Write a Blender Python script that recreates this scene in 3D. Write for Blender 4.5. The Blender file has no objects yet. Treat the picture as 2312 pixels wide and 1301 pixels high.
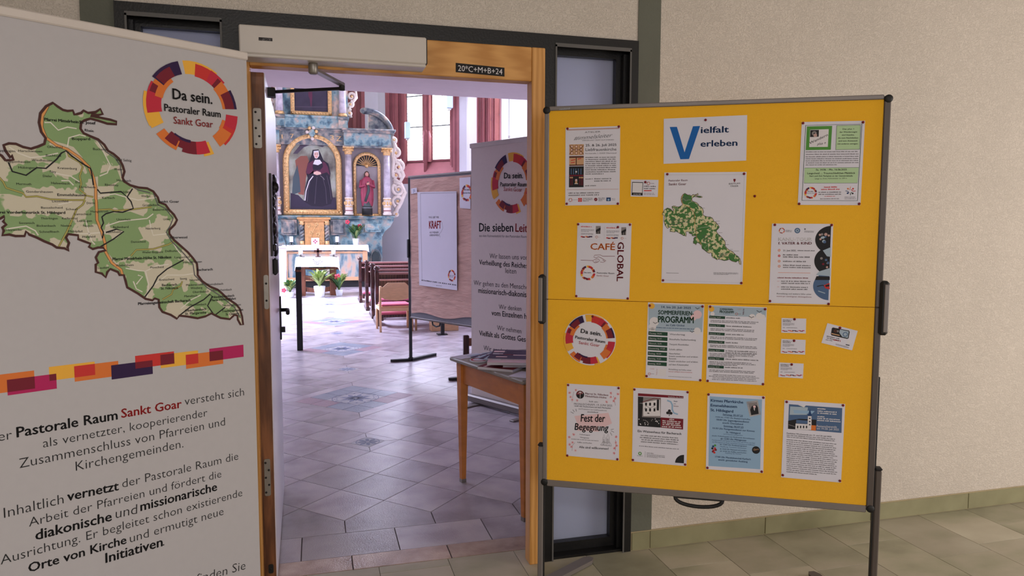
import bpy, bmesh, math, random
from mathutils import Vector, Matrix
random.seed(7)
S = bpy.context.scene
COL = S.collection
# ------------------------------------------------------------------ camera
W, H, F = 2312.0, 1301.0, 1622.66
YAW, PITCH, ROLL, CH = 0.26675, 0.082568, 0.0024768, 1.5
cy, sy, cp, sp = math.cos(YAW), math.sin(YAW), math.cos(PITCH), math.sin(PITCH)
FW = Vector((sy*cp, cy*cp, -sp)); r_ = Vector((cy, -sy, 0)); u_ = r_.cross(FW)
CR = r_*math.cos(ROLL) + u_*math.sin(ROLL); CU = u_*math.cos(ROLL) - r_*math.sin(ROLL)
CAM = Vector((0, 0, CH))
cd = bpy.data.cameras.new('camera'); cam = bpy.data.objects.new('camera', cd); COL.objects.link(cam)
m = Matrix((CR, CU, -FW)).transposed().to_4x4(); m.translation = CAM; cam.matrix_world = m
cd.sensor_fit = 'HORIZONTAL'; cd.sensor_width = 36; cd.lens = F/W*36; cd.clip_start = .05; cd.clip_end = 200
S.camera = cam
# ------------------------------------------------------------------ world, light, exposure
S.view_settings.view_transform = 'Standard'; S.view_settings.look = 'None'
S.view_settings.gamma = 1; S.view_settings.use_curve_mapping = False
S.view_settings.exposure = 0.05
w = bpy.data.worlds.new('sky'); S.world = w; w.use_nodes = True
w.node_tree.nodes['Background'].inputs[0].default_value = (.75, .85, 1, 1)
w.node_tree.nodes['Background'].inputs[1].default_value = 1.0
def area(name, loc, to, sx, sz, power, col, sp_=180):
    l = bpy.data.lights.new(name, 'AREA'); l.shape = 'RECTANGLE'; l.size = sx; l.size_y = sz
    l.energy = power; l.color = col
    o = bpy.data.objects.new(name, l); COL.objects.link(o); o.location = loc
    o.rotation_euler = (Vector(to)-Vector(loc)).to_track_quat('-Z', 'Z').to_euler()
    l.spread = math.radians(sp_); return o
COOL = (.67, .71, 1.0); WARM = (1.0, .92, .87)
# foyer: glazed entrance on the right side plus an added fill and a rear area lamp
area('foyer_daylight', (5.3, 0.2, 1.3), (2.6, 2.9, .9), 1.6, 1.8, 70, WARM)
area('foyer_left_fill', (-0.6, -1.2, 2.9), (-0.6, -1.2, 0), 1.2, .6, 50, (1, .96, .95))  # added fill from front left to brighten the yellow board, no fixture there
area('foyer_back_area', (1.2, -3.1, 1.7), (0.8, 3, 1.1), 3.0, 1.6, 46, (1, .97, .98))  # wide area lamp in front of the closed wall behind the camera
# church: daylight through the tall nave and apse windows
area('nave_window_light_a', (-3.7, 15.2, 4.8), (0.5, 13.9, 0), 1.6, 3.6, 1350, COOL, 100)
area('nave_window_light_b', (-3.7, 10.8, 4.8), (0.9, 12.4, 0), 1.6, 3.6, 190, COOL)
area('apse_window_light', (2.55, 19.3, 4.9), (0.4, 13, 0.4), 1.5, 2.8, 150, COOL)
area('nave_window_light_c', (3.7, 12.0, 4.8), (-0.5, 15.5, 1.2), 1.6, 3.4, 200, COOL)
# ------------------------------------------------------------------ projection helpers (pixel of the 2312x1301 frame -> point on a real plane)
def ray(x, y): return FW + CR*((x-W/2)/F) - CU*((y-H/2)/F)
def fl(x, y, z=0.):
    d = ray(x, y); return CAM + d*((z-CH)/d.z)
def onY(x, y, Y):
    d = ray(x, y); return CAM + d*(Y/d.y)
class Plane:
    """vertical plane through O whose right-hand direction is ang degrees from +Y towards +X"""
    def __init__(s, O, ang):
        t = math.radians(ang); s.O = Vector((O[0], O[1], O[2] if len(O) > 2 else 0)); s.d = Vector((math.sin(t), math.cos(t), 0))
        s.b = Vector((-s.d.y, s.d.x, 0)); s.rz = math.atan2(s.d.y, s.d.x)
    def uv(s, x, y, dep=0):
        r = ray(x, y); q = s.O + s.b*dep
        t = (q-CAM).dot(s.b)/r.dot(s.b); P = CAM + r*t
        return ((P-s.O).dot(s.d), P.z - s.O.z)
# ------------------------------------------------------------------ materials
def srgb(r, g, b):
    f = lambda c: c/12.92 if c <= .04045 else ((c+.055)/1.055)**2.4
    return (f(r/255), f(g/255), f(b/255), 1)
MATS = {}
def mat(name, col, rough=.6, metal=0., noise=0., nscale=8., bump=0., bscale=60., emit=0., spec=.5, col2=None, stretch=None, trans=0., coat=0., detail=4., ramp=None, objc=True, vary=0.):
    if name in MATS: return MATS[name]
    m = bpy.data.materials.new(name); m.use_nodes = True; nt = m.node_tree; N = nt.nodes; L = nt.links
    b = N['Principled BSDF']
    c = col if len(col) == 4 else srgb(*col)
    b.inputs['Base Color'].default_value = c; b.inputs['Roughness'].default_value = rough
    b.inputs['Metallic'].default_value = metal; b.inputs['Specular IOR Level'].default_value = spec
    if trans: b.inputs['Transmission Weight'].default_value = trans
    if coat: b.inputs['Coat Weight'].default_value = coat; b.inputs['Coat Roughness'].default_value = .15
    if emit:
        b.inputs['Emission Color'].default_value = c; b.inputs['Emission Strength'].default_value = emit
    if noise or bump or col2 or ramp:
        tc = N.new('ShaderNodeTexCoord'); mp = N.new('ShaderNodeMapping')
        L.new(tc.outputs['Object'], mp.inputs[0])
        if stretch: mp.inputs['Scale'].default_value = stretch
        oi = N.new('ShaderNodeObjectInfo'); ad = N.new('ShaderNodeVectorMath'); ad.operation = 'MULTIPLY_ADD'
        cb = N.new('ShaderNodeCombineXYZ'); L.new(oi.outputs['Random'], cb.inputs[0]); L.new(oi.outputs['Random'], cb.inputs[1]); L.new(oi.outputs['Random'], cb.inputs[2])
        L.new(cb.outputs[0], ad.inputs[0]); ad.inputs[1].default_value = (37, 19, 11); L.new(mp.outputs[0], ad.inputs[2])
        vec = ad.outputs[0] if objc else mp.outputs[0]
        if noise or col2 or ramp:
            n = N.new('ShaderNodeTexNoise'); n.inputs['Scale'].default_value = nscale; n.inputs['Detail'].default_value = detail
            L.new(vec, n.inputs['Vector'])
            rp = N.new('ShaderNodeValToRGB'); L.new(n.outputs[0], rp.inputs[0]); e = rp.color_ramp.elements
            if ramp:
                for i, (p_, c_) in enumerate(ramp):
                    el = e[i] if i < 2 else e.new(p_)
                    el.position = p_; el.color = c_ if len(c_) == 4 else srgb(*c_)
            else:
                e[0].position = .3; e[1].position = .7
                if col2: e[1].color = col2 if len(col2) == 4 else srgb(*col2); e[0].color = c
                else:
                    e[0].color = tuple(max(0, v*(1-noise)) for v in c[:3])+(1,); e[1].color = tuple(min(1, v*(1+noise)) for v in c[:3])+(1,)
            if vary:
                hs = N.new('ShaderNodeHueSaturation'); mr = N.new('ShaderNodeMapRange'); L.new(oi.outputs['Random'], mr.inputs[0]); mr.inputs[3].default_value = 1-vary; mr.inputs[4].default_value = 1+vary*.6
                L.new(mr.outputs[0], hs.inputs['Value']); L.new(rp.outputs[0], hs.inputs['Color']); L.new(hs.outputs[0], b.inputs['Base Color'])
            else: L.new(rp.outputs[0], b.inputs['Base Color'])
        if bump:
            n2 = N.new('ShaderNodeTexNoise'); n2.inputs['Scale'].default_value = bscale; n2.inputs['Detail'].default_value = 5
            L.new(vec, n2.inputs['Vector'])
            bp = N.new('ShaderNodeBump'); bp.inputs['Strength'].default_value = bump; bp.inputs['Distance'].default_value = .01
            L.new(n2.outputs[0], bp.inputs['Height']); L.new(bp.outputs[0], b.inputs['Normal'])
    MATS[name] = m; return m
def plaster(name, col, strength, scale):
    m = mat(name, col, rough=.9, noise=.03, nscale=3, objc=False); nt = m.node_tree; N = nt.nodes; L = nt.links; b = N['Principled BSDF']
    tc = N.new('ShaderNodeTexCoord')
    mp = N.new('ShaderNodeMapping'); L.new(tc.outputs['Object'], mp.inputs[0]); mp.inputs['Scale'].default_value = (1, 1, 1.7)
    n = N.new('ShaderNodeTexNoise'); n.inputs['Scale'].default_value = scale; n.inputs['Detail'].default_value = 3; n.inputs['Distortion'].default_value = 2.2
    L.new(mp.outputs[0], n.inputs['Vector'])
    rp = N.new('ShaderNodeValToRGB'); rp.color_ramp.elements[0].position = .44; rp.color_ramp.elements[1].position = .56; L.new(n.outputs[0], rp.inputs[0])
    bp = N.new('ShaderNodeBump'); bp.inputs['Strength'].default_value = strength; bp.inputs['Distance'].default_value = .006
    L.new(rp.outputs[0], bp.inputs['Height']); L.new(bp.outputs[0], b.inputs['Normal']); return m
def woodmat(name, c1, c2, scale=3., stretch=(8, 8, .6), rough=.45):
    m = mat(name, c1, rough=rough, noise=.1); nt = m.node_tree; N = nt.nodes; L = nt.links; b = N['Principled BSDF']
    tc = N.new('ShaderNodeTexCoord'); mp = N.new('ShaderNodeMapping'); L.new(tc.outputs['Object'], mp.inputs[0]); mp.inputs['Scale'].default_value = stretch
    n = N.new('ShaderNodeTexNoise'); n.inputs['Scale'].default_value = scale; n.inputs['Detail'].default_value = 6; n.inputs['Distortion'].default_value = .6; L.new(mp.outputs[0], n.inputs['Vector'])
    w_ = N.new('ShaderNodeTexWave'); w_.inputs['Scale'].default_value = scale*.5; w_.inputs['Distortion'].default_value = 7; w_.inputs['Detail'].default_value = 3; L.new(mp.outputs[0], w_.inputs['Vector'])
    mx = N.new('ShaderNodeMath'); mx.operation = 'MULTIPLY_ADD'; L.new(n.outputs[0], mx.inputs[0]); mx.inputs[1].default_value = .6; 
    m2 = N.new('ShaderNodeMath'); m2.operation = 'MULTIPLY'; L.new(w_.outputs['Fac'], m2.inputs[0]); m2.inputs[1].default_value = .4; L.new(m2.outputs[0], mx.inputs[2])
    rp = N.new('ShaderNodeValToRGB'); rp.color_ramp.elements[0].position = .25; rp.color_ramp.elements[1].position = .8
    rp.color_ramp.elements[0].color = srgb(*c2); rp.color_ramp.elements[1].color = srgb(*c1); L.new(mx.outputs[0], rp.inputs[0]); L.new(rp.outputs[0], b.inputs['Base Color'])
    return m
M_WALL = plaster('foyer_plaster', (212, 202, 190), .5, 46)
M_CHW = mat('church_wall_white', (204, 200, 204), rough=.9, noise=.03, nscale=2, objc=False)
M_BAND = mat('grey_green_paint', (98, 100, 88), rough=.7, noise=.05, nscale=6, bump=.15)
M_BLACK = mat('black_frame_lacquer', (14, 13, 14), rough=.4, bump=.1, bscale=120)
M_BLK2 = mat('matt_black', (20, 19, 19), rough=.6, noise=.1)
M_EDGE = mat('frame_edge_highlight', (92, 90, 88), rough=.5, noise=.04)  # paler grey painted as the highlight along the black frame edges
M_OAK = woodmat('oak_frame_wood', (226, 168, 96), (196, 136, 66), 3, (1.2, 10, 9))
M_OAKV = woodmat('oak_post_wood', (226, 168, 96), (196, 136, 66), 3, (10, 10, 1.0))
M_LEAFE = woodmat('door_edge_wood', (158, 102, 62), (84, 48, 26), 5, (6, 6, .9))
M_LEAF = mat('door_leaf_paint', (214, 205, 214), rough=.3, noise=.03, nscale=1.5)
M_STEEL = mat('brushed_steel', (150, 145, 138), rough=.4, metal=.7, noise=.08, nscale=30)
M_ALU = mat('grey_aluminium', (132, 124, 120), rough=.45, metal=.35, noise=.04, nscale=10)
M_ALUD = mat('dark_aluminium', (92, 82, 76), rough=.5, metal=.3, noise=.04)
M_OPER = mat('operator_housing', (206, 198, 190), rough=.4, noise=.02)
M_YEL = mat('yellow_pinboard_felt', (255, 188, 42), rough=.95, noise=.06, nscale=420, bump=.25, bscale=600)
M_PAPER = mat('white_paper', (226, 222, 232), rough=.85, noise=.015, nscale=5)
M_BAN = mat('banner_fabric', (188, 184, 186), rough=.75, noise=.012, nscale=40)
M_BRAIL = mat('banner_rail', (214, 204, 196), rough=.45, noise=.03)
M_KRAFT = mat('brown_kraft_paper', (206, 166, 150), rough=.85, noise=.12, nscale=5, bump=.9, bscale=9, stretch=(1, 1, 4))
M_GREYF = mat('grey_felt', (128, 128, 134), rough=.9, noise=.05, nscale=60)
M_BEECH = mat('beech_wood', (214, 166, 124), rough=.4, noise=.09, nscale=14, stretch=(1, 1, 5))
M_TABLEW = mat('table_wood', (206, 130, 62), rough=.4, noise=.12, nscale=9, stretch=(1, 1, 3))
M_DWOOD = woodmat('dark_pew_wood', (84, 50, 44), (48, 28, 26), 3, (5, 5, 1), rough=.25)
M_LEDGE = mat('varnished_ledge_sheen', (150, 108, 104), rough=.14, noise=.06, spec=.9, coat=.8)  # base colour lightened to carry the window reflection on the pew tops
M_MWOOD = woodmat('altar_table_wood', (142, 84, 56), (98, 54, 36), 3, (5, 5, 1))
M_PINK = mat('pink_cushion', (188, 92, 112), rough=.9, noise=.06, nscale=30)
M_GOLD = mat('gilded_wood', (228, 186, 128), rough=.36, metal=.4, noise=.28, nscale=28, bump=.6, bscale=40)
M_GOLDF = mat('gold_panel', (222, 168, 110), rough=.4, metal=.35, noise=.16, nscale=14)
M_CREAM = mat('cream_carving', (226, 212, 200), rough=.6, noise=.08, nscale=14)
M_MARB = mat('teal_marble_paint', (110, 140, 160), rough=.4, nscale=5.5, detail=7, stretch=(1, 1, .85),
             ramp=[(.30, (52, 70, 84)), (.42, (96, 130, 140)), (.5, (146, 174, 174)), (.57, (164, 166, 158)), (.68, (212, 188, 166))])
M_MARB2 = mat('grey_marble_paint', (120, 124, 128), rough=.4, nscale=6.5, detail=7,
              ramp=[(.32, (58, 60, 74)), (.43, (100, 108, 112)), (.55, (140, 140, 134)), (.66, (190, 166, 150))])
M_MARB3 = mat('peach_blue_marble_paint', (170, 170, 180), rough=.4, nscale=3.4, detail=6, stretch=(1.6, 1, .7),
              ramp=[(.34, (62, 98, 116)), (.45, (136, 154, 156)), (.52, (186, 174, 160)), (.66, (208, 166, 138))])
M_COLM = mat('pink_grey_column_marble', (188, 178, 186), rough=.35, nscale=9, detail=6,
             ramp=[(.3, (170, 160, 172)), (.6, (206, 196, 204)), (.75, (220, 204, 206))])
M_ALTG = mat('altar_grey_paint', (160, 150, 150), rough=.6, noise=.06, nscale=4)
M_RED = mat('red_sandstone', (150, 88, 90), rough=.8, noise=.1, nscale=4, bump=.3)
M_DRED = mat('deep_red_sandstone', (122, 66, 70), rough=.8, noise=.12, nscale=4, bump=.3)
M_GLASSL = mat('leaded_daylight_glass', (1., 1., 1., 1), rough=.3, emit=4.0, noise=.02, nscale=4)
M_LEAD = mat('window_lead', (200, 220, 214), rough=.6, noise=.05)
M_IRON = mat('window_iron', (84, 86, 96), rough=.5, noise=.05)
M_FROST = mat('frosted_glass_pane', (190, 198, 222), rough=.55, noise=.02, nscale=2, trans=.45)
M_LINEN = mat('white_linen', (238, 234, 242), rough=.9, noise=.02, nscale=20)
M_WAX = mat('candle_wax', (245, 242, 240), rough=.5, noise=.02)
M_POT = mat('white_ceramic', (236, 238, 244), rough=.25, noise=.02)
M_GREEN = mat('leaf_green', (70, 112, 66), rough=.5, noise=.35, nscale=14)
M_GREEN2 = mat('leaf_light_green', (140, 160, 84), rough=.5, noise=.35, nscale=14)
M_PINKF = mat('pink_flower', (214, 72, 92), rough=.6, noise=.1)
M_STONEB = mat('church_stone_tile', (176, 160, 162), rough=.2, bump=.16, bscale=170, vary=.2, spec=.5, nscale=4, detail=7,
               ramp=[(.3, (150, 138, 146)), (.5, (176, 166, 172)), (.7, (190, 180, 182))])
M_STONEW = mat('threshold_stone', (190, 156, 140), rough=.17, bump=.2, bscale=170, vary=.15, nscale=9, detail=8,
               ramp=[(.3, (150, 124, 112)), (.5, (178, 152, 138)), (.7, (198, 174, 156))])
M_STBLUE = mat('blue_inlay_tile', (134, 146, 178), rough=.3, nscale=5, detail=6, bump=.2, ramp=[(.3, (112, 120, 138)), (.7, (142, 148, 160))])
M_STVIO = mat('violet_inlay_tile', (142, 112, 122), rough=.4, noise=.1, nscale=6, bump=.2)
M_ORN = mat('ornament_line', (92, 96, 124), rough=.5, noise=.1)
M_ORNW = mat('ornament_ground', (166, 162, 166), rough=.4, noise=.06)
M_GROUT = mat('dark_grout', (74, 62, 62), rough=.9, noise=.1)
M_FTILE = mat('foyer_stone_tile', (154, 148, 124), rough=.5, vary=.12, bump=.12, bscale=25, nscale=2.2, detail=8, stretch=(1, 1.6, 1),
              ramp=[(.28, (138, 134, 112)), (.42, (160, 156, 132)), (.55, (176, 168, 148)), (.72, (190, 184, 164))])
M_FGROUT = mat('foyer_grout', (92, 80, 58), rough=.9, noise=.1)
M_BASE = mat('baseboard_tile', (134, 122, 92), rough=.5, nscale=4, detail=6, ramp=[(.3, (124, 120, 88)), (.7, (154, 150, 116))])
M_CAULK = mat('pale_joint', (176, 162, 128), rough=.9, noise=.05)
M_CEIL = mat('ceiling_white', (225, 222, 220), rough=.9, noise=.02)
M_BRONZE = mat('dark_bronze', (36, 30, 30), rough=.35, metal=.6, noise=.2, nscale=30)
def pm(name, c, rough=.8): return mat('print_'+name, c, rough=rough, noise=.015, nscale=8)
INK = pm('black', (28, 26, 28)); INKG = pm('grey', (96, 92, 96)); INKL = pm('light_grey', (150, 146, 150)); INKR = pm('red', (176, 36, 38))
P_YEL = pm('amber', (240, 178, 62)); P_ORG = pm('orange', (222, 118, 50)); P_RED = pm('brick_red', (204, 50, 46)); P_MAG = pm('magenta', (182, 28, 92))
P_NAV = pm('navy', (44, 16, 66)); P_MAR = pm('maroon', (118, 22, 42)); P_CRI = pm('crimson', (196, 40, 62)); P_BLUE = pm('blue', (14, 98, 178)); P_DBLUE = pm('dark_blue', (26, 62, 112))
P_SKY = pm('sky_blue', (150, 182, 212)); P_WHITE = pm('white', (228, 222, 224)); P_GRN = pm('green', (84, 150, 62)); P_LGRN = pm('light_green', (186, 214, 166)); P_DGRN = pm('dark_green', (30, 70, 50))
P_TAUPE = pm('taupe', (196, 158, 150)); P_SAND = pm('sand', (206, 160, 120)); P_BRN = pm('brown', (96, 54, 40)); P_WINE = pm('wine', (120, 18, 36)); P_ROSE = pm('rose', (226, 150, 158)); P_PALE = pm('pale_pink', (232, 196, 200))
P_SLATE = pm('slate_blue', (78, 104, 142)); P_DARK = pm('near_black', (30, 28, 32)); P_GREY = pm('mid_grey', (140, 132, 132)); P_CBLUE = pm('cloud_grey', (170, 186, 200))
P_FOR = pm('map_forest', (136, 164, 112)); P_RIVER = pm('map_border', (74, 40, 36)); P_ROAD = pm('map_road', (224, 218, 204)); P_MOT = pm('map_motorway', (222, 156, 92)); P_YRD = pm('map_yellow_road', (176, 172, 92))
def mapmat(name, sc, cg, cc):
    return mat(name, cg, rough=.8, nscale=sc, detail=3, ramp=[(.485, cg), (.5, cc)], objc=False)
P_MAPB = mapmat('map_ground_large', 13, (138, 166, 114), (206, 198, 176)); P_MAPS = mapmat('map_ground_small', 85, (74, 122, 62), (214, 206, 160))
# ------------------------------------------------------------------ mesh builder
class MB:
    def __init__(s): s.v = []; s.f = []; s.fm = []; s.mats = []; s.sm = []
    def mi(s, m):
        if m not in s.mats: s.mats.append(m)
        return s.mats.index(m)
    def add(s, vs, fs, m, smooth=False, T=None):
        o = len(s.v); k = s.mi(m)
        s.v += [tuple(T @ Vector(v)) if T else tuple(v) for v in vs]
        for f in fs: s.f.append([i+o for i in f]); s.fm.append(k); s.sm.append(smooth)
        return s
    def box(s, x0, x1, y0, y1, z0, z1, m, T=None, bev=0):
        if bev:
            b = bev
            prof = [(x0+b, y0), (x1-b, y0), (x1, y0+b), (x1, y1-b), (x1-b, y1), (x0+b, y1), (x0, y1-b), (x0, y0+b)]
            ins = [(x0+b, y0+b), (x1-b, y0+b), (x1-b, y0+b), (x1-b, y1-b), (x1-b, y1-b), (x0+b, y1-b), (x0+b, y1-b), (x0+b, y0+b)]
            vs = [(x, y, z0) for x, y in ins]+[(x, y, z0+b) for x, y in prof]+[(x, y, z1-b) for x, y in prof]+[(x, y, z1) for x, y in ins]
            fs = [tuple(range(7, -1, -1)), tuple(range(24, 32))]
            for r in range(3):
                for i in range(8): j = (i+1) % 8; fs.append((r*8+i, r*8+j, r*8+8+j, r*8+8+i))
            return s.add(vs, fs, m, False, T)
        vs = [(x0, y0, z0), (x1, y0, z0), (x1, y1, z0), (x0, y1, z0), (x0, y0, z1), (x1, y0, z1), (x1, y1, z1), (x0, y1, z1)]
        return s.add(vs, [(3, 2, 1, 0), (4, 5, 6, 7), (0, 1, 5, 4), (1, 2, 6, 5), (2, 3, 7, 6), (3, 0, 4, 7)], m, False, T)
    def prism(s, pts, a, b, m, axis='y', T=None, smooth=False):
        n = len(pts)
        def P(p, t):
            return (p[0], t, p[1]) if axis == 'y' else ((t, p[0], p[1]) if axis == 'x' else (p[0], p[1], t))
        vs = [P(p, a) for p in pts]+[P(p, b) for p in pts]
        fs = [tuple(range(n)), tuple(range(2*n-1, n-1, -1))]+[(i, i+n, (i+1) % n+n, (i+1) % n) for i in range(n)]
        return s.add(vs, fs, m, smooth, T)
    def lathe(s, prof, m, n=12, T=None, smooth=True, sx=1, sy_=1):
        vs = []; fs = []
        for (r, z) in prof:
            for i in range(n):
                a = 2*math.pi*i/n; vs.append((r*math.cos(a)*sx, r*math.sin(a)*sy_, z))
        for k in range(len(prof)-1):
            for i in range(n):
                j = (i+1) % n; fs.append((k*n+i, k*n+j, (k+1)*n+j, (k+1)*n+i))
        fs.append(tuple(range(n-1, -1, -1))); fs.append(tuple(range((len(prof)-1)*n, len(prof)*n)))
        return s.add(vs, fs, m, smooth, T)
    def tube(s, pts, r, m, n=8, T=None, smooth=True, flat=1.):
        pts = [Vector(p) for p in pts]; rr = r if isinstance(r, (list, tuple)) else [r]*len(pts)
        vs = []; fs = []; up = None
        for k, p in enumerate(pts):
            a = pts[max(k-1, 0)]; b = pts[min(k+1, len(pts)-1)]; d = (b-a).normalized()
            if up is None:
                up = Vector((0, 1, 0)) if abs(d.y) < .9 else Vector((1, 0, 0))
            q = up - d*up.dot(d)
            if q.length < 1e-5: q = d.orthogonal()
            q.normalize(); up = q; w2 = d.cross(q)
            for i in range(n):
                t = 2*math.pi*(i+.5)/n; vs.append(p + q*(math.cos(t)*rr[k]*flat) + w2*(math.sin(t)*rr[k]))
        for k in range(len(pts)-1):
            for i in range(n):
                j = (i+1) % n; fs.append((k*n+i, k*n+j, (k+1)*n+j, (k+1)*n+i))
        fs.append(tuple(range(n-1, -1, -1))); fs.append(tuple(range((len(pts)-1)*n, len(pts)*n)))
        return s.add(vs, fs, m, smooth, T)
    def sph(s, c, r, m, n=10, k=6, sc=(1, 1, 1)):
        prof = [(max(1e-4, r*math.sin(math.pi*i/k)), -r*math.cos(math.pi*i/k)) for i in range(k+1)]
        T = Matrix.Translation(c) @ Matrix.Diagonal((*sc, 1))
        return s.lathe(prof, m, n, T)
    def build(s, name, parent=None, loc=None, rz=0, edge=None):
        me = bpy.data.meshes.new(name); me.from_pydata([tuple(v) for v in s.v], [], s.f)
        for m_ in s.mats: me.materials.append(m_)
        me.polygons.foreach_set('material_index', s.fm); me.polygons.foreach_set('use_smooth', s.sm); me.update()
        o = bpy.data.objects.new(name, me); COL.objects.link(o)
        if parent: o.parent = parent
        if loc is not None: o.location = loc
        if rz: o.rotation_euler = (0, 0, rz)
        return o
def tag(o, label=None, cat=None, group=None, kind=None):
    if label: o['label'] = label
    if cat: o['category'] = cat
    if group: o['group'] = group
    if kind: o['kind'] = kind
    return o
def thing(name, label, cat, loc=(0, 0, 0), rz=0, group=None):
    o = bpy.data.objects.new(name, None); o.empty_display_size = .1; COL.objects.link(o); o.location = loc; o.rotation_euler = (0, 0, rz)
    return tag(o, label, cat, group)
def copytree(o, parent=None):
    c = o.copy(); COL.objects.link(c)
    if parent: c.parent = parent
    for ch in list(o.children): copytree(ch, c)
    return c
def one(m_, name, fn, parent=None, **k):
    b = MB(); fn(b); return b.build(name, parent, **k)
def bx(name, parent, x0, x1, y0, y1, z0, z1, m_, bev=0, loc=None, rz=0):
    return MB().box(x0, x1, y0, y1, z0, z1, m_, bev=bev).build(name, parent, loc=loc, rz=rz)
# ------------------------------------------------------------------ print helpers
TC = {}
def glyphs(t, bold, thin=False, slant=0):
    k = (t, bold, slant)
    if k in TC: return TC[k]
    c = bpy.data.curves.new('t', 'FONT'); c.body = t; c.size = 1; c.resolution_u = 2 if len(t) > 3 else 4; c.offset = min(bold, 0); c.shear = slant
    o = bpy.data.objects.new('t', c); me = o.to_mesh()
    vs = [tuple(v.co) for v in me.vertices]; fs = [tuple(p.vertices) for p in me.polygons]
    o.to_mesh_clear(); bpy.data.objects.remove(o); bpy.data.curves.remove(c)
    if not vs: vs = [(0, 0, 0), (.1, 0, 0), (.1, .1, 0)]; fs = []
    x0 = min(v[0] for v in vs); x1 = max(v[0] for v in vs)
    if bold > 0:      # heavier weight: the outline struck again a hair to each side
        q = bold*.75; n0 = len(vs); f0 = list(fs); v0 = list(vs); vs = []; fs = []
        for i, (dx, dy) in enumerate(((-q, 0), (q, 0), (0, q*.6), (0, -q*.6))):
            vs += [(v[0]+dx, v[1]+dy) for v in v0]; fs += [tuple(j+i*n0 for j in f) for f in f0]
    vs = [(v[0]-x0, v[1]) for v in vs]; TC[k] = (vs, fs, x1-x0); return TC[k]
STEP = .00013
class Print:
    """flat print on a sheet: local u (right), v (up), drawn just in front (dep<0) of the sheet face"""
    def __init__(s, plane, base, parent, front=-1):
        s.pl = plane; s.base = base; s.parent = parent; s.c = (0, 0, 1); s.parts = {}; s.cur = 'print'; s.rng = random.Random(5)
    def crop(s, ox, oy, sc): s.c = (ox, oy, sc); return s
    def part(s, n): s.cur = n; return s
    def mb(s): return s.parts.setdefault(s.cur, MB())
    def uv(s, x, y): return s.pl.uv(s.c[0]+x*s.c[2], s.c[1]+y*s.c[2], s.base)
    def raw(s, pts, m_, lay=1):
        y = s.base - STEP*lay
        s.mb().add([(u, y, v) for u, v in pts], [tuple(range(len(pts)))], m_); return s
    def poly(s, pts, m_, lay=1):
        return s.raw([s.uv(*p) for p in pts], m_, lay)
    def rect(s, x0, y0, x1, y1, m_, lay=1, yr=None):
        """x0,y0 top left; x1,y1 bottom right of a rectangle upright on the sheet"""
        a = s.uv(x0, y0); b = s.uv(x1, y1)
        return s.raw([(a[0], b[1]), (b[0], b[1]), (b[0], a[1]), (a[0], a[1])], m_, lay)
    def line(s, pts, w_, m_, lay=2, closed=False):
        P = [Vector(s.uv(*p)) for p in pts]; y = s.base-STEP*lay; n = len(P)
        if closed: P.append(P[0]); n += 1
        vs = []; fs = []
        for i in range(n):
            if closed and (i == 0 or i == n-1): a = P[-2]; b = P[1]
            else: a = P[max(0, i-1)]; b = P[min(n-1, i+1)]
            d = (b-a); d = d.normalized() if d.length > 1e-9 else Vector((1, 0)); q = Vector((-d.y, d.x))*w_/2
            vs += [(P[i].x+q.x, y, P[i].y+q.y), (P[i].x-q.x, y, P[i].y-q.y)]
        for i in range(n-1): fs.append((2*i, 2*i+1, 2*i+3, 2*i+2))
        s.mb().add(vs, fs, m_); return s
    def disc(s, x, y, rx, m_, lay=1, r0=0, a0=0, a1=360, n=24, ry=None):
        c = s.uv(x, y); e = s.uv(x+rx, y); R = abs(e[0]-c[0])
        return s.arc(c, R, r0*R, a0, a1, m_, lay, n)
    def arc(s, c, R, R0, a0, a1, m_, lay=1, n=None):
        n = n or max(3, int((a1-a0)/7)); y = s.base-STEP*lay; vs = []; fs = []
        for i in range(n+1):
            t = math.radians(a0+(a1-a0)*i/n)
            vs += [(c[0]+math.sin(t)*R, y, c[1]+math.cos(t)*R), (c[0]+math.sin(t)*R0, y, c[1]+math.cos(t)*R0)]
        for i in range(n): fs.append((2*i, 2*i+2, 2*i+3, 2*i+1))
        s.mb().add(vs, fs, m_); return s
    def t(s, txt, x0, y0, x1, y1, m_=None, b=0, cap=None, lay=4, sl=0):
        m_ = m_ or INK; vs, fs, wd = glyphs(txt, b, slant=sl)
        A = Vector(s.uv(x0, y0)); B = Vector(s.uv(x1, y1)); d = B-A; L_ = d.length
        if L_ < 1e-6: return s
        k = L_/wd; d.normalize(); q = Vector((-d.y, d.x)); ky = k
        if cap:
            C = Vector(s.uv(x0-(y1-y0)/max(1e-6, math.hypot(x1-x0, y1-y0))*-cap*0+0, y0-cap)) if abs(x1-x0) >= abs(y1-y0) else Vector(s.uv(x0+cap, y0))
            ky = abs((C-A).dot(q))/.70
        y = s.base-STEP*lay
        if s.cur in ('lettering', 'heading'):
            s.n = getattr(s, 'n', 0)+1; b_ = s.parts.setdefault('text_line#%d' % s.n, MB())
        else: b_ = s.mb()
        b_.add([((A+d*(v[0]*k)+q*(v[1]*ky)).x, y, (A+d*(v[0]*k)+q*(v[1]*ky)).y) for v in vs], fs, m_); return s
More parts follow.
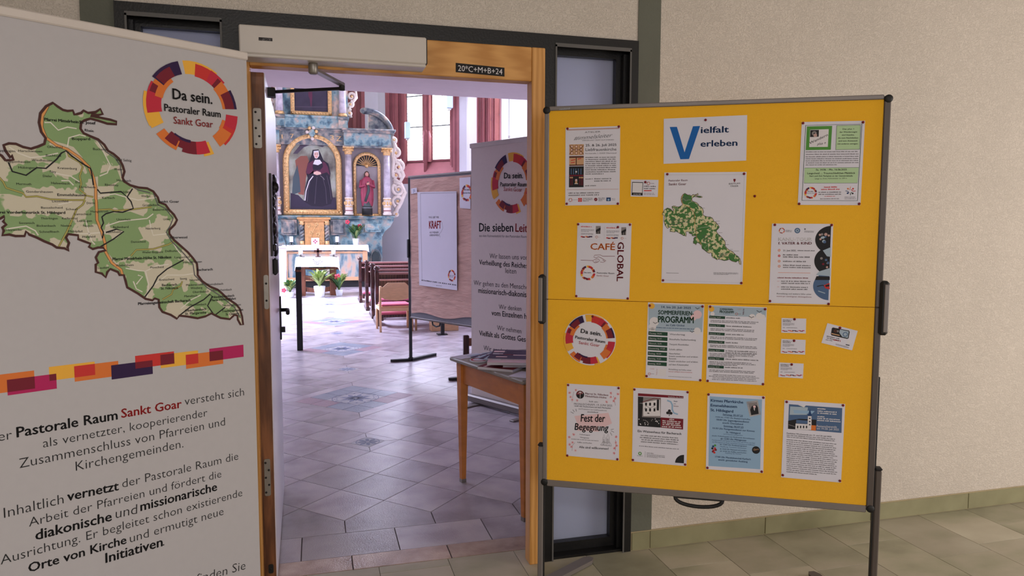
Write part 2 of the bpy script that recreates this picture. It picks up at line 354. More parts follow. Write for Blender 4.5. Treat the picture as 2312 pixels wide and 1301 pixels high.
    def g(s, x0, yl, x1, yr, dy, n, m_=None, th=.45, ragged=.0, center=False, lay=3):
        """n lines of print too small to read: word-length strokes"""
        m_ = m_ or INKG
        for i in range(n):
            f = 1-ragged*s.rng.random(); a = 0; e = f
            if i == n-1 and n > 2 and not center: e *= .6
            if center: a = (1-e)/2; e = a+e
            x = a; k_ = dy*th/(x1-x0)      # one letter height in fractions of the line
            while x < e-.01:
                wl = min(e-x, k_*s.rng.choice([2, 3, 4, 5, 6, 8, 10])*1.15); xe = x+wl
                while x+k_*.5 <= xe+1e-6:
                    ya = yl+(yr-yl)*x+dy*i; h = dy*th*.5; up = s.rng.choice([0, 0, 0, .35, .5]); lw = k_*s.rng.choice([.45, .7, .9])
                    s.rect(x0+(x1-x0)*x, ya-h*(1+up), x0+(x1-x0)*(x+lw), ya+h*.9+(yr-yl)*lw, m_, lay); x += lw+k_*.32
                x += k_*.75
        return s
    def flush(s):
        out = {}
        for n, b in s.parts.items():
            out[n] = b.build(n.split('#')[0], s.parent)
        s.parts = {}; return out
SEG = [(-11, 6, .72, 1.0, P_YEL), (6, 34, .96, 1.0, P_YEL), (5, 38, .69, .96, P_RED), (26, 48, .69, .97, P_CRI), (38, 50, .69, .92, P_MAR), (44, 84, .66, .93, P_ORG), (59, 84, .72, .93, P_MAR), (59, 84, .93, .99, P_NAV),
       (93, 118, .73, 1.0, P_CRI), (112, 136, .70, 1.0, P_RED), (104, 122, .66, .73, P_ORG), (118, 143, .68, .95, P_ORG),
       (155, 168, .74, 1.02, P_YEL), (159, 196, .70, .97, P_CRI), (177, 196, .70, .97, P_MAR), (194, 222, .70, .90, P_MAR), (186, 216, .68, .74, P_NAV), (206, 210, .7, .9, P_NAV), (203, 232, .78, .99, P_ORG), (205, 222, .72, .92, P_MAR),
       (243, 284, .96, 1.02, P_YEL), (240, 258, .72, 1.0, P_YEL), (258, 299, .66, .96, P_CRI), (286, 299, .70, .92, P_MAR), (282, 322, .64, .80, P_ORG), (298, 322, .76, .92, P_ORG), (304, 343, .72, .99, P_NAV), (306, 330, .72, .93, P_MAR)]
def ring(p, x, y, rx, text=True, t_mid=None, small=False, R=None):
    c = p.uv(x, y); e = p.uv(x+rx, y); e0 = p.uv(x-rx, y); R = R or (e[0]-e0[0])/2; c = ((e[0]+e0[0])/2, c[1])
    for i, (a0, a1, r0, r1, m_) in enumerate(SEG):
        p.arc(c, R*r1, R*r0, a0, a1, m_, 1+.6*i if not small else 1+.25*i, n=max(2, int((a1-a0)/(7 if not small else 14))))
    return c, R
def rtext(p, c, R, lines):
    """lines: text, half widths relative to R, baseline, material, bold"""
    for txt, hw, by, m_, b, cap in lines:
        vs, fs, wd = glyphs(txt, b); k = 2*hw*R/wd; ky = cap*R/.7; y = p.base-STEP*22
        p.mb().add([(c[0]-hw*R+v[0]*k, y, c[1]+by*R+v[1]*ky) for v in vs], fs, m_)
DASEIN = [('Da sein.', .42, .15, INK, .03, .22), ('Pastoraler Raum', .60, -.12, INK, .025, .15), ('Sankt Goar', .42, -.36, INKR, .01, .15)]
D = 2.99
# ================================================================== SETTING: foyer
def struct(o, label=None): o['kind'] = 'structure'; return o
OX0, OX1 = -.692, 1.39          # opening in the wall that holds the door unit
b = MB()
b.box(-3.2, OX0, D, D+.35, 0, 3.0, M_WALL); b.box(OX1, 6.0, D, D+.35, 0, 3.0, M_WALL); b.box(OX0, OX1, D, D+.35, 2.324, 3.0, M_WALL)
struct(b.build('wall_back'))
struct(bx('wall_left', None, -3.35, -3.2, -3.4, D+.35, 0, 3.0, M_WALL)); struct(bx('wall_right', None, 6.0, 6.15, -3.4, D+.35, 0, 3.0, M_WALL))
struct(bx('wall_front', None, -3.35, 6.15, -3.55, -3.4, 0, 3.0, M_WALL)); struct(bx('ceiling', None, -3.35, 6.15, -3.55, D+.35, 3.0, 3.12, M_CEIL))
for i, (a, c_) in enumerate(((-.805, OX0), (OX1, 1.498))):
    struct(bx('trim_%d' % (i+1), None, a, c_, D-.004, D+.001, .09 if i else 0, 3.0, M_BAND))
# baseboard: one tile after another along the wall
bb = struct(bx('baseboard_right', None, 1.392, 6.0, D-.009, D-.001, 0, .09, M_CAULK))
xs = [1.394, 1.487, 2.107, 2.73, 3.359, 3.98, 4.6, 5.22, 5.84, 6.0]
for i in range(len(xs)-1):
    MB().box(0, xs[i+1]-xs[i]-.004, 0, .006, 0, .083, M_BASE, bev=.001).build('baseboard_tile', bb, loc=(xs[i]+.002, D-.0145, .004))
bb2 = struct(bx('baseboard_left', None, -3.2, -.694, D-.009, D-.001, 0, .09, M_CAULK))
x = -.698
while x > -3.1: MB().box(-.616, 0, 0, .006, 0, .083, M_BASE, bev=.001).build('baseboard_tile', bb2, loc=(x, D-.0145, .004)); x -= .62
# foyer floor
YE = 3.13
fo = struct(bx('floor', None, -3.35, 6.15, -3.55, YE, -.1, -.004, M_FGROUT))
offs = {0: 2.775, 1: 2.642, 2: 2.59, 3: 2.769, 4: 2.553, 5: 2.62, 6: 2.775}
tm = {}
far = MB()
for k in range(-15, 15):
    x0 = 1.484+.31*k
    if x0 > 6 or x0 < -3.3: continue
    y1 = (YE-.003) if OX0-.3 < x0 < OX1-.1 else D
    yj = offs.get(k, 2.5+.62*random.random()) if k >= 0 else 2.52+.27*((k*7) % 3)
    js = [y1]; y = yj
    while y > y1-.05: y -= .62
    while y > -3.4: js.append(y); y -= .62
    js.append(-3.4)
    for a, c_ in zip(js[1:], js[:-1]):
        if c_-a < .02: continue
        if c_ > 1.6 and -.9 < x0 < 4.2:
            L_ = round(c_-a, 3)
            if L_ not in tm:
                o = MB().box(.0012, .31-.0012, .0012, L_-.0012, -.006, 0, M_FTILE, bev=.0006).build('floor_tile', fo); tm[L_] = o.data
            else:
                o = bpy.data.objects.new('floor_tile', tm[L_]); COL.objects.link(o); o.parent = fo
            o.location = (x0, a, random.uniform(-.0003, .0003))
        else: far.box(x0+.0012, x0+.31-.0012, a+.0012, c_-.0012, -.006, 0, M_FTILE)
o = far.build('floor_tiling', fo); o['kind'] = 'stuff'
# ================================================================== SETTING: church
AX = -.03; XR = 3.88; XL = -3.94; YA = 20.6; YD = 18.76; CHH = 9.5; Y0 = D+.35
fc = struct(bx('floor', None, -4.4, 4.6, YE, 21.2, -.1, -.004, M_GROUT))
# threshold strips
def ftile(pts, mt, nm='stone_tile', z=0, par=None):
    cx = sum(p[0] for p in pts)/len(pts); cy_ = sum(p[1] for p in pts)/len(pts)
    g = .0022
    ins = []
    for p in pts:
        d = Vector((p[0]-cx, p[1]-cy_)); L_ = d.length; ins.append((p[0]-d.x/L_*g*1.3, p[1]-d.y/L_*g*1.3))
    loc = (cx, cy_, z); o = MB().prism([(p[0]-cx, p[1]-cy_) for p in ins], -.006, 0, mt, axis='z').build(nm, par or fc, loc=loc); return o
def strip(y0, y1, xj, m_):
    for a, c_ in zip(xj[:-1], xj[1:]): ftile([(a, y0), (c_, y0), (c_, y1), (a, y1)], m_)
strip(YE, 3.27, [-.69, -.31, .133, .574, 1.02, 1.39], M_STONEW)
strip(3.27, 3.53, [-1.1, -.53, -.09, .355, .798, 1.24, 1.7], M_STONEB)
AXX, AYY = .2235, .2265
def G(i, j):
    x = .117+AXX*i; y = 3.685+AYY*j; return (x-.009*(y-3.685), y)
YT = 3.53
farb = MB(); ntile = 0
inlay = {}
for k, j in enumerate(range(6, 70, 6)):
    if k % 2 == 1:
        pass
def kind(i, j):
    # j index of tile centre row (centres at i+j odd); motifs on the axis column i=1
    if i == 1 and (j-6) % 12 == 0 and j < 60: return 'small'
    r = (j-12) % 12; jb = round((j-12)/12)*12+12
    if j > 8 and abs(i-1)+abs(j-jb) <= 2 and jb < 60 and jb >= 12: return 'big'
    return ''
for j in range(0, 78):
    for i in range(-20, 21):
        if (i+j) % 2 == 0: continue
        c_ = G(i, j)
        if not (-4 < c_[0] < 3.9): continue
        pts = [G(i, j-1), G(i+1, j), G(i, j+1), G(i-1, j)]
        kd = kind(i, j)
        if kd == 'big': continue
        near = c_[1] < 10.3 and -.55 < c_[0]/1. < .45+.22*c_[1]
        if j == 0:
            pts = [(G(i-1, 0)[0], YT), (G(i+1, 0)[0], YT), G(i+1, 0), G(i, 1), G(i-1, 0)]
        if kd == 'small':
            def sc_(f): return [(c_[0]+(p[0]-c_[0])*f, c_[1]+(p[1]-c_[1])*f) for p in pts]
            out = sc_(1); inn = sc_(.54)
            for e in range(4):
                ftile([out[e], out[(e+1) % 4], inn[(e+1) % 4], inn[e]], M_STONEB)
            o = ftile(inn, M_ORNW, 'inlay_tile', z=.0)
            bo = MB()
            for q in range(8):
                a = q*math.pi/4; T = Matrix.Rotation(a, 4, 'Z')
                bo.add([(0.012, -.006, .0006), (.055, -.016, .0006), (.08, 0, .0006), (.055, .016, .0006), (.012, .006, .0006)], [(0, 1, 2, 3, 4)], M_ORN, T=T)
            n_ = 28; vs = []; fs = []
            for q in range(n_):
                a = 2*math.pi*q/n_; vs += [(math.cos(a)*.084, math.sin(a)*.084, .0006), (math.cos(a)*.078, math.sin(a)*.078, .0006)]
            fs = [(2*q, (2*q+2) % (2*n_), (2*q+3) % (2*n_), 2*q+1) for q in range(n_)]; bo.add(vs, fs, M_ORN)
            bo.build('ornament', o)
            continue
        if near and ntile < 250:
            ftile(pts, M_STONEB); ntile += 1
        else:
            cx, cy_ = c_
            q = [(cx+(p[0]-cx)*.985, cy_+(p[1]-cy_)*.985) for p in pts]
            farb.prism(q, -.006, 0, M_STONEB, axis='z')
o = farb.build('far_paving', fc); o['kind'] = 'stuff'
# large inlaid diamonds: border strips, blue and violet squares, round ornament in the middle
for jb in (12, 24, 36, 48):
    c_ = G(1, jb)
    def P(a, d): # a,d in units along diamond axes (u to upper right, v to upper left)
        return (c_[0]+AXX*(a-d)*.5-.0, c_[1]+AYY*(a+d)*.5)
    R3, R2 = 3.0, 2.3
    o4 = [(-R3, -R3), (R3, -R3), (R3, R3), (-R3, R3)]; i4 = [(-R2, -R2), (R2, -R2), (R2, R2), (-R2, R2)]
    for e in range(4): ftile([P(*o4[e]), P(*o4[(e+1) % 4]), P(*i4[(e+1) % 4]), P(*i4[e])], M_STONEB)
    st = [-R2, -1.15, 0, 1.15, R2]
    for a in range(4):
        for d in range(4):
            if a in (1, 2) and d in (1, 2): continue
            ftile([P(st[a], st[d]), P(st[a+1], st[d]), P(st[a+1], st[d+1]), P(st[a], st[d+1])], M_STVIO if (a, d) in ((0, 3), (3, 0), (1, 3), (3, 1), (0, 2), (2, 0)) and (a+d) % 2 == 1 or (a, d) in ((0, 2), (2, 0)) else M_STBLUE, 'inlay_tile')
    for a in (1, 2):
        for d in (1, 2):
            o = ftile([P(st[a], st[d]), P(st[a+1], st[d]), P(st[a+1], st[d+1]), P(st[a], st[d+1])], M_ORNW, 'inlay_tile')
    bo = MB(); n_ = 40
    for (ra, rb_) in ((.205, .198), (.165, .160)):
        vs = []
        for q in range(n_):
            a = 2*math.pi*q/n_; vs += [(math.cos(a)*ra, math.sin(a)*ra, 0), (math.cos(a)*rb_, math.sin(a)*rb_, 0)]
        bo.add(vs, [(2*q, (2*q+2) % (2*n_), (2*q+3) % (2*n_), 2*q+1) for q in range(n_)], M_ORN)
    for q in range(16):
        T = Matrix.Rotation(q*math.pi/8, 4, 'Z')
        k_ = .15 if q % 2 else .1
        bo.add([(.02, -.008, 0), (k_*.7, -.02, 0), (k_, 0, 0), (k_*.7, .02, 0), (.02, .008, 0)], [(0, 1, 2, 3, 4)], M_ORN, T=T)
        bo.add([(.172, -.01, 0), (.19, -.006, 0), (.19, .006, 0), (.172, .01, 0)], [(0, 1, 2, 3)], M_ORN, T=T)
    bo.build('ornament', fc, loc=(c_[0], c_[1], .0008))
# church walls with window openings
def wallrun(name, A, B, z1, holes, th=.45, m_=None, z0=0):
    """wall from A to B (interior face), outward = left of A->B ; holes (s0,s1,z0,z1)"""
    A = Vector((A[0], A[1], 0)); B = Vector((B[0], B[1], 0)); d = (B-A); L_ = d.length; rz = math.atan2(d.y, d.x)
    b = MB(); s = 0
    for (a, c_, h0, h1) in sorted(holes):
        b.box(s, a, 0, th, z0, z1, m_ or M_CHW); b.box(a, c_, 0, th, z0, h0, m_ or M_CHW); b.box(a, c_, 0, th, h1, z1, m_ or M_CHW); s = c_
    b.box(s, L_, 0, th, z0, z1, m_ or M_CHW)
    return struct(b.build(name, None, loc=A, rz=rz))
PLd = Plane((1.75, 20.6), math.degrees(math.atan2(XR-1.75, YD-20.6)))
sd = lambda x, dep=0: PLd.uv(x, 400, dep)[0]
s0, s1 = sd(872), sd(1037)
zs = PLd.uv(970, 398)[1]
wallrun('wall_apse_right', (1.75, 20.6), (XR, YD), CHH, [(s0, s1, zs, 8.9)])
wallrun('wall_apse_middle', (2*AX-1.75, 20.6), (1.75, 20.6), CHH, [(.75, 3.2, 3.0, 8.9)])
wallrun('wall_apse_left', (2*AX-XR, YD), (2*AX-1.75, 20.6), CHH, [(.45, 2.3, 3.0, 8.9)])
wallrun('wall_church_right', (XR, YD), (XR, Y0), CHH, [(YD-17.5, YD-15.1, 3.0, 8.9), (YD-13., YD-10.9, 3.0, 8.9)])
wallrun('wall_church_left', (XL, Y0), (XL, YD), CHH, [(6.2, 8.2, 3., 8.9), (10.4, 12.4, 3., 8.9)])
b = MB(); b.box(XL-.4, OX0, Y0, Y0+.06, 0, CHH, M_CHW); b.box(OX1, XR+.4, Y0, Y0+.06, 0, CHH, M_CHW); b.box(OX0, OX1, Y0, Y0+.06, 2.324, CHH, M_CHW)
struct(b.build('wall_church_entrance'))
struct(bx('ceiling', None, XL-.5, XR+.5, Y0, 21.1, CHH, CHH+.1, M_CHW))
GY = 7.3; gz = CH + (GY/ray(900, 211).y)*ray(900, 211).z
g_ = thing('organ_gallery', 'pale lavender organ gallery above the church entrance, seen from below', 'gallery', (AX, 0, gz))
M_GAL = mat('gallery_plaster', (240, 222, 220), rough=.9, noise=.02)
bx('gallery_floor', g_, XL-AX+.004, XR-AX-.004, Y0+.065, GY, 0, .22, M_GAL); bx('gallery_parapet', g_, XL-AX+.004, XR-AX-.004, GY-.12, GY, .22, 1.1, M_CHW)
# leaded windows
def window(n, A, B, s0, s1, z0, z1, gl, mull, bars, detail=True):
    A = Vector((A[0], A[1], 0)); d = Vector((B[0], B[1], 0))-A; rz = math.atan2(d.y, d.x)
    o = bpy.data.objects.new('window_%d' % n, None); COL.objects.link(o); o.location = A; o.rotation_euler = (0, 0, rz); struct(o)
    gy = .26; zg = z0+.45
    b = MB()
    for k, (xa, xb) in enumerate(((s0, gl[0][0]), (s1, gl[-1][1]))):
        sg = 1 if k == 0 else -1
        steps = [(0, 0, .12), (.18, .05, .16), (.4, .1, .19), (.62, .16, .23), (.82, .2, .26)]
        for q, (f, ya, yb) in enumerate(steps):
            f2 = steps[q+1][0] if q < 4 else 1.0
            xx0 = xa+(xb-xa)*f; xx1 = xa+(xb-xa)*f2
            b.box(min(xx0, xx1), max(xx0, xx1), ya-.01, gy+.1, z0-.02, z1, M_DRED if q % 2 else M_RED)
            b.tube([(xx1, ya+.03, z0), (xx1, ya+.03, z1)], .022, M_RED, n=6)
    b.build('jamb', o)
    b = MB(); b.prism([(-.03, z0-.02), (gy+.05, zg), (gy+.05, z0-.3), (.02, z0-.3)], s0, s1, M_RED, axis='x'); b.build('sill', o)
    for a in mull:
        b = MB(); b.box(a[0], a[1], gy-.12, gy+.1, zg-.05, z1, M_RED); b.tube([((a[0]+a[1])/2, gy-.14, zg-.45), ((a[0]+a[1])/2, gy-.14, z1)], (a[1]-a[0])*.24, M_RED, n=8)
        b.build('mullion', o)
    bx('lintel', o, s0, s1, 0, .4, z1-.15, z1, M_RED)
    for (a, c_) in gl:
        g = bx('pane', o, a, c_, gy+.03, gy+.04, zg, z1-.1, M_GLASSL)
        fr = MB(); fr.box(a, a+.02, gy, gy+.03, zg, z1-.1, M_DRED); fr.box(c_-.02, c_, gy, gy+.03, zg, z1-.1, M_DRED); fr.box(a, c_, gy, gy+.03, zg-.03, zg+.02, M_DRED); fr.build('pane_frame', o)
        for zz in bars: bx('crossbar', o, a, c_, gy-.01, gy+.01, zz-.014, zz+.014, M_IRON)
        if detail:
            le = MB(); r = .062; z = zg; row = 0
            while z < z1-.1:
                x = a+(r if row % 2 == 0 else 0)
                while x <= c_+.001:
                    pts = [(x+r*math.sin(q*math.pi/3), z+r*1.05*math.cos(q*math.pi/3)) for q in range(7)]
                    for q in range(3):
                        p, p2 = pts[q], pts[q+1]
                        if max(p[0], p2[0]) > c_ or min(p[0], p2[0]) < a or min(p[1], p2[1]) < zg: continue
                        dx, dz = p2[0]-p[0], p2[1]-p[1]; L_ = math.hypot(dx, dz); nx, nz = -dz/L_*.007, dx/L_*.007
                        le.add([(p[0]+nx, gy+.026, p[1]+nz), (p2[0]+nx, gy+.026, p2[1]+nz), (p2[0]-nx, gy+.026, p2[1]-nz), (p[0]-nx, gy+.026, p[1]-nz)], [(0, 1, 2, 3)], M_LEAD)
                    x += 2*r*math.cos(math.pi/6)
                z += r*1.5*1.05; row += 1
            q = le.build('lead_lattice', o); q['kind'] = 'stuff'
    return o
dp = .26
g1 = (sd(918, dp), sd(960, dp)); g2 = (sd(975, dp), sd(1019, dp))
zb = [PLd.uv(930, 288, dp)[1], PLd.uv(930, 218, dp)[1], PLd.uv(930, 218, dp)[1]*2-PLd.uv(930, 288, dp)[1]]
window(1, (1.75, 20.6), (XR, YD), s0, s1, PLd.uv(970, 398)[1], 8.8, (g1, g2), ((g1[1], g2[0]),), zb)
window(2, (XR, YD), (XR, Y0), YD-17.5, YD-15.1, 3.0, 8.8, ((YD-17.05, YD-16.4), (YD-16.25, YD-15.6)), ((YD-16.4, YD-16.25),), (4.1, 5.1))
window(3, (2*AX-1.75, 20.6), (1.75, 20.6), .75, 3.2, 3.0, 8.8, ((1.2, 1.9), (2.05, 2.7)), ((1.9, 2.05),), (4.1, 5.1), False)
window(4, (XR, YD), (XR, Y0), YD-13., YD-10.9, 3.0, 8.8, ((YD-12.6, YD-12.05), (YD-11.85, YD-11.3)), ((YD-12.05, YD-11.85),), (4.1, 5.1), False)
window(5, (XL, Y0), (XL, YD), 6.2, 8.2, 3., 8.8, ((6.6, 7.1), (7.3, 7.8)), ((7.1, 7.3),), (4.1, 5.1), False)
window(6, (XL, Y0), (XL, YD), 10.4, 12.4, 3., 8.8, ((10.8, 11.3), (11.5, 12.)), ((11.3, 11.5),), (4.1, 5.1), False)
window(7, (2*AX-XR, YD), (2*AX-1.75, 20.6), .45, 2.3, 3., 8.8, ((.8, 1.3), (1.45, 1.95)), ((1.3, 1.45),), (4.1, 5.1), False)
# ================================================================== door unit
du = struct(thing('door_1', None, None))
b = MB()   # black surround
zt = 2.324
b.box(OX0, OX1, D-.012, D+.13, zt-.035, zt, M_BLACK)
b.box(OX0, OX0+.035, D-.012, D+.13, 0, zt-.035, M_BLACK); b.box(OX1-.035, OX1, D-.012, D+.13, 0, zt-.035, M_BLACK)
b.box(-.325, -.262, D-.012, D+.13, 0, zt-.035, M_BLACK); b.box(.955, 1.003, D-.012, D+.13, 0, zt-.035, M_BLACK)
b.box(-.262, .955, D-.012, D+.13, 2.262, zt-.035, M_BLACK)
b.build('surround', du)
for x0, x1 in ((OX0+.035, -.325), (1.003, OX1-.035)):   # side lights
    f_ = MB(); lo_w = x0 < 0; ml, mr = (.04, .012) if lo_w else (.012, .045)
    f_.box(x0, x1, D+.05, D+.12, .012, .054, M_BLACK); f_.box(x0, x1, D+.0, D+.12, 0, .012, M_BLACK)
    f_.box(x0, x1, D+.05, D+.12, 2.254, zt-.035, M_BLACK); f_.box(x0, x0+ml, D+.05, D+.12, .054, 2.254, M_BLACK); f_.box(x1-mr, x1, D+.05, D+.12, .054, 2.254, M_BLACK)
    f_.box(x0, x0+ml*.5, D+.02, D+.05, .012, 2.27, M_BLACK); f_.box(x1-mr*.5, x1, D+.02, D+.05, .012, 2.27, M_BLACK)
    s_ = f_.build('sidelight_frame', du)
    bx('pane', s_, x0+ml, x1-mr, D+.085, D+.095, .054, 2.254, M_FROST)
    ed = MB(); ed.box(x0, x0+.007, D-.016, D-.012, 0, zt-.042, M_EDGE); ed.box(x1-.007, x1, D-.016, D-.012, 0, zt-.042, M_EDGE)
    ed.box(x0, x1, D-.016, D-.012, zt-.05, zt-.035, M_EDGE); ed.build('edge_highlight', s_)  # thin strips that stand in for the edge highlight
# oak frame
bx('frame_post', du, -.262, -.231, D-.022, D+.05, 0, 2.262, M_OAKV, bev=.003); bx('frame_post', du, .896, .955, D-.022, D+.05, 0, 2.262, M_OAKV, bev=.003)
bx('frame_header', du, -.231, .896, D-.02, D+.05, 2.121, 2.262, M_OAK, bev=.003)
# door leaf standing open into the church
LF = Plane((-.125, 3.07), -3.2)  # face plane: d runs into the church
leaf = bpy.data.objects.new('door_leaf', None); COL.objects.link(leaf); leaf.parent = du; leaf.location = (-.234, 3.055, 0); leaf.rotation_euler = (0, 0, math.radians(90.9))
# local: x into church, y to the left (-X); face seen is y = -.062
lb = MB(); lb.box(0, 1.20, -.050, 0.0, .012, 2.112, M_LEAFE, bev=.002); lo = lb.build('leaf_core', leaf)
bx('leaf_face', leaf, .003, 1.197, -.053, -.0501, .014, 2.11, M_LEAF)
PE = Plane((-.234, 3.055), 89.1)      # plane of the hinge edge (faces the foyer)
def edgepl(name, corners, m_, holes, txt=False):
    ps = [PE.uv(*c_) for c_ in corners]; x0 = min(p[0] for p in ps); x1 = max(p[0] for p in ps); z0 = min(p[1] for p in ps); z1 = max(p[1] for p in ps)
    x0 = max(x0, .001); x1 = min(x1, .048)
    T = Matrix.Translation((-.234, 3.055, 0)) @ Matrix.Rotation(PE.rz, 4, 'Z')
    b = MB(); r = .007; pts = []
    for (cx, cz, a0) in ((x1-r, z0+r, -90), (x1-r, z1-r, 0), (x0+r, z1-r, 90), (x0+r, z0+r, 180)):
        for q in range(4): a = math.radians(a0+q*30); pts.append((cx+r*math.cos(a), cz+r*math.sin(a)))
    b.prism(pts, -.003, .001, m_); o = b.build(name, du); o.matrix_world = T; o.parent = du
    for k in range(holes):
        zz = z0+(z1-z0)*(k+.5)/holes; xx = (x0+x1)/2+(.006 if k % 2 else -.006)*(holes > 2)
        s = MB(); s.lathe([(.0045, 0), (.0045, .0012), (.0015, .0016)], M_BLK2, 8, T=Matrix.Translation((xx, -.003, zz)) @ Matrix.Rotation(math.pi/2, 4, 'X'))
        s.build('screw', o)
    return o
edgepl('hinge_plate', [(571, 244), (592, 335)], M_STEEL, 5)
edgepl('faceplate', [(595, 621), (608, 698)], M_STEEL, 2)
edgepl('hinge_plate', [(596, 1037), (612, 1119)], M_STEEL, 5)
edgepl('floor_bolt', [(606, 1275), (618, 1294)], M_BLK2, 1)
# fittings on the church face of the leaf
def zon(y, x=630): # height of a pixel row at the leaf's far part
    return LF.uv(x, y)
# bronze relief plate
rp = MB(); z0, z1 = 1.38, 1.73; 
rp.box(.16, .46, -.062, -.053, z0, z1, M_BRONZE)
for k in range(14):
    zz = z0+.02+(z1-z0-.04)*k/13; rr_ = .022+.012*random.random(); rp.sph((.24+.16*random.random(), -.064, zz), rr_, M_BRONZE, 8, 5, (1.6, .45, 1.0))
rp.sph((.32, -.070, z1-.05), .022, M_BRONZE, 8, 6, (1, .8, 1.2)); rp.box(.2, .42, -.074, -.06, z0+.02, z0+.05, M_BRONZE, bev=.004); rp.build('relief_plate', leaf)
bx('cylinder_cover', leaf, .30, .42, -.074, -.053, 1.29, 1.365, M_BLK2, bev=.008)
b = MB(); b.box(1.10, 1.145, -.061, -.053, .88, 1.12, M_BLK2, bev=.002); b.tube([(1.12, -.06, 1.045), (1.12, -.095, 1.045), (1.0, -.098, 1.04)], .011, M_BLK2, 8); b.box(1.112, 1.136, -.08, -.06, .92, .95, M_BLK2)
b.build('door_handle', leaf)
# ---- automatic door operator on the header
op = thing('door_operator', 'long white box of the automatic door operator above the doorway', 'door operator', (-.256, 2.868, 2.142))
bx('housing', op, 0, .69, 0, .10, 0, .102, M_OPER, bev=.004)
bx('end_cap', op, .69, .694, .004, .10, .002, .1, M_BLK2)
bx('underside_cover', op, .004, .688, .002, .10, -.012, 0, M_OPER, bev=.003)
PO = Plane((-.256, 2.868, 2.142), 90); p = Print(PO, -.0002, op); p.crop(540, 0, .3458)
p.part('logo_plate'); a = p.uv(127, 243); c_ = p.uv(217, 270); p.raw([(a[0], c_[1]), (c_[0], c_[1]), (c_[0], a[1]), (a[0], a[1])], INK, 1)
p.t('GEZE', 133, 265, 210, 268, P_WHITE, b=.03, cap=15, lay=3); p.flush()
b = MB(); b.lathe([(.016, -.012), (.018, -.02), (.018, -.05), (.012, -.056)], M_STEEL, 12, T=Matrix.Translation((.345, .055, .002))); b.build('spindle', op)
lo_ = Vector((-.256, 2.868, 2.142))
def bar(b, A, B, w_, h, m_):
    d = (B-A); L_ = d.length; T = Matrix.Translation(A) @ d.to_track_quat('X', 'Z').to_matrix().to_4x4(); b.box(0, L_, -w_/2, w_/2, -h/2, h/2, m_, T=T)
e1 = fl(772, 191, 2.095); e2 = fl(612, 208, 2.082)
s0_ = onY(707, 154, 2.92)
op_sp = s0_-lo_
for ch in op.children:
    if ch.name.startswith('spindle'): ch.location = (op_sp.x-.345, op_sp.y-.055, 0)
b = MB(); bar(b, s0_-lo_-Vector((0, 0, .004)), e1-lo_, .026, .01, M_STEEL); b.build('upper_arm', op)
b = MB(); b.lathe([(.012, -.024), (.012, .006), (.006, .01)], M_BLK2, 10, T=Matrix.Translation(e1-lo_)); b.build('elbow', op)
b = MB(); bar(b, e1-lo_-Vector((0, 0, .016)), e2-lo_, .012, .012, M_BLK2); b.build('lower_arm', op)
b = MB(); b.box(-.016, .024, -.03, .03, -.018, .018, M_BLK2, bev=.003); b.build('arm_bracket', op, loc=e2-lo_+Vector((-.006, .0, -.003)))
# blessing sticker
PW = Plane((0, D-.0205, 0), 90)
cs = [PW.uv(1029, 142), PW.uv(1139, 153), PW.uv(1139, 173), PW.uv(1029, 163)]
cx = sum(c_[0] for c_ in cs)/4; cz = sum(c_[1] for c_ in cs)/4
st = thing('blessing_sticker', 'black house blessing strip reading 20*C+M+B+24 on oak door header', 'sticker', (cx, D-.0205, cz))
MB().prism([(c_[0]-cx, c_[1]-cz) for c_ in cs], -.0004, 0, INK).build('strip', st)
p = Print(Plane((cx, D-.0205, cz), 90), -.0004, st); p.t('20*C+M+B+24', 1034, 160, 1134, 168.5, P_WHITE, cap=13); p.flush()

# pendant lamps and hanging microphone in the nave
def pendant(px_, y0, y1, Y, label, w_=.05):
    A = onY(px_, y0, Y); B = onY(px_, y1, Y); t = thing('pendant_lamp', label, 'lamp', (A.x, Y, B.z)); h = A.z-B.z
    bx('glass_shade', t, -w_, w_, -w_, w_, .04, h, M_LAMPG, bev=.01); bx('lower_cap', t, -w_*.5, w_*.5, -w_*.5, w_*.5, 0, .04, M_STEEL, bev=.005)
    b = MB(); b.tube([(0, 0, h), (0, 0, CHH-B.z)], .006, M_IRON, 6); b.build('cable', t)
M_LAMPG = mat('lamp_glass', (176, 204, 226), rough=.2, noise=.02)
pendant(919.5, 276, 317, 16.5, 'pale glass pendant lamp hanging before the left jamb of the apse window', .06)
pendant(1014, 190, 249, 15.5, 'pale glass pendant lamp hanging before the right light of the apse window', .07)
A = onY(1149, 312, 12.2); mi_ = thing('hanging_microphone', 'tiny grey microphone hanging on a thin wire above the church banner', 'microphone', (A.x, 12.2, A.z))
bx('capsule', mi_, -.018, .018, -.018, .018, 0, .05, M_STEEL, bev=.005); b = MB(); b.tube([(0, 0, .05), (0, 0, CHH-A.z)], .004, M_IRON, 5); b.build('wire', mi_)
# ================================================================== roll-up banner in the foyer
BP = onY(556, 133, 2.78); PB = Plane((BP.x, BP.y, 0), 58.0)
BW = .87; ztop = PB.uv(557, 120)[1]+.002; zb_ = PB.uv(556, 134)[1]
ban = thing('rollup_banner', 'white roll-up banner with green district map and German text, left of the doorway', 'banner', (BP.x, BP.y, 0), PB.rz)
bx('top_rail', ban, -BW-.004, .004, -.008, .010, zb_-.004, ztop, M_BRAIL, bev=.004)
bx('sheet', ban, -BW, 0, -.0006, 0, .08, zb_+.004, M_BAN)
b = MB(); b.box(-BW-.02, .02, -.05, .05, 0, .085, M_ALU, bev=.012); b.build('base_cassette', ban)
bx('support_pole', ban, -BW/2-.01, -BW/2+.01, .012, .03, .08, ztop-.01, M_ALU)
for x in (-.7, -.17): bx('foot', ban, x-.02, x+.02, -.16, .16, -.0, .012, M_ALU)
p = Print(PB, -.0006, ban)
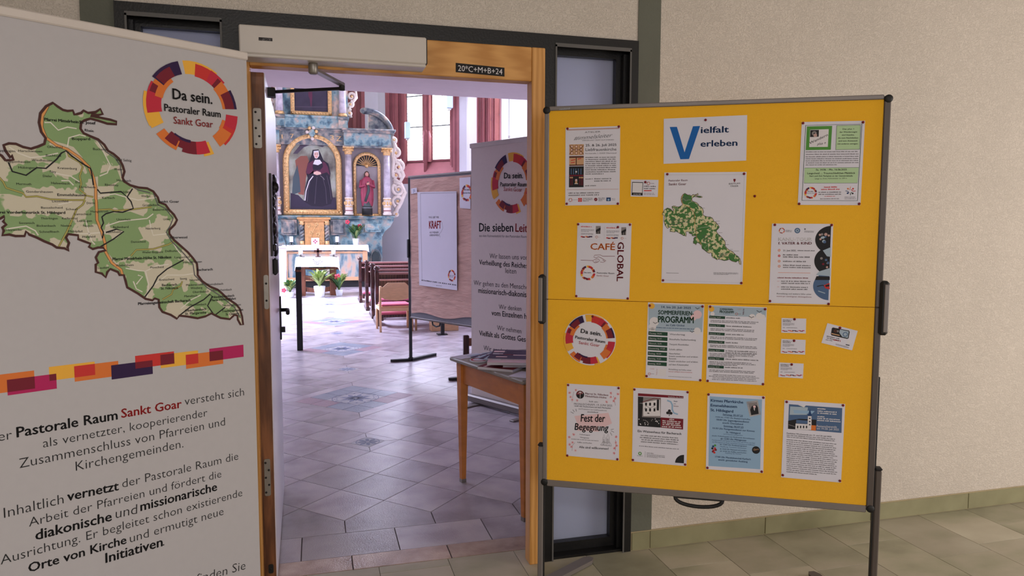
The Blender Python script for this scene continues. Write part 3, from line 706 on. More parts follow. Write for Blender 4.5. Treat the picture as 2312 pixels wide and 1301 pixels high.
Aa = (0, 0, .3458); Bb = (0, 400, .3458); Cc = (0, 760, .4158)
p.part('ring_logo').crop(*Aa); c_, R = ring(p, 1245, 708, 305); rtext(p, c_, R, DASEIN)
# map
def to_px(c_, pts): return [(c_[0]+x*c_[2], c_[1]+y*c_[2]) for x, y in pts]
out = to_px(Aa, [(345, 672), (375, 695), (410, 718), (440, 725), (475, 722), (485, 748), (505, 745), (530, 738), (545, 722), (575, 738), (625, 732), (655, 712), (670, 745), (640, 752), (600, 745), (590, 757), (650, 768), (720, 782), (760, 795), (760, 812), (700, 808), (640, 788), (590, 775), (555, 785), (530, 800), (525, 840), (545, 870), (590, 890), (640, 910), (680, 945), (705, 985), (740, 1005), (775, 1035), (800, 1080), (812, 1120), (800, 1160), (810, 1185), (850, 1210), (905, 1225), (960, 1230), (1000, 1250), (1030, 1290)]) \
    + to_px(Bb, [(1040, 165), (1080, 180), (1105, 215), (1135, 245), (1155, 280), (1140, 310), (1105, 345), (1105, 370), (1135, 410), (1180, 450), (1225, 490), (1260, 530), (1285, 565), (1290, 610), (1290, 640), (1320, 680), (1370, 715), (1420, 735), (1450, 760), (1480, 790), (1540, 830), (1565, 860), (1580, 910), (1587, 965), (1570, 963), (1552, 930), (1550, 905), (1530, 900), (1500, 928), (1440, 920), (1380, 890), (1340, 910), (1290, 922), (1220, 910), (1170, 905), (1155, 925), (1115, 900), (1060, 880), (1040, 850), (1035, 800), (1010, 792), (995, 805), (950, 795), (900, 760), (830, 720), (820, 680), (808, 640), (780, 640), (770, 620), (720, 600), (700, 620), (690, 655), (665, 630), (625, 620), (625, 570), (640, 560), (625, 525), (645, 490), (690, 478), (670, 460), (640, 460), (605, 470), (580, 455), (590, 435), (550, 420), (510, 405), (510, 380), (445, 372), (430, 395), (450, 430), (440, 460), (450, 480), (420, 465), (370, 460), (340, 440), (290, 420), (240, 395), (190, 375), (170, 355), (160, 385), (100, 385), (60, 375), (15, 380), (25, 350), (15, 330), (40, 310), (20, 290), (30, 255)]) \
    + [(-20, 505), (-45, 480), (-62, 440), (-60, 400), (-84, 385), (-62, 348), (-34, 336), (-8, 345), (4, 352), (12, 362), (20, 362), (30, 361), (26, 350), (24, 357), (12, 340), (8, 328), (20, 324), (36, 325), (52, 332), (70, 336), (86, 331), (100, 325), (103, 312), (93, 298), (88, 277), (91, 256), (104, 240)]
IN1 = to_px(Aa, [(55, 1060), (80, 1120), (170, 1145), (240, 1095), (300, 1100), (370, 1040), (400, 1000), (430, 985), (470, 1020), (540, 1070), (590, 1100), (600, 1140), (610, 1210)])
IN2 = to_px(Bb, [(635, 80), (655, 105), (720, 100), (790, 95), (830, 130), (865, 75)])
IN3 = to_px(Bb, [(830, 130), (855, 160), (870, 205), (800, 230), (740, 225), (690, 240), (665, 260), (675, 300), (660, 330), (675, 360), (668, 400)])
IN4 = to_px(Bb, [(655, 455), (740, 405), (808, 355), (760, 340), (690, 362)])
IN5 = to_px(Bb, [(940, 790), (1000, 710), (1030, 650), (1090, 600), (1200, 540)])
IN6 = to_px(Bb, [(1170, 905), (1240, 850), (1330, 800), (1370, 765), (1385, 780), (1355, 840), (1390, 890)])
IN7 = to_px(Bb, [(1405, 900), (1470, 850)])
MOT = to_px(Aa, [(312, 690), (275, 760), (272, 830), (300, 900), (370, 950), (440, 975), (520, 1030), (580, 1090), (610, 1160), (625, 1230), (625, 1300)]) + to_px(Bb, [(628, 150), (633, 280), (665, 360), (685, 430), (690, 490), (730, 560), (790, 605), (800, 640)])
YR1 = to_px(Bb, [(-60, -60), (20, 30), (40, 70), (150, 105), (170, 130), (240, 125), (330, 145), (450, 150), (550, 150), (560, 120), (610, 130)])
YR2 = to_px(Aa, [(440, 985), (450, 1020), (520, 1060), (540, 1090), (520, 1150), (530, 1200), (520, 1240), (560, 1270)])
YR3 = to_px(Bb, [(555, 150), (540, 180), (500, 210), (470, 280), (440, 350), (380, 460)])
YR4 = to_px(Bb, [(630, 215), (720, 210), (750, 220), (870, 210), (990, 195)])
YR5 = to_px(Bb, [(855, 515), (890, 475), (1000, 470), (1100, 440), (1135, 420)])
YR6 = to_px(Bb, [(1060, 800), (1120, 765), (1130, 735), (1180, 710), (1190, 680)])
RV = to_px(Aa, [(560, 880), (640, 920), (690, 990), (750, 1030), (785, 1080), (795, 1150), (830, 1200), (900, 1240), (980, 1260)])
RV2 = to_px(Bb, [(1000, 100), (1030, 180), (1080, 205), (1130, 270), (1110, 320), (1085, 360), (1120, 420), (1200, 500), (1260, 570), (1270, 640), (1350, 720), (1430, 770), (1530, 850), (1570, 920)])
WR = [to_px(Aa, q) for q in ([(290, 800), (330, 800), (380, 850), (440, 830), (500, 840)], [(440, 960), (450, 900), (520, 880), (560, 890)], [(640, 930), (680, 1000), (720, 1080), (700, 1130), (650, 1150)], [(60, 960), (120, 1000), (200, 1030), (290, 1020), (380, 1000)], [(330, 1120), (400, 1140), (460, 1150), (520, 1190)], [(400, 1180), (450, 1180), (480, 1210)])] + \
     [to_px(Bb, q) for q in ([(640, 125), (750, 110), (820, 130), (900, 150), (980, 140), (1030, 130)], [(690, 320), (780, 290), (860, 280), (960, 270), (1000, 240)], [(975, 280), (985, 330), (1000, 380), (1090, 370)], [(380, 180), (430, 170), (470, 160)], [(470, 370), (560, 370), (690, 360)], [(820, 595), (900, 610), (950, 615), (970, 700), (960, 790)], [(950, 615), (1020, 580), (1100, 570)], [(1000, 710), (1090, 640), (1200, 640), (1260, 630)], [(40, 340), (100, 330), (170, 320), (230, 350), (250, 380)], [(560, 280), (575, 350), (600, 420), (620, 440)], [(890, 700), (930, 650), (900, 640)], [(870, 680), (890, 730), (930, 750)], [(1130, 430), (1160, 480), (1200, 520), (1240, 560)], [(1180, 860), (1250, 800), (1310, 770)])]
FO = [to_px(Aa, [(310, 705), (345, 680), (400, 720), (470, 735), (520, 762), (512, 860), (600, 905), (640, 960), (690, 1010), (700, 1080), (640, 1010), (540, 1030), (480, 960), (420, 940), (330, 915), (275, 850), (285, 760)]),
      to_px(Bb, [(700, 240), (850, 225), (960, 265), (980, 300), (900, 330), (935, 400), (860, 430), (880, 500), (760, 560), (700, 490), (690, 430), (760, 400), (810, 355), (720, 330)]),
      to_px(Bb, [(815, 600), (940, 615), (965, 700), (930, 780), (835, 715)]), to_px(Bb, [(0, 20), (110, 40), (160, 100), (140, 130), (60, 110), (0, 110)]),
      to_px(Bb, [(30, 250), (150, 260), (300, 290), (400, 300), (300, 340), (150, 290), (60, 290)]), to_px(Bb, [(640, -20), (760, -60), (790, 20), (700, 60), (640, 60)]),
      to_px(Bb, [(1380, 780), (1470, 860), (1500, 925), (1400, 905), (1360, 850)]), to_px(Bb, [(1060, 760), (1180, 690), (1200, 760), (1100, 800)]), to_px(Aa, [(120, 1120), (210, 1150), (330, 1110), (400, 1200), (300, 1220), (200, 1180)])]
p.part('district_map').crop(0, 0, 1)
def fill(p, pts, m_, lay, raw=False):
    """concave polygon filled by triangulation"""
    uv_ = pts if raw else [p.uv(*q) for q in pts]
    from mathutils.geometry import tessellate_polygon
    tr = tessellate_polygon([[Vector((u, v, 0)) for u, v in uv_]]); y = p.base-STEP*lay
    p.mb().add([(u, y, v) for u, v in uv_], [tuple(t) for t in tr], m_)
fill(p, out, P_MAPB, 1)
for q in FO: fill(p, q, P_FOR, 2)
for q in WR: p.line(q, .0035, P_ROAD, 3)
for q in (YR1, YR2, YR3, YR4, YR5, YR6): p.line(q, .0055, P_BRN, 3.6); p.line(q, .0035, P_YRD, 4)
p.line(MOT, .009, P_BRN, 4.3); p.line(MOT, .0065, P_MOT, 5)
for q in (IN1, IN2, IN3, IN4, IN5, IN6, IN7): p.line(q, .0042, INK, 6)
p.line(RV, .0035, INKG, 6); p.line(RV2, .0035, INKG, 6)
p.line(out, .0075, P_RIVER, 7, closed=True)
p.crop(*Aa).part('place_names')
for tx, x0, y0, x1, y1, bd in [('Pfarrei Mittelrhein', 290, 788, 512, 806, 2), ('St. Josef', 518, 806, 624, 814, 2), ('Rhein', 553, 858, 611, 864, 1), ('Boppard', 470, 914, 588, 916, 1), ('Ohlenfeld', 308, 966, 408, 970, 0), ('Buchenau', 608, 980, 706, 984, 0), ('Herschwiesen', 120, 992, 275, 996, 0), ('Oppenhausen', 42, 1062, 197, 1064, 0), ('pplingen', 0, 990, 100, 994, 0), ('Buchholz', 300, 1022, 400, 1024, 0), ('Windhausen', 207, 1052, 340, 1056, 0), ('Hübingen', 120, 1100, 228, 1103, 0), ('Kratzenburg', 377, 1104, 502, 1108, 0), ('Ney', 327, 1128, 366, 1130, 0), ('Dieler', 280, 1156, 340, 1158, 0), ('Bad Salzig', 760, 1050, 858, 1056, 0), ('Weiler', 745, 1112, 800, 1114, 0), ('Mermuth', 107, 1208, 205, 1210, 0), ('Halsenbach', 335, 1202, 455, 1206, 0), ('Ehr', 493, 1196, 524, 1198, 0), ('Hirzenach', 762, 1184, 855, 1188, 0), ('Rheinbay', 685, 1214, 773, 1216, 0), ('Ehrerheide', 518, 1228, 624, 1230, 0), ('Gondershausen', 170, 1258, 345, 1260, 0), ('Emmelshausen', 375, 1280, 562, 1282, 1), ('Holzfeld', 775, 1260, 852, 1262, 0)]:
    p.t(tx, x0, y0, x1, y1, b=.02*bd, cap=15+2*bd, lay=9)
p.crop(*Bb)
for tx, x0, y0, x1, y1, bd in [('rei Vorderhunsrück St. Hildegard', 0, 238, 425, 240, 2), ('Karbach', 667, 142, 748, 142, 0), ('Liesenfeld', 340, 164, 445, 164, 0), ('Dörth', 566, 176, 618, 176, 0), ('Basselscheid', 268, 206, 408, 206, 0), ('Scheuil', 430, 216, 505, 216, 0), ('Hungenroth', 592, 231, 708, 231, 0), ('Lamscheid', 485, 248, 594, 248, 0), ('Thörlingen', 266, 276, 377, 276, 0), ('Reifenthal', 405, 276, 505, 276, 0), ('Leiningen', 503, 292, 600, 292, 0), ('Sevenich', 124, 306, 225, 306, 0), ('Bickenbach', 240, 324, 362, 324, 0), ('Niedert', 398, 324, 468, 324, 0), ('Norath', 543, 325, 608, 325, 0), ('Heyweiler', 40, 352, 148, 350, 0), ('Schnellbach', 257, 364, 385, 362, 0), ('Mühlpfad', 446, 361, 538, 360, 0), ('Pfalzfeld', 538, 398, 622, 394, 0), ('Utzenhain', 762, 284, 852, 282, 0), ('Badenhard', 738, 334, 838, 332, 0), ('Birkheim', 706, 366, 790, 363, 0), ('Niederburg', 952, 343, 1046, 340, 0), ('Urbar', 1066, 282, 1112, 281, 0), ('Biebernheim', 998, 220, 1106, 218, 0), ('Gründelbach', 930, 190, 1040, 188, 0), ('Sankt Goar', 1030, 167, 1169, 167, 1), ('Werlau', 922, 131, 980, 130, 0), ('Oberwesel', 1110, 402, 1222, 400, 1), ('Damscheid', 856, 430, 950, 427, 0), ('Weiler-Boppard', 928, 498, 1062, 495, 0), ('Dellhofen', 1078, 490, 1160, 488, 0), ('Pfarrei Mittelrhein-Höhe St. Nikolaus', 735, 544, 1118, 530, 2), ('Langscheid', 1140, 531, 1238, 527, 0), ('Henschhausen', 1195, 563, 1318, 558, 0), ('Wiebelsheim', 756, 584, 872, 580, 0), ('Laudert', 640, 600, 712, 596, 0), ('Perscheid', 982, 597, 1068, 593, 0), ('Bacharach', 1284, 613, 1388, 609, 1), ('Breitscheid', 1040, 678, 1136, 673, 0), ('Steeg', 1175, 671, 1220, 668, 0), ('Neurath', 1238, 679, 1300, 676, 0), ('Bacharach', 1057, 713, 1155, 708, 1), ('St. Nikolaus', 1050, 735, 1162, 730, 1), ('Medenscheid', 1215, 712, 1325, 706, 0), ('Winzberg', 1244, 732, 1320, 728, 0), ('Rheindiebach', 1350, 708, 1456, 702, 0), ('Oberdiebach', 1258, 758, 1362, 752, 0), ('Manubach', 1203, 785, 1288, 780, 0), ('Niederheimbach', 1390, 746, 1512, 740, 0), ('Niederheimbach', 1388, 792, 1528, 780, 1), ('Maria Himmelfahrt', 1375, 812, 1540, 800, 1), ('Pfarreiengemeinschaft Bacharach', 902, 836, 1244, 812, 2), ('Oberheimbach', 1230, 842, 1346, 836, 0), ('Oberheimbach', 1208, 880, 1346, 868, 1), ('St. Margaretha', 1208, 900, 1346, 890, 1), ('Trechtingshausen', 1448, 846, 1572, 838, 0), ('Trechtingshausen', 1448, 884, 1586, 872, 1), ('St. Clemens', 1474, 904, 1560, 896, 1)]:
    p.t(tx, x0, y0, x1, y1, b=.02*bd, cap=14+2*bd, lay=9)
# colour band of overlapping blocks
p.crop(*Cc).part('colour_block')
rc = [((-120, 237), (190, 282), P_ORG), ((37, 236), (309, 283), P_MAG), ((265, 166), (517, 208), P_YEL), ((402, 162), (645, 213), P_ORG), ((603, 157), (830, 203), P_NAV), ((733, 106), (947, 147), P_RED), ((870, 100), (1077, 145), P_YEL), ((1008, 100), (1212, 148), P_ORG), ((1136, 67), (1323, 110), P_MAG)]
rr = []
for a, c_, m_ in rc:
    A, B = p.uv(*a), p.uv(*c_); rr.append((A[0], B[0], B[1], A[1], m_))
rr[0] = (-BW+.002, rr[0][1], rr[0][2], rr[1][3]+.018, P_ORG)
for i, (x0, x1, z0, z1, m_) in enumerate(rr):
    p.cur = 'colour_block#%d' % i; p.raw([(x0, z0), (x1, z0), (x1, z1), (x0, z1)], m_, 1+.3*i)
p.cur = 'block_overlap'
ov = [P_MAR, P_MAR, P_RED, P_NAV, P_MAR, P_MAR, P_RED, P_MAR]
for i in range(len(rr)-1):
    a, c_ = rr[i], rr[i+1]; x0, x1, z0, z1 = max(a[0], c_[0]), min(a[1], c_[1]), max(a[2], c_[2]), min(a[3], c_[3])
    p.cur = 'block_overlap#%d' % i
    if x1 > x0 and z1 > z0: p.raw([(x0, z0), (x1, z0), (x1, z1), (x0, z1)], ov[i], 6)
p.part('lettering')
for tx, x0, y0, x1, y1, m_, b_ in [('Der', -75, 582, 66, 556, INK, -.008), ('Pastorale Raum', 92, 548, 638, 450, INK, .03), ('Sankt Goar', 660, 442, 986, 386, INKR, .03), ('versteht sich', 1003, 374, 1325, 320, INK, -.008),
        ('als vernetzter, kooperierender', 234, 604, 1126, 432, INK, -.008), ('Zusammenschluss von Pfarreien und', 106, 716, 1222, 482, INK, -.008), ('Kirchengemeinden.', 412, 730, 996, 602, INK, -.008),
        ('Inhaltlich', 22, 986, 346, 906, INK, -.008), ('vernetzt', 366, 894, 644, 834, INK, .03), ('der Pastorale Raum die', 664, 822, 1294, 668, INK, -.008), ('Arbeit der Pfarreien und fördert die', 158, 1034, 1202, 764, INK, -.008),
        ('diakonische', 194, 1106, 606, 1000, INK, .03), ('und', 628, 988, 744, 962, INK, -.008), ('missionarische', 764, 948, 1178, 836, INK, .03), ('Ausrichtung. Er begleitet schon existierende', 4, 1240, 1316, 866, INK, -.008),
        ('Orte von Kirche', 156, 1282, 686, 1124, INK, .03), ('und ermutigt neue', 706, 1120, 1214, 968, INK, -.008), ('Initiativen', 574, 1230, 882, 1138, INK, .03), ('.', 884, 1136, 892, 1134, INK, 0), ('Weitere Informationen finden Sie', 240, 1580, 1332, 1264, INK, -.008)]:
    p.t(tx, x0, y0, x1, y1, m_, b=b_, lay=3)
p.flush()
# ================================================================== pinboard in the foyer
PP = Plane((.88, 2.75, 0), 118.2)
pb = thing('pinboard', 'large yellow foldable pinboard on grey metal posts, covered with posters, right of doorway', 'pinboard', (.88, 2.75, 0), PP.rz)
X0, X1 = .022, 1.232; ZT, ZB = 1.962, .472; ZM = PP.uv(1240, 676)[1]
bx('felt_panel', pb, X0, X1, 0, .022, ZM+.001, ZT, M_YEL); bx('felt_panel', pb, X0, X1, 0, .022, ZB, ZM-.001, M_YEL)
bx('top_rail', pb, X0, X1, -.006, .028, ZT, ZT+.017, M_ALU, bev=.003); bx('bottom_rail', pb, X0, X1, -.006, .028, ZB-.026, ZB, M_ALU, bev=.003)
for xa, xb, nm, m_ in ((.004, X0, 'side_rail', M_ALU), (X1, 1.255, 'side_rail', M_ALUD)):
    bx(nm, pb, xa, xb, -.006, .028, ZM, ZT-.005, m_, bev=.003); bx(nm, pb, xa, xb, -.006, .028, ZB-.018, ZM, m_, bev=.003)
for xa, zz in ((.012, ZT), (1.246, ZT), (.012, ZB-.012), (1.246, ZB-.012)):
    b = MB(); b.lathe([(.004, -.008), (.0145, -.006), (.0145, .03), (.004, .031)], M_BLK2, 14, T=Matrix.Translation((xa, 0, zz+.002)) @ Matrix.Rotation(-math.pi/2, 4, 'X')); b.build('corner_cap', pb)
for xc, pys, pxs in ((-.002, (620, 731), 1228), (1.259, (634, 756), 1980)):
    za = PP.uv(pxs, pys[0])[1]; zc = PP.uv(pxs, pys[1])[1]
    h_ = MB().box(xc-.014, xc+.016, -.02, .03, zc, za, M_BLK2, bev=.008).build('folding_joint', pb)
    sg = -1 if xc < .5 else 1
    bx('joint_cover', h_, xc-.012 if sg < 0 else xc-.002, xc+.004 if sg < 0 else xc+.014, -.024, -.019, zc+.012, za-.012, M_ALU, bev=.002)
zl = PP.uv(1222, 1008)[1]; zr = PP.uv(1968, 1062)[1]
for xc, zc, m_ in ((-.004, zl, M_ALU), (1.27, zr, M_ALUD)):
    sg = -1 if xc < .5 else 1
    b = MB(); b.box(xc-.011, xc+.011, -.004, .026, .012, zc, m_, bev=.004); po = b.build('post', pb)
    bx('post_cap', po, xc-.013, xc+.013, -.006, .028, zc, zc+.010, M_BLK2, bev=.004)
    bx('inner_post', po, xc-sg*.012-.003, xc-sg*.012+.003, .002, .02, .03, zc+.35, M_BLK2)
def footbar(par, P0, tip, w_, h, m_, nm='foot'):
    d = Vector((tip[0]-P0[0], tip[1]-P0[1], 0)); L_ = d.length; b = MB()
    T = Matrix.Translation((P0[0], P0[1], 0)) @ Matrix.Rotation(math.atan2(d.y, d.x), 4, 'Z')
    b.prism([(0, -w_/2), (L_-w_/2, -w_/2), (L_, -w_/4), (L_, w_/4), (L_-w_/2, w_/2), (0, w_/2)], .004, h, m_, axis='z', T=T)
    b.lathe([(.012, h), (.012, h+.01), (.006, h+.013)], M_BLK2, 10, T=T @ Matrix.Translation((.02, 0, 0)))
    return b.build(nm, par)
iv = Matrix.Rotation(-PP.rz, 3, 'Z')
def loc2(P): return iv @ (Vector((P[0], P[1], 0))-Vector((.88, 2.75, 0)))
footbar(pb, (-.004, .01), loc2((1.175, 2.93)), .05, .022, M_ALU); footbar(pb, (-.004, .01), (.05, -.38), .05, .022, M_ALU)
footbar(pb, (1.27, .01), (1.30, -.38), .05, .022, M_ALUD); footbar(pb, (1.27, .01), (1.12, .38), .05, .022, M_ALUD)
h0 = PP.uv(1524, 1120)[0]; h1 = PP.uv(1632, 1132)[0]
b = MB(); b.tube([(h0+(h1-h0)*(.5-.5*math.cos(q*math.pi/14)), .01, ZB-.028-.036*math.sin(q*math.pi/14)**.8) for q in range(15)], .0075, M_BLK2, 8); b.box(h0-.005, h1+.005, .004, .018, ZB-.034, ZB-.026, M_BLK2); b.build('carry_handle', pb)
p = Print(Plane((.88, 2.75, 0), 118.2), -.0062, pb); p.crop(1230, 230, .20753).part('maker_lettering').t('neuland', 160, 88, 272, 80, P_CBLUE, cap=17, lay=1); p.flush()
PINM = MB(); PINM.lathe([(.0042, .0002), (.0048, .003), (.0036, .006), (.0008, .007)], P_WINE, 10, T=Matrix.Rotation(math.pi/2, 4, 'X'))
pin0 = None
def pin(px_, py_, label, group, dep=.0015, m_=None):
    global pin0
    u, v = PP.uv(px_, py_); P = Vector((.88, 2.75, 0)) + PP.d*u + PP.b*(-dep); P.z = v
    if pin0 is None: o = PINM.build('pushpin', None); pin0 = o
    else: o = pin0.copy(); COL.objects.link(o)
    o.location = P; o.rotation_euler = (0, 0, PP.rz); return tag(o, label, 'pushpin', group)
def sheet(name, label, cat, corners, crop=(0, 0, 1), m_=None, dep=.0014, round_=None, pins=(), pinname=None):
    """paper on the pinboard, corners TL TR BR BL in pixels of crop"""
    f = lambda q: PP.uv(crop[0]+q[0]*crop[2], crop[1]+q[1]*crop[2])
    if round_: cu = f(round_[:2]); R = abs(f((round_[0]+round_[2], round_[1]))[0]-f((round_[0]-round_[2], round_[1]))[0])/2; pts = [(cu[0]+R*math.sin(q*math.pi/24), cu[1]+R*math.cos(q*math.pi/24)) for q in range(48)]
    else: pts = [f(q) for q in corners]
    cu = (sum(q[0] for q in pts)/len(pts), sum(q[1] for q in pts)/len(pts))
    O = Vector((.88, 2.75, 0))+PP.d*cu[0]; O.z = cu[1]
    t = thing(name, label, cat, O, PP.rz)
    b = MB(); b.prism([(q[0]-cu[0], q[1]-cu[1]) for q in pts], -dep, -dep+.0004, m_ or M_PAPER); b.build('paper', t)
    pl = Plane(O, 118.2); pr = Print(pl, -dep, t).crop(*crop)
    cn = ['top left', 'top right', 'bottom left', 'bottom right']
    for i, q in enumerate(pins):
        pin(crop[0]+q[0]*crop[2], crop[1]+q[1]*crop[2], 'dark red pushpin in '+(cn[i]+' corner of ' if len(pins) > 1 else 'top edge of ')+(pinname or 'a sheet'), 'pushpins on the yellow board', dep+.0002)
    return pr
# --- studio poster
p = sheet('poster', 'poster with three church photos headed Himmelsleiter, top left of yellow board', 'poster', [(48, 62), (893, 32), (882, 1250), (44, 1262)], (1270, 280, .14599), pins=[(80, 74), (873, 42), (68, 1234), (857, 1233)], pinname='the Himmelsleiter poster')
p.part('heading').poly([(70, 82), (880, 56), (880, 76), (70, 102)], P_TAUPE)
p.t('ATELIER', 345, 140, 590, 130, INKG, cap=22).t('#immelsleiter', 175, 252, 775, 200, INK, cap=62, sl=.45, b=-.012, lay=5).t('GRENZKUNST TRIFFT ZUM STERNEN', 305, 264, 795, 252, INKG, cap=16)
p.t('25. & 26. Juli 2025', 358, 348, 834, 338, INK, b=.012, cap=36).t('Liebfrauenkirche', 356, 420, 834, 412, INK, cap=46).t('Kirchstraße 1, 55430 Oberwesel', 354, 466, 834, 458, INKG, cap=20)
p.part('photo').rect(106, 318, 328, 480, P_SAND)
for i in range(3):
    for k in range(3): p.disc(145+70*i, 350+50*k, 26, P_BRN, 2, r0=.82).disc(145+70*i, 350+50*k, 11, P_PALE, 3)
p.line([(106, 330), (160, 398), (106, 470)], .002, P_BRN, 4).line([(328, 330), (270, 398), (328, 470)], .002, P_BRN, 4).line([(160, 398), (270, 398)], .0015, P_BRN, 4)
p.rect(104, 498, 328, 646, P_SAND).rect(104, 498, 328, 522, P_BRN, 2).rect(104, 630, 328, 646, P_BRN, 2).rect(206, 520, 220, 630, P_BRN, 2)
for a in ((130, 566, 200, 550), (130, 602, 190, 592), (236, 546, 290, 530)): p.line([a[:2], a[2:]], .003, P_RED, 3)
p.rect(102, 658, 326, 978, P_DARK)
for x in (135, 172, 205, 245, 285): p.rect(x-6, 690, x+6, 780, P_SLATE, 2)
p.rect(102, 790, 326, 806, P_MAR, 2)
for x in (125, 150, 265, 290, 310): p.disc(x, 830, 12, P_SAND, 2).rect(x-4, 840, x+4, 950, P_MAR, 2)
p.disc(212, 740, 13, P_WHITE, 3).disc(212, 870, 17, P_PALE, 3).rect(196, 880, 228, 920, P_SAND, 3).line([(185, 925), (240, 925)], .002, P_WHITE, 3)
p.part('text').g(354, 520, 830, 514, 32, 9, INKG, .42).g(354, 854, 462, 850, 30, 1, INKG).g(492, 850, 752, 846, 34, 2, INKG).g(350, 958, 534, 954, 30, 1, INKG)
p.line([(66, 1018), (866, 1008)], .0015, P_TAUPE, 2).g(94, 1072, 574, 1064, 34, 2, INKG)
p.part('logo'); c_, R = ring(p, 124, 1176, 29, small=True); p.g(165, 1174, 232, 1172, 12, 1, INKG); p.rect(242, 1146, 300, 1204, P_RED).disc(270, 1176, 17, P_PALE, 2, r0=.7); p.g(316, 1152, 470, 1150, 20, 3, INKG); p.disc(514, 1168, 26, P_WINE).line([(500, 1180), (516, 1160), (526, 1172)], .001, P_PALE, 2); p.g(556, 1148, 660, 1146, 20, 3, INKG); p.rect(678, 1138, 746, 1194, P_DBLUE).disc(712, 1172, 16, P_SKY, 2); p.g(764, 1160, 820, 1158, 20, 2, INKL); p.flush()
# --- heading sheet
C3 = (1480, 240, .3229)
p = sheet('poster', 'landscape sheet reading Vielfalt erleben with a giant blue V, top centre of yellow board', 'poster', [(58, 88), (641, 62), (634, 380), (56, 403)], C3, pins=[(350, 97)], pinname='the blue V sheet')
p.part('lettering'); p.poly([(99, 145), (150, 144), (203, 322), (262, 140), (312, 138), (234, 369), (174, 371)], P_BLUE, 2)
p.parts['lettering'] = MB(); p.cur = 'lettering'; uvs = [p.uv(*q) for q in [(99, 145), (150, 144), (203, 322), (262, 140), (312, 138), (234, 369), (174, 371)]]; fill(p, uvs, P_BLUE, 2, raw=True)
p.t('ielfalt', 318, 188, 511, 182, P_DBLUE, b=.03, cap=44).t('erleben', 316, 283, 571, 276, P_DBLUE, b=.03, cap=44); p.flush()
# --- small map poster
p = sheet('poster', 'tall white poster with small green district map, centre of the yellow board', 'poster', [(62, 464), (637, 459), (607, 1247), (41, 1235)], C3, pins=[(83, 476), (619, 473), (53, 1217), (600, 1236)], pinname='the district map poster')
p.part('heading').t('Pastoraler Raum', 92, 526, 224, 523, P_WINE, b=.01, cap=13).t('Sankt Goar', 92, 553, 215, 551, P_WINE, b=.02, cap=16)
p.t('BISTUM', 514, 548, 590, 545, INK, cap=11).t('TRIER', 522, 565, 580, 563, INK, cap=11).part('logo').rect(545, 508, 560, 516, P_WINE).rect(549, 508, 556, 530, P_WINE, 2).poly([(543, 516), (562, 516), (552, 532)], P_WINE, 1)
p.part('frame_line').line([(83, 480), (621, 478), (598, 1236), (60, 1216)], .0006, INKL, 1)
P1 = PB.uv(119.3, 232.4, -.0006); P2 = PB.uv(548.8, 733.7, -.0006); Q1 = p.uv(206, 608); Q2 = p.uv(597, 1108)
kx = (Q2[0]-Q1[0])/(P2[0]-P1[0]); kz = (Q2[1]-Q1[1])/(P2[1]-P1[1])
def mm(pts): return [(Q1[0]+(a[0]-P1[0])*kx, Q1[1]+(a[1]-P1[1])*kz) for a in [PB.uv(x, y, -.0006) for x, y in pts]]
class Id:  # draw already converted coordinates
    def __init__(s, p): s.p = p
def rl(p, pts, w_, m_, lay, closed=False):
    f = p.uv; p.uv = lambda x, y: (x, y); p.line(pts, w_, m_, lay, closed); p.uv = f
p.part('district_map'); fill(p, mm(out), P_MAPS, 1, raw=True)
P_FORS = pm('small_map_forest', (66, 120, 60))
for q in FO: fill(p, mm(q), P_FORS, 2, raw=True)
for q in WR: rl(p, mm(q), .0007, P_ROAD, 3)
rl(p, mm(MOT), .0012, P_MOT, 4)
for q in (IN1, IN3, IN4, IN5, IN6): rl(p, mm(q), .0012, INK, 5)
rl(p, mm(out), .0016, P_RIVER, 6, True)
p.g(185, 636, 235, 635, 9, 4, INKG).g(110, 795, 250, 794, 16, 3, INKG, th=.3).g(420, 805, 452, 804, 17, 2, INKG, th=.15).g(330, 905, 390, 903, 14, 4, INKG, th=.3).g(445, 1030, 500, 1030, 12, 3, INKG, th=.3)
for a in ((325, 712, 345), (440, 884, 468), (488, 940, 497), (490, 968, 514), (520, 1001, 540), (525, 1013, 584)): p.line([(a[0], a[1]), (a[2], a[1])], .0008, INK, 3)
p.part('text').line([(75, 1166), (162, 1168)], .0011, INK, 2).g(406, 1164, 578, 1167, 6, 3, INKG, th=.5); p.flush()
# --- contact card with code plate left out
C2 = (1230, 230, .20753)
p = sheet('card', 'small white card with a black-edged empty square, between the Himmelsleiter and map posters', 'card', [(938, 846), (1238, 850), (1229, 1036), (935, 1030)], C2, pins=[(1095, 875)], pinname='the small scan card')
p.part('frame').poly([(950, 872), (1070, 876), (1064, 1020), (944, 1016)], INK).poly([(956, 880), (1064, 883), (1060, 990), (952, 987)], P_WHITE, 2).t('SCAN ME', 964, 1012, 1044, 1014, P_WHITE, cap=14)
p.part('logo'); ring(p, 1128, 888, 19, small=True); p.part('text').g(1154, 888, 1192, 889, 10, 1).g(1078, 920, 1204, 922, 24, 2).rect(1078, 962, 1162, 972, P_RED).g(1078, 994, 1196, 996, 14, 2, INKL); p.flush()
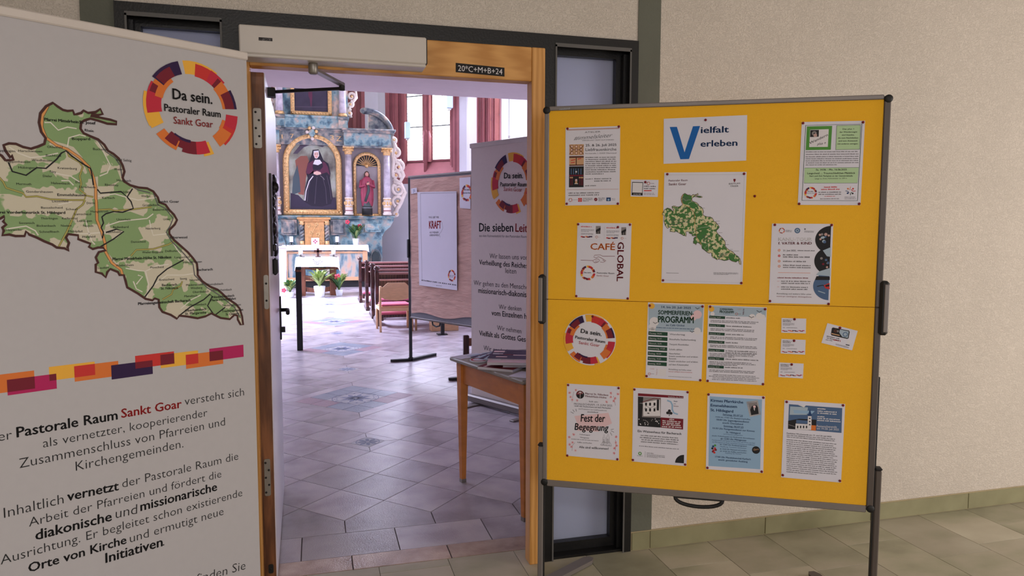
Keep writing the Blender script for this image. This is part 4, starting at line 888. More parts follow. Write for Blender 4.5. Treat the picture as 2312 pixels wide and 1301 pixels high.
# --- hiking poster
C4 = (1730, 210, .23059)
p = sheet('poster', 'green bordered hiking poster reading Wandern plus, top right of yellow board', 'poster', [(348, 285), (967, 272), (922, 1099), (308, 1096)], C4, pins=[(359, 297), (946, 288), (321, 1086), (908, 1086)], pinname='the hiking poster')
p.part('border').line([(386, 318), (937, 304), (893, 1055), (350, 1053)], .0022, P_DGRN, 1, True)
p.part('logo').poly([(398, 328), (646, 322), (632, 556), (386, 560)], P_GRN).poly([(430, 360), (612, 354), (603, 528), (420, 530)], P_WHITE, 2).poly([(432, 364), (516, 362), (513, 428), (429, 432)], P_DARK, 3).disc(470, 396, 24, P_GREY, 4, r0=.3).disc(480, 415, 18, P_TAUPE, 4.5)
p.t('Wandern', 430, 502, 606, 418, INK, cap=26, sl=.2, lay=5).t('plus +', 498, 512, 586, 500, INK, cap=24, sl=.3, lay=5)
p.part('text_box').line([(690, 320), (924, 314), (914, 552), (680, 556)], .0016, P_DGRN, 3, True).poly([(690, 320), (924, 314), (914, 552), (680, 556)], P_LGRN, 1)
for i, (tx, a, c_) in enumerate([('Das plus +', 748, 862), ('der Wanderungen', 718, 890), ('sind Impulse,', 740, 862), ('die zum Nachdenken', 702, 900), ('und zum Austausch', 708, 892), ('mit anderen anregen.', 698, 900)]): p.t(tx, a, 360+29*i, c_, 358+29*i, INK, b=.02, cap=13)
p.part('text').g(388, 578, 906, 574, 24, 2, INKG, .3).g(386, 626, 904, 622, 20, 5, INKG, .35)
p.part('date_box').poly([(376, 734), (906, 730), (893, 882), (370, 883)], P_LGRN).line([(376, 734), (906, 730), (893, 882), (370, 883)], .001, P_DGRN, 2, True)
p.t('Sa, 14.06. - Mo, 16.06.2025', 486, 760, 788, 758, INK, b=.02, cap=17).t('Langscheid .... Traumschleifchen Pfalzblick', 402, 795, 870, 792, INK, b=.02, cap=17).t('Start und Ziel: Parkplatz an der Gemeindehalle', 422, 820, 846, 818, INK, b=.02, cap=14).t('Länge ca. 8 km, Höhenmeter ca. 230 m', 476, 845, 790, 841, INK, cap=12)
p.part('ring_logo'); ring(p, 435, 978, 62, small=True); p.t('Da sein.', 406, 968, 462, 968, INK, b=.02, cap=11, lay=9).t('Pastoraler Raum', 396, 984, 474, 985, INK, cap=8, lay=9)
p.part('text').g(566, 924, 690, 922, 22, 1, P_RED).g(538, 946, 714, 944, 22, 1, P_RED).g(512, 974, 736, 972, 20, 2, INKG, .4).g(570, 1014, 674, 1012, 20, 1, P_RED, .3).g(528, 1038, 714, 1036, 20, 1, INKG, .3)
p.part('logo').disc(800, 938, 9, P_ORG).disc(850, 938, 9, P_RED).disc(797, 982, 9, P_DBLUE).disc(846, 984, 9, P_DARK).line([(812, 950), (822, 935), (826, 916)], .0016, P_ORG, 2).line([(830, 945), (850, 962), (874, 960)], .0022, P_RED, 2).line([(776, 958), (800, 964), (812, 980)], .0022, P_DBLUE, 2).line([(838, 970), (826, 984), (824, 1002)], .0022, P_DGRN, 2)
p.g(768, 1022, 878, 1020, 16, 2, INKG, .3); p.flush()
# --- café poster with two cards pinned on top
C5 = (1200, 490, .27668)
p = sheet('poster', 'white poster reading Café Global with line-drawn handshake, left middle of yellow board', 'poster', [(376, 48), (818, 52), (797, 673), (359, 655)], C5, pins=[(382, 60), (804, 63), (367, 645), (786, 665)], pinname='the Café Global poster')
p.part('lettering').t('CAFÉ', 482, 266, 680, 270, P_ORG, b=.03, cap=52)
a = p.t('GLOBAL', 704, 206, 696, 524, P_WINE, b=.03, cap=52)
p.t('Da sein.', 428, 458, 490, 459, INK, b=.02, cap=10, lay=12).t('Pastoraler Raum', 534, 462, 676, 466, INK, b=.02, cap=12).t('Sankt Goar', 532, 484, 632, 488, P_WINE, cap=12)
p.part('handshake').line([(402, 352), (500, 356), (530, 342), (548, 344), (556, 356), (540, 370), (515, 374), (500, 360)], .0016, P_WINE, 2).line([(680, 320), (580, 320), (560, 310), (516, 312), (508, 328), (530, 334), (545, 325), (560, 330), (608, 358), (600, 364), (580, 352)], .0016, P_WINE, 2).line([(560, 368), (585, 372), (598, 364)], .0012, P_WINE, 2).line([(515, 374), (530, 352)], .001, P_WINE, 2).line([(527, 376), (540, 354)], .001, P_WINE, 2)
p.part('ring_logo'); ring(p, 460, 457, 61, small=True); p.flush()
for nm, cs_, pn, tx in (('left', [(392, 66), (575, 70), (569, 186), (390, 180)], None, 0), ('right', [(600, 76), (782, 80), (776, 194), (598, 188)], (706, 83), 1)):
    p = sheet('card', 'white contact card on the Café Global poster, '+nm+' one of the two', 'card', cs_, C5, dep=.0026, pins=[pn] if pn else [], pinname='the right contact card on the café poster')
    x = cs_[0][0]; y = cs_[0][1]; p.part('text').g(x+12, y+13, x+98, y+15, 11, 1, P_RED, .7).g(x+12, y+36, x+118, y+39, 8, 3, INKG, .4).g(x+12, y+68, x+112, y+71, 8, 2, INKG, .4)
    p.part('photo').rect(x+133, y+8, x+172, y+72, P_GREY).poly([(x+134, y+40), (x+172, y+20), (x+172, y+40), (x+134, y+60)], P_DARK, 2).rect(x+140, y+50, x+148, y+72, P_DARK, 2).rect(x+156, y+44, x+164, y+72, P_DARK, 2)
    p.part('colour_blocks')
    for q, (a, c_, m_) in enumerate([(10, 26, P_RED), (22, 44, P_MAR), (48, 64, P_ORG), (60, 84, P_MAR), (76, 104, P_NAV)]): p.rect(x+a, y+90+(q % 2)*3, x+c_, y+100+(q % 2)*3, m_, 1+q*.3)
    p.part('logo'); ring(p, x+140, y+98, 10, small=True); p.line([(x+152, y+98), (x+174, y+99)], .0006, INKL, 1); p.flush()
# --- round logo disc
p = sheet('logo_disc', 'round cut-out logo disc reading Da sein, lower left of yellow board', 'sign', None, C5, round_=(476, 1002, 211), pins=[(500, 811)], pinname='the round logo disc')
p.part('ring_logo'); c_, R = ring(p, 476, 1002, 207)
rtext(p, c_, R, []); p.part('lettering').t('Da sein.', 402, 944, 571, 972, INK, b=.03, cap=34, lay=22).t('Pastoraler Raum', 357, 990, 600, 1030, INK, b=.025, cap=24, lay=22).t('Sankt Goar', 386, 1034, 556, 1060, INKR, cap=24, lay=22); p.flush()
# --- canoe poster
C6 = (1680, 490, .26134)
p = sheet('poster', 'canoe tour poster with round water photos along its right edge, right middle of yellow board', 'poster', [(241, 57), (770, 60), (740, 757), (213, 744)], C6, pins=[(265, 68), (755, 70), (223, 726), (728, 751)], pinname='the canoe tour poster')
p.part('logo'); ring(p, 326, 118, 26, small=True); p.g(358, 117, 414, 118, 10, 2, INKG).disc(460, 118, 25, P_SLATE).disc(460, 118, 15, P_CBLUE, 2, r0=.5).disc(526, 105, 7, INKG).g(522, 122, 602, 124, 9, 2, INKG)
p.part('heading').t('KANU-TOUR', 296, 206, 584, 207, INKL, b=.0, cap=28).t('KANU-TOUR', 300, 203, 580, 204, P_WHITE, b=-.01, cap=24, lay=5).t('f. VATER & KIND', 296, 238, 584, 238, P_WINE, b=.03, cap=22)
p.part('text').t('21. Juni 2025,', 338, 296, 450, 297, INK, b=.02, cap=13).g(462, 291, 610, 293, 16, 1, INKG).g(336, 328, 462, 329, 20, 1, INKG).g(336, 346, 572, 349, 20, 1, INKG).g(336, 384, 534, 387, 20, 1, INKG).g(336, 418, 572, 422, 18, 2, INKG)
for yy, m_ in ((288, P_ORG), (336, P_RED), (382, P_ORG), (426, P_ORG)): p.disc(303, yy, 11, m_, 2, r0=.55 if yy != 336 else .35)
p.line([(294, 480), (572, 485)], .0012, P_ORG, 2).g(288, 526, 550, 529, 20, 1, P_WINE, .4).g(320, 556, 570, 559, 18, 2, INKG).g(320, 606, 550, 610, 18, 2, INKG).line([(286, 555), (306, 555)], .0008, P_RED, 2).line([(286, 604), (304, 604)], .0008, P_RED, 2)
p.t('Anmeldung und weitere Infos unter', 280, 668, 582, 674, INK, cap=13).t('www.pr-sanktgoar.de/angebote', 280, 690, 582, 697, P_WINE, cap=11)
p.part('photo')
def seg_(cx, cy_, r, xr, m_, lay):
    c_ = p.uv(cx, cy_); R = abs(p.uv(cx-r, cy_)[0]-c_[0]); ur = p.uv(xr, cy_)[0]
    pts = [(min(ur, c_[0]-R*math.cos(math.radians(t))), c_[1]+R*math.sin(math.radians(t))*.92) for t in range(-88, 89, 8)]
    p.raw(pts, m_, lay)
seg_(752, 196, 138, 760, P_DARK, 1); seg_(746, 380, 140, 754, P_DARK, 2); seg_(738, 598, 142, 742, P_SLATE, 3)
for q in range(10): p.disc(650+random.random()*85, 150+random.random()*70, 9+6*random.random(), random.choice([P_SLATE, P_TAUPE, P_GREY, P_CBLUE]), 4+q*.1)
p.poly([(680, 290), (748, 262), (748, 345), (715, 340)], P_CBLUE, 5).poly([(650, 470), (744, 440), (744, 512), (622, 502)], P_CBLUE, 6).poly([(625, 512), (740, 515), (740, 545), (612, 545)], P_DARK, 5)
for q in range(7): p.disc(640+random.random()*90, 345+random.random()*90, 7+6*random.random(), random.choice([P_SLATE, P_MAR, P_GREY, P_TAUPE]), 4+q*.1)
p.line([(630, 600), (680, 590), (740, 620)], .003, P_DARK, 5).line([(640, 640), (700, 660)], .003, P_CBLUE, 5).poly([(688, 590), (738, 570), (738, 628), (700, 615)], P_RED, 6).poly([(700, 590), (736, 582), (736, 600), (706, 604)], P_DARK, 7); p.flush()
# --- two holiday programme posters
C7 = (1440, 670, .16145)
p = sheet('poster', 'holiday programme poster with large black lettering on sky blue, lower centre of yellow board', 'poster', [(143, 80), (930, 108), (890, 1184), (108, 1133)], C7, pins=[(168, 124), (905, 136), (124, 1109), (874, 1166)], pinname='the large-lettered holiday poster')
p.part('picture').poly([(150, 100), (920, 125), (900, 495), (150, 480)], P_CBLUE).disc(195, 130, 42, P_YEL, 2)
for a in ((835, 250, 62), (780, 290, 45), (230, 350, 66), (205, 420, 52), (830, 480, 50), (205, 470, 42)): p.disc(a[0], a[1], a[2], P_PALE if a[1] < 300 else P_WHITE, 2+a[0]*.0003)
for (x, y) in ((835, 165), (245, 370), (760, 492)): p.line([(x-32, y-14), (x-8, y), (x, y+10), (x+6, y), (x+30, y-8)], .002, INK, 3)
p.part('heading').t('14. bis 20. Juli 2025', 332, 158, 742, 172, P_DBLUE, b=.02, cap=30).t('SOMMERFERIEN-', 286, 246, 780, 264, P_DGRN, b=.045, cap=58).t('PROGRAMM', 284, 358, 780, 372, P_DGRN, b=.05, cap=88).t('im Café Global', 396, 410, 650, 416, P_SLATE, b=.02, cap=26).g(258, 432, 796, 456, 10, 1, P_DBLUE, .9)
p.part('schedule')
for i, (dy_, tx) in enumerate(zip(['Montag, 14.07.', 'Dienstag, 15.07.', 'Mittwoch, 16.07.', 'Donnerstag, 17.07.', 'Freitag, 18.07.', 'Samstag, 19.07.', 'Sonntag, 20.07.'], ['Wandertag', 'Rätselhafte Stadterkundung', 'Tierpark Rheinböllen', 'Schafe zählen', 'Naturfarben:', 'Keramik:', 'auf dem Kräuterpfad'])):
    y = 484+70.5*i; x = 150-2*i; p.poly([(x, y), (x+268, y+14), (x+266, y+66), (x-2, y+50)], P_DGRN, 3); p.t(dy_, x+12, y+36, x+190+(50 if i == 3 else 0), y+46, P_WHITE, b=.02, cap=20, lay=5)
    yy = y+52-(12 if i in (4, 5) else 0); wd_ = [212, 366, 270, 180, 158, 105, 272][i]; p.t(tx, 446-2*i, yy, 446-2*i+wd_, yy+wd_*.03, INK, cap=22)
    if i in (4, 5): p.t('kreativ entdecken und erleben', 436, yy+36, 840, yy+48, INK, cap=22)
p.t('Anmeldung und Infos unter:', 428, 1024, 752, 1040, INK, cap=20).t('www.pr-sanktgoar.de/sommerferien', 428, 1052, 762, 1068, INKR, cap=14).g(428, 1116, 752, 1132, 10, 1, INKG, .5)
p.part('logo'); ring(p, 163, 1080, 19, small=True); p.t('CAFÉ', 168, 1016, 230, 1020, P_TAUPE, cap=16).line([(185, 1078), (230, 1082)], .001, INKG, 1).t('GLOBAL', 262, 1008, 256, 1100, P_TAUPE, cap=16).rect(290, 1008, 396, 1110, P_WHITE, 1); p.flush()
p = sheet('poster', 'holiday programme poster with long text and small heading, right of the large-lettered one', 'poster', [(985, 118), (1804, 150), (1766, 1240), (955, 1190)], C7, pins=[(1012, 139), (1780, 174), (977, 1175), (1750, 1221)], pinname='the text-heavy holiday poster')
p.part('picture').poly([(1000, 130), (1795, 162), (1790, 290), (1000, 262)], P_CBLUE).disc(1030, 172, 40, P_YEL, 2)
for a in ((1045, 240, 30), (1700, 275, 50), (1600, 285, 45), (1748, 282, 34)): p.disc(a[0], a[1], a[2], P_WHITE, 2+(a[0]-1000)*.0003)
for (x, y) in ((1700, 210), (1590, 288)): p.line([(x-38, y-16), (x-8, y), (x, y+12), (x+8, y), (x+36, y-8)], .002, INK, 3)
p.part('heading').t('SOMMERFERIEN-', 1148, 186, 1336, 192, P_DGRN, b=.045, cap=24).t('PROGRAMM', 1146, 226, 1340, 234, P_DGRN, b=.05, cap=34).t('im Café Global', 1196, 244, 1288, 248, P_SLATE, cap=10).t('CAFÉ', 1388, 184, 1446, 187, P_TAUPE, cap=16).t('GLOBAL', 1474, 168, 1466, 258, P_WINE, b=.02, cap=18)
ring(p, 1382, 242, 19, small=True); p.line([(1402, 242), (1444, 244)], .001, INKG, 2)
p.part('schedule')
for i, (dy_, w1, nl) in enumerate(zip(['Montag, 14.07.', 'Dienstag, 15.07.', 'Mittwoch, 16.07.', 'Donnerstag, 17.07.', 'Freitag, 18.07.', 'Samstag, 19.07.', 'Sonntag, 20.07.'], [204, 354, 254, 170, 440, 472, 250], [2, 2, 2, 2, 3, 3, 2])):
    y = 264+115.5*i; x = 1000-3*i; p.poly([(x, y), (x+222, y+12), (x+220, y+50), (x-2, y+38)], P_DGRN, 3); p.t(dy_, x+12, y+29, x+164+(30 if i == 3 else 0), y+37, P_WHITE, b=.02, cap=15, lay=5)
    p.g(x+238, y+33, x+238+w1, y+33+w1*.04, 26, 2 if i == 4 else 1, INKG, .5); p.g(x+18, y+68, x+690, y+96, 20, nl, INKG, .5, ragged=.15)
p.g(996, 1090, 1700, 1120, 22, 4, INKG, .4, ragged=.2, center=True); p.flush()
# --- three identical contact cards and a tilted card
C8 = (1740, 690, .16138)
for nm, cs_, pn in (('top', [(151, 174), (497, 184), (490, 391), (148, 380)], (332, 190)), ('middle', [(148, 467), (489, 481), (481, 688), (138, 670)], (326, 491)), ('bottom', [(119, 796), (461, 813), (450, 1021), (108, 1001)], (292, 823))):
    p = sheet('card', nm+' one of three white contact cards stacked in a column, right half of yellow board', 'card', cs_, C8, pins=[pn], pinname='the '+nm+' contact card of the column')
    x, y = cs_[0]; p.part('text').g(x+20, y+30, x+140, y+34, 20, 2, INKG, .55).g(x+20, y+72, x+180, y+77, 10, 4, INKG, .4).g(x+20, y+130, x+50, y+131, 9, 2, INKG, .4).g(x+70, y+132, x+220, y+137, 8, 2, INKG, .4)
    p.part('colour_blocks')
    for q, (a, c_, m_) in enumerate([(10, 40, P_RED), (32, 84, P_MAR), (92, 135, P_RED), (125, 165, P_ORG), (150, 205, P_NAV), (190, 232, P_MAR), (238, 270, P_RED), (262, 300, P_MAR), (290, 322, P_MAG)]): p.rect(x+a, y+172+(q % 2)*8, x+c_, y+184+(q % 2)*8, m_, 1+q*.2)
    p.flush()
p = sheet('card', 'tilted white card with a dark phone-shaped picture, right edge of yellow board', 'card', [(793, 246), (1217, 355), (1138, 627), (709, 522)], C8, pins=[(967, 311)], pinname='the tilted card')
p.part('picture').poly([(872, 308), (1098, 352), (1106, 372), (1090, 460), (1070, 468), (852, 418), (842, 402), (856, 318)], P_DARK).poly([(970, 335), (1092, 362), (1080, 455), (1000, 438), (960, 380)], P_CBLUE, 2).disc(1044, 405, 36, P_SLATE, 3, r0=.7).poly([(852, 385), (965, 412), (965, 425), (850, 400)], P_SAND, 3).disc(908, 355, 24, P_BRN, 3, r0=.4).disc(940, 360, 16, P_GREY, 3)
p.part('text').g(785, 430, 965, 468, 25, 2, INKG, .5).g(770, 478, 860, 496, 20, 1, INKG, .4).g(880, 480, 985, 502, 20, 1, INKR, .7).g(910, 536, 1090, 582, 12, 2, INKG, .4)
p.rect(1066, 488, 1112, 536, P_WHITE).poly([(1052, 542), (1104, 552), (1102, 564), (1049, 554)], INK); p.flush()
# --- feast poster
C9 = (1220, 840, .20749)
p = sheet('poster', 'poster reading Fest der Begegnung with pink blossoms, bottom left of yellow board', 'poster', [(290, 126), (866, 160), (856, 964), (284, 910)], C9, pins=[(304, 141), (852, 174), (295, 907), (839, 948)], pinname='the blossom poster')
p.part('logo').disc(433, 248, 44, INK).disc(433, 248, 40, P_WINE, 2, r0=.0, a0=-90, a1=60).line([(433, 285), (433, 230), (418, 222), (410, 240)], .0016, P_WHITE, 3).line([(433, 230), (450, 222), (458, 240)], .0016, P_WHITE, 3).disc(433, 222, 8, P_WHITE, 4)
p.part('heading').t('Pfarrei St. Nikolaus', 487, 244, 740, 262, P_WINE, b=.02, cap=20).t('Mittelrhein-Höhe', 487, 272, 718, 290, P_WINE, b=.02, cap=20).t('lädt ein:', 530, 328, 630, 334, INK, cap=16).t('FRONLEICHNAM, 19. JUNI 2025', 366, 358, 782, 378, INKG, cap=22).t('10.00 Uhr Festhochamt auf dem Marktplatz', 372, 378, 768, 402, INK, b=.01, cap=15).t('mit Prozession zur Liebfrauenkirche', 416, 408, 722, 428, INKG, cap=14).t('anschließend', 512, 440, 626, 446, INK, b=.02, cap=12)
p.part('brush').poly([(370, 480), (740, 445), (780, 560), (700, 600), (400, 560)], P_PALE, 1).poly([(385, 560), (620, 590), (640, 650), (400, 640)], P_PALE, 1.5)
p.t('Fest der', 440, 540, 706, 545, INK, b=.03, cap=82, sl=.15, lay=5).t('Begegnung', 374, 630, 742, 644, INK, b=.03, cap=74, sl=.15, lay=5)
for a in ((330, 434, 362, 452), (352, 410, 372, 436), (386, 402, 394, 430), (766, 626, 798, 622), (768, 640, 802, 656), (762, 658, 778, 692)): p.line([a[:2], a[2:]], .0014, INK, 4)
p.part('text').t('Frühschoppen', 428, 686, 540, 694, INK, cap=13).t('Mittagessen', 434, 718, 530, 726, INK, cap=13).g(336, 730, 636, 752, 10, 1, INKG, .6).t('Kaffee und Kuchen', 404, 772, 560, 782, INK, cap=14).t('Alle sind willkommen!', 422, 828, 742, 848, INK, b=.02, cap=24)
p.part('blossoms'); random.seed(3)
for (x, y) in ((390, 198), (348, 300), (318, 225), (400, 308), (768, 232), (845, 240), (765, 275), (800, 316), (812, 288), (722, 326), (330, 270), (362, 680), (314, 712), (348, 770), (316, 790), (382, 855), (338, 812), (824, 706), (806, 830), (830, 804), (802, 886), (820, 770)):
    for q in range(5): t = q*1.257; p.disc(x+9*math.cos(t), y+9*math.sin(t), 7, random.choice([P_PALE, P_ROSE]), 1.5+q*.1, n=6)
    p.disc(x, y, 4, P_WINE, 4, n=6)
for a in ([(345, 330), (352, 270), (365, 215)], [(795, 260), (812, 330), (816, 365)], [(345, 860), (350, 800), (375, 770)], [(815, 860), (822, 780), (815, 740)]): p.line(a, .0009, INKG, 1)
p.part('church_sketch')
for (x, y, w_, h) in ((682, 720, 22, 80), (722, 715, 28, 90)): p.line([(x, y+h), (x, y), (x+w_/2, y-42), (x+w_, y), (x+w_, y+h)], .001, INKG, 2); p.g(x+3, y+20, x+w_-3, y+20, 16, 4, INKG, .4)
p.line([(656, 794), (680, 760), (722, 770), (756, 765), (774, 800)], .001, INKG, 2).line([(656, 796), (775, 806)], .0015, INKG, 2); p.flush()
# --- orphanage poster
p = sheet('poster', 'poster with grey house photo titled Ein Waisenhaus für Bacharach, second along bottom row', 'poster', [(1013, 172), (1613, 206), (1590, 1025), (997, 973)], C9, pins=[(1025, 189), (1603, 219), (1008, 955), (1576, 1005)], pinname='the orphanage poster')
p.part('heading').poly([(1063, 232), (1558, 264), (1556, 290), (1062, 262)], P_WINE).t('Entdecke die Stadt', 1392, 276, 1552, 286, P_WHITE, b=.02, cap=14).t('Ein Waisenhaus für Bacharach', 1060, 654, 1534, 686, INK, b=.02, cap=24)
p.part('photo').poly([(1062, 268), (1312, 282), (1308, 606), (1060, 588)], P_GREY).poly([(1075, 340), (1300, 300), (1306, 480), (1120, 480), (1118, 350)], P_WHITE, 2).poly([(1062, 490), (1310, 500), (1308, 606), (1060, 588)], P_DARK, 3).poly([(1062, 268), (1120, 272), (1105, 500), (1062, 490)], P_DARK, 2)
for x in (1140, 1184, 1232): p.rect(x, 334, x+20, 368, P_DARK, 4).rect(x, 396, x+20, 430, P_DARK, 4)
p.line([(1110, 330), (1240, 286), (1306, 296)], .002, P_WINE, 4).line([(1130, 410), (1150, 372), (1190, 392), (1232, 376), (1262, 396)], .0012, P_DARK, 4).rect(1268, 300, 1290, 420, P_DARK, 4).rect(1164, 444, 1186, 456, P_DARK, 4)
for q in range(22): p.disc(1068+random.random()*232, 510+random.random()*75, 6, random.choice([P_WHITE, P_GREY]), 5+q*.03, n=6)
p.part('map_symbol').line([(1380, 310), (1420, 326), (1436, 360), (1436, 410), (1452, 446), (1496, 462)], .006, P_SKY, 2).disc(1404, 424, 16, INK, 3).disc(1385, 446, 16, INK, 3).disc(1422, 450, 16, INK, 3).line([(1404, 440), (1402, 480)], .0025, INK, 3).t('Stadt', 1450, 324, 1492, 328, P_DBLUE, b=.02, cap=13).t('am', 1450, 350, 1474, 352, P_DBLUE, b=.02, cap=10).t('Strom', 1450, 376, 1502, 380, P_WINE, b=.02, cap=12)
p.part('date_box').poly([(1310, 495), (1556, 512), (1553, 628), (1309, 606)], P_WINE).g(1404, 516, 1462, 520, 20, 1, P_WHITE, .6).g(1330, 532, 1534, 546, 20, 3, P_WHITE, .6, center=True).g(1322, 594, 1538, 608, 20, 1, P_WHITE, .6)
p.part('text').g(1080, 690, 1512, 722, 23, 4, INKG, .4, center=True, ragged=.1).g(1076, 806, 1508, 842, 10, 1, INKG, .7)
p.part('logo').disc(1084, 888, 19, P_GRN, 1, r0=.5).g(1054, 912, 1114, 916, 10, 1, INKG, .5).line([(1142, 866), (1140, 930)], .0008, INK, 1).g(1158, 882, 1230, 888, 12, 1, INKG, .5).g(1158, 895, 1356, 914, 10, 4, INKG, .4)
c_ = p.uv(1562, 995); R = abs(p.uv(1466, 990)[0]-c_[0]); p.arc(c_, R, 0, -90, 0, P_DARK, 1); p.flush()
# --- parish fair poster
CA = (1570, 870, .2229)
p = sheet('poster', 'sky blue parish fair poster headed Kirmes Pfarrkirche, third along bottom row', 'poster', [(124, 81), (706, 111), (687, 890), (106, 850)], CA, pins=[(134, 92), (688, 124), (122, 834), (671, 873)], pinname='the blue fair poster')
p.part('background').poly([(145, 112), (675, 145), (657, 852), (132, 818)], P_SKY)
p.part('heading').t('Kirmes Pfarrkirche', 157, 166, 484, 186, P_DBLUE, b=.035, cap=27).t('Emmelshausen', 156, 215, 420, 230, P_DBLUE, b=.035, cap=27).t('St. Hildegard', 154, 262, 382, 278, P_DBLUE, b=.035, cap=27)
p.part('text')
for tx, a, y0, c_, bd in [('Samstag, 05.07.25', 278, 304, 480, .02), ('14:00 bis 17:00 Uhr Begegnungskaffee', 204, 326, 556, .01), ('18:00 Uhr Jugendgottesdienst', 214, 356, 544, .02), ('anschl. Discoabend', 274, 388, 482, .02), ('Sonntag, 06.07.25', 286, 420, 487, .02), ('10:30 Uhr Festgottesdienst zur Kirmes', 175, 442, 600, .02), ('St. Hildegard', 312, 484, 454, .02), ('mit Kirchenchor und Jugendchor', 284, 500, 482, 0), ('anschl. Frühschoppen mit Musikverein Emmelshausen', 168, 516, 602, .01), ('ab 12:00 Uhr Mittagessen', 255, 548, 514, .02), ('Familienduell und Spiele im Pfarrheim auf Wiese am Saal', 170, 560, 602, 0), ('der Pfarrjugend mit Musik und Kinderschminken zur Kaffeezeit', 170, 580, 602, 0), ('ab 13:00 Uhr Kinderprogramm', 248, 604, 520, .01), ('Hüpfburg, Torwand, Schminken', 252, 626, 516, 0), ('ab 14:00 Uhr Malwand und Landart', 248, 650, 520, .01), ('ab 14:30 Uhr Kaffee und Kuchen', 250, 672, 516, .01), ('Ausklang der Kirmes', 300, 692, 464, 0), ('17:00 Uhr Mandolinenclub Karbach', 202, 732, 560, .02), ('anschl. gemütlicher Ausklang', 232, 762, 528, .02)]:
    p.t(tx, a, y0, c_, y0+(c_-a)*.075, P_DBLUE if bd else P_SLATE, b=bd, cap=17 if bd > .01 else 12)
p.line([(278, 308), (480, 322)], .0006, P_DBLUE, 3).line([(286, 424), (487, 438)], .0006, P_DBLUE, 3)
p.part('picture').poly([(516, 168), (632, 150), (664, 298), (552, 322)], P_WHITE, 1).poly([(538, 182), (622, 172), (644, 290), (566, 306)], P_GREY, 2).poly([(556, 250), (570, 215), (600, 200), (622, 205), (634, 225), (640, 290), (566, 304)], P_DARK, 3).disc(598, 218, 14, P_PALE, 4).poly([(588, 235), (604, 232), (600, 262)], P_WHITE, 5)
for q, (x, y, m_) in enumerate([(180, 620, P_DBLUE), (200, 610, P_GRN), (172, 640, P_DARK), (198, 640, P_RED), (185, 660, P_RED), (206, 655, P_MAR), (178, 672, P_MAR), (192, 682, P_RED)]): p.disc(x, y, 12, m_, 2+q*.2, n=8)
p.disc(614, 657, 41, INK, 2).disc(614, 657, 36, P_DARK, 3).t('Gero', 590, 662, 642, 656, P_SAND, cap=20, lay=5, sl=.3); p.flush()
# --- festival weekend poster
p = sheet('poster', 'poster with church tower photo above a long text, bottom right of yellow board', 'poster', [(902, 150), (1517, 190), (1475, 986), (868, 932)], CA, pins=[(924, 167), (1494, 202), (884, 908), (1462, 966)], pinname='the church tower poster')
p.part('photo').poly([(948, 192), (1232, 214), (1222, 462), (938, 442)], P_SLATE).poly([(960, 215), (1140, 225), (1130, 300), (955, 300)], P_CBLUE, 2).poly([(990, 250), (1210, 262), (1180, 290), (1000, 285)], P_SKY, 2.3).poly([(1040, 200), (1120, 205), (1100, 225)], P_WHITE, 2.4).poly([(940, 360), (1050, 340), (1226, 350), (1222, 462), (938, 442)], P_DARK, 2.6).poly([(1022, 350), (1140, 360), (1150, 392), (1020, 385)], P_SLATE, 3).poly([(1015, 388), (1150, 396), (1148, 455), (1012, 446)], P_WHITE, 3).poly([(1140, 310), (1176, 312), (1176, 455), (1134, 452)], P_WHITE, 4).poly([(1138, 312), (1160, 240), (1180, 314)], P_DBLUE, 5).poly([(1174, 405), (1222, 408), (1220, 460), (1172, 456)], P_ORG, 5).line([(945, 400), (1010, 420)], .002, P_GREY, 4)
for y in (330, 362, 394): p.rect(1150, y, 1166, y+12, P_DARK, 5)
for x in (1030, 1060, 1090, 1120): p.rect(x, 410, x+12, 436, P_DARK, 5)
p.part('title_box').poly([(1232, 214), (1488, 232), (1480, 484), (1222, 462)], P_SLATE, 1).g(1236, 238, 1320, 244, 20, 1, P_WHITE, .5).g(1236, 262, 1432, 276, 20, 2, P_WHITE, .5).g(1236, 318, 1306, 322, 20, 1, P_WHITE, .5).g(1234, 336, 1472, 352, 20, 2, P_WHITE, .5).t('Festwochenende', 1230, 424, 1432, 434, P_WHITE, cap=22).t('am 19./20. Juli 2025', 1230, 446, 1452, 460, P_WHITE, cap=20)
p.part('text').t('Festliches Wochenende am 19. und 20. Juli 2025', 926, 492, 1378, 528, INK, b=.02, cap=13).g(926, 506, 1415, 548, 18, 2, INKG, .4).g(924, 552, 1440, 600, 20.3, 17, INKG, .36, ragged=.08); p.flush()
pin(1704, 443, 'lone dark pushpin stuck in bare felt, right of the small map poster', None, .0)

for nm, x0, x1, yt, lab in (('paper', 1395, 1421, 235.5, 'thin white paper edge peeking above the yellow board, beside the dark door frame'), ('paper', 1532, 1598, 230, 'white paper pinned on the back of the yellow board, edge above its top rail')):
    a = PP.uv(x0, yt, .03); c_ = PP.uv(x1, yt, .03); t = thing(nm, lab, 'paper', (.88, 2.75, 0), PP.rz); bx('sheet', t, a[0], c_[0], .0295, .030, a[1]-.25, a[1], M_PAPER)
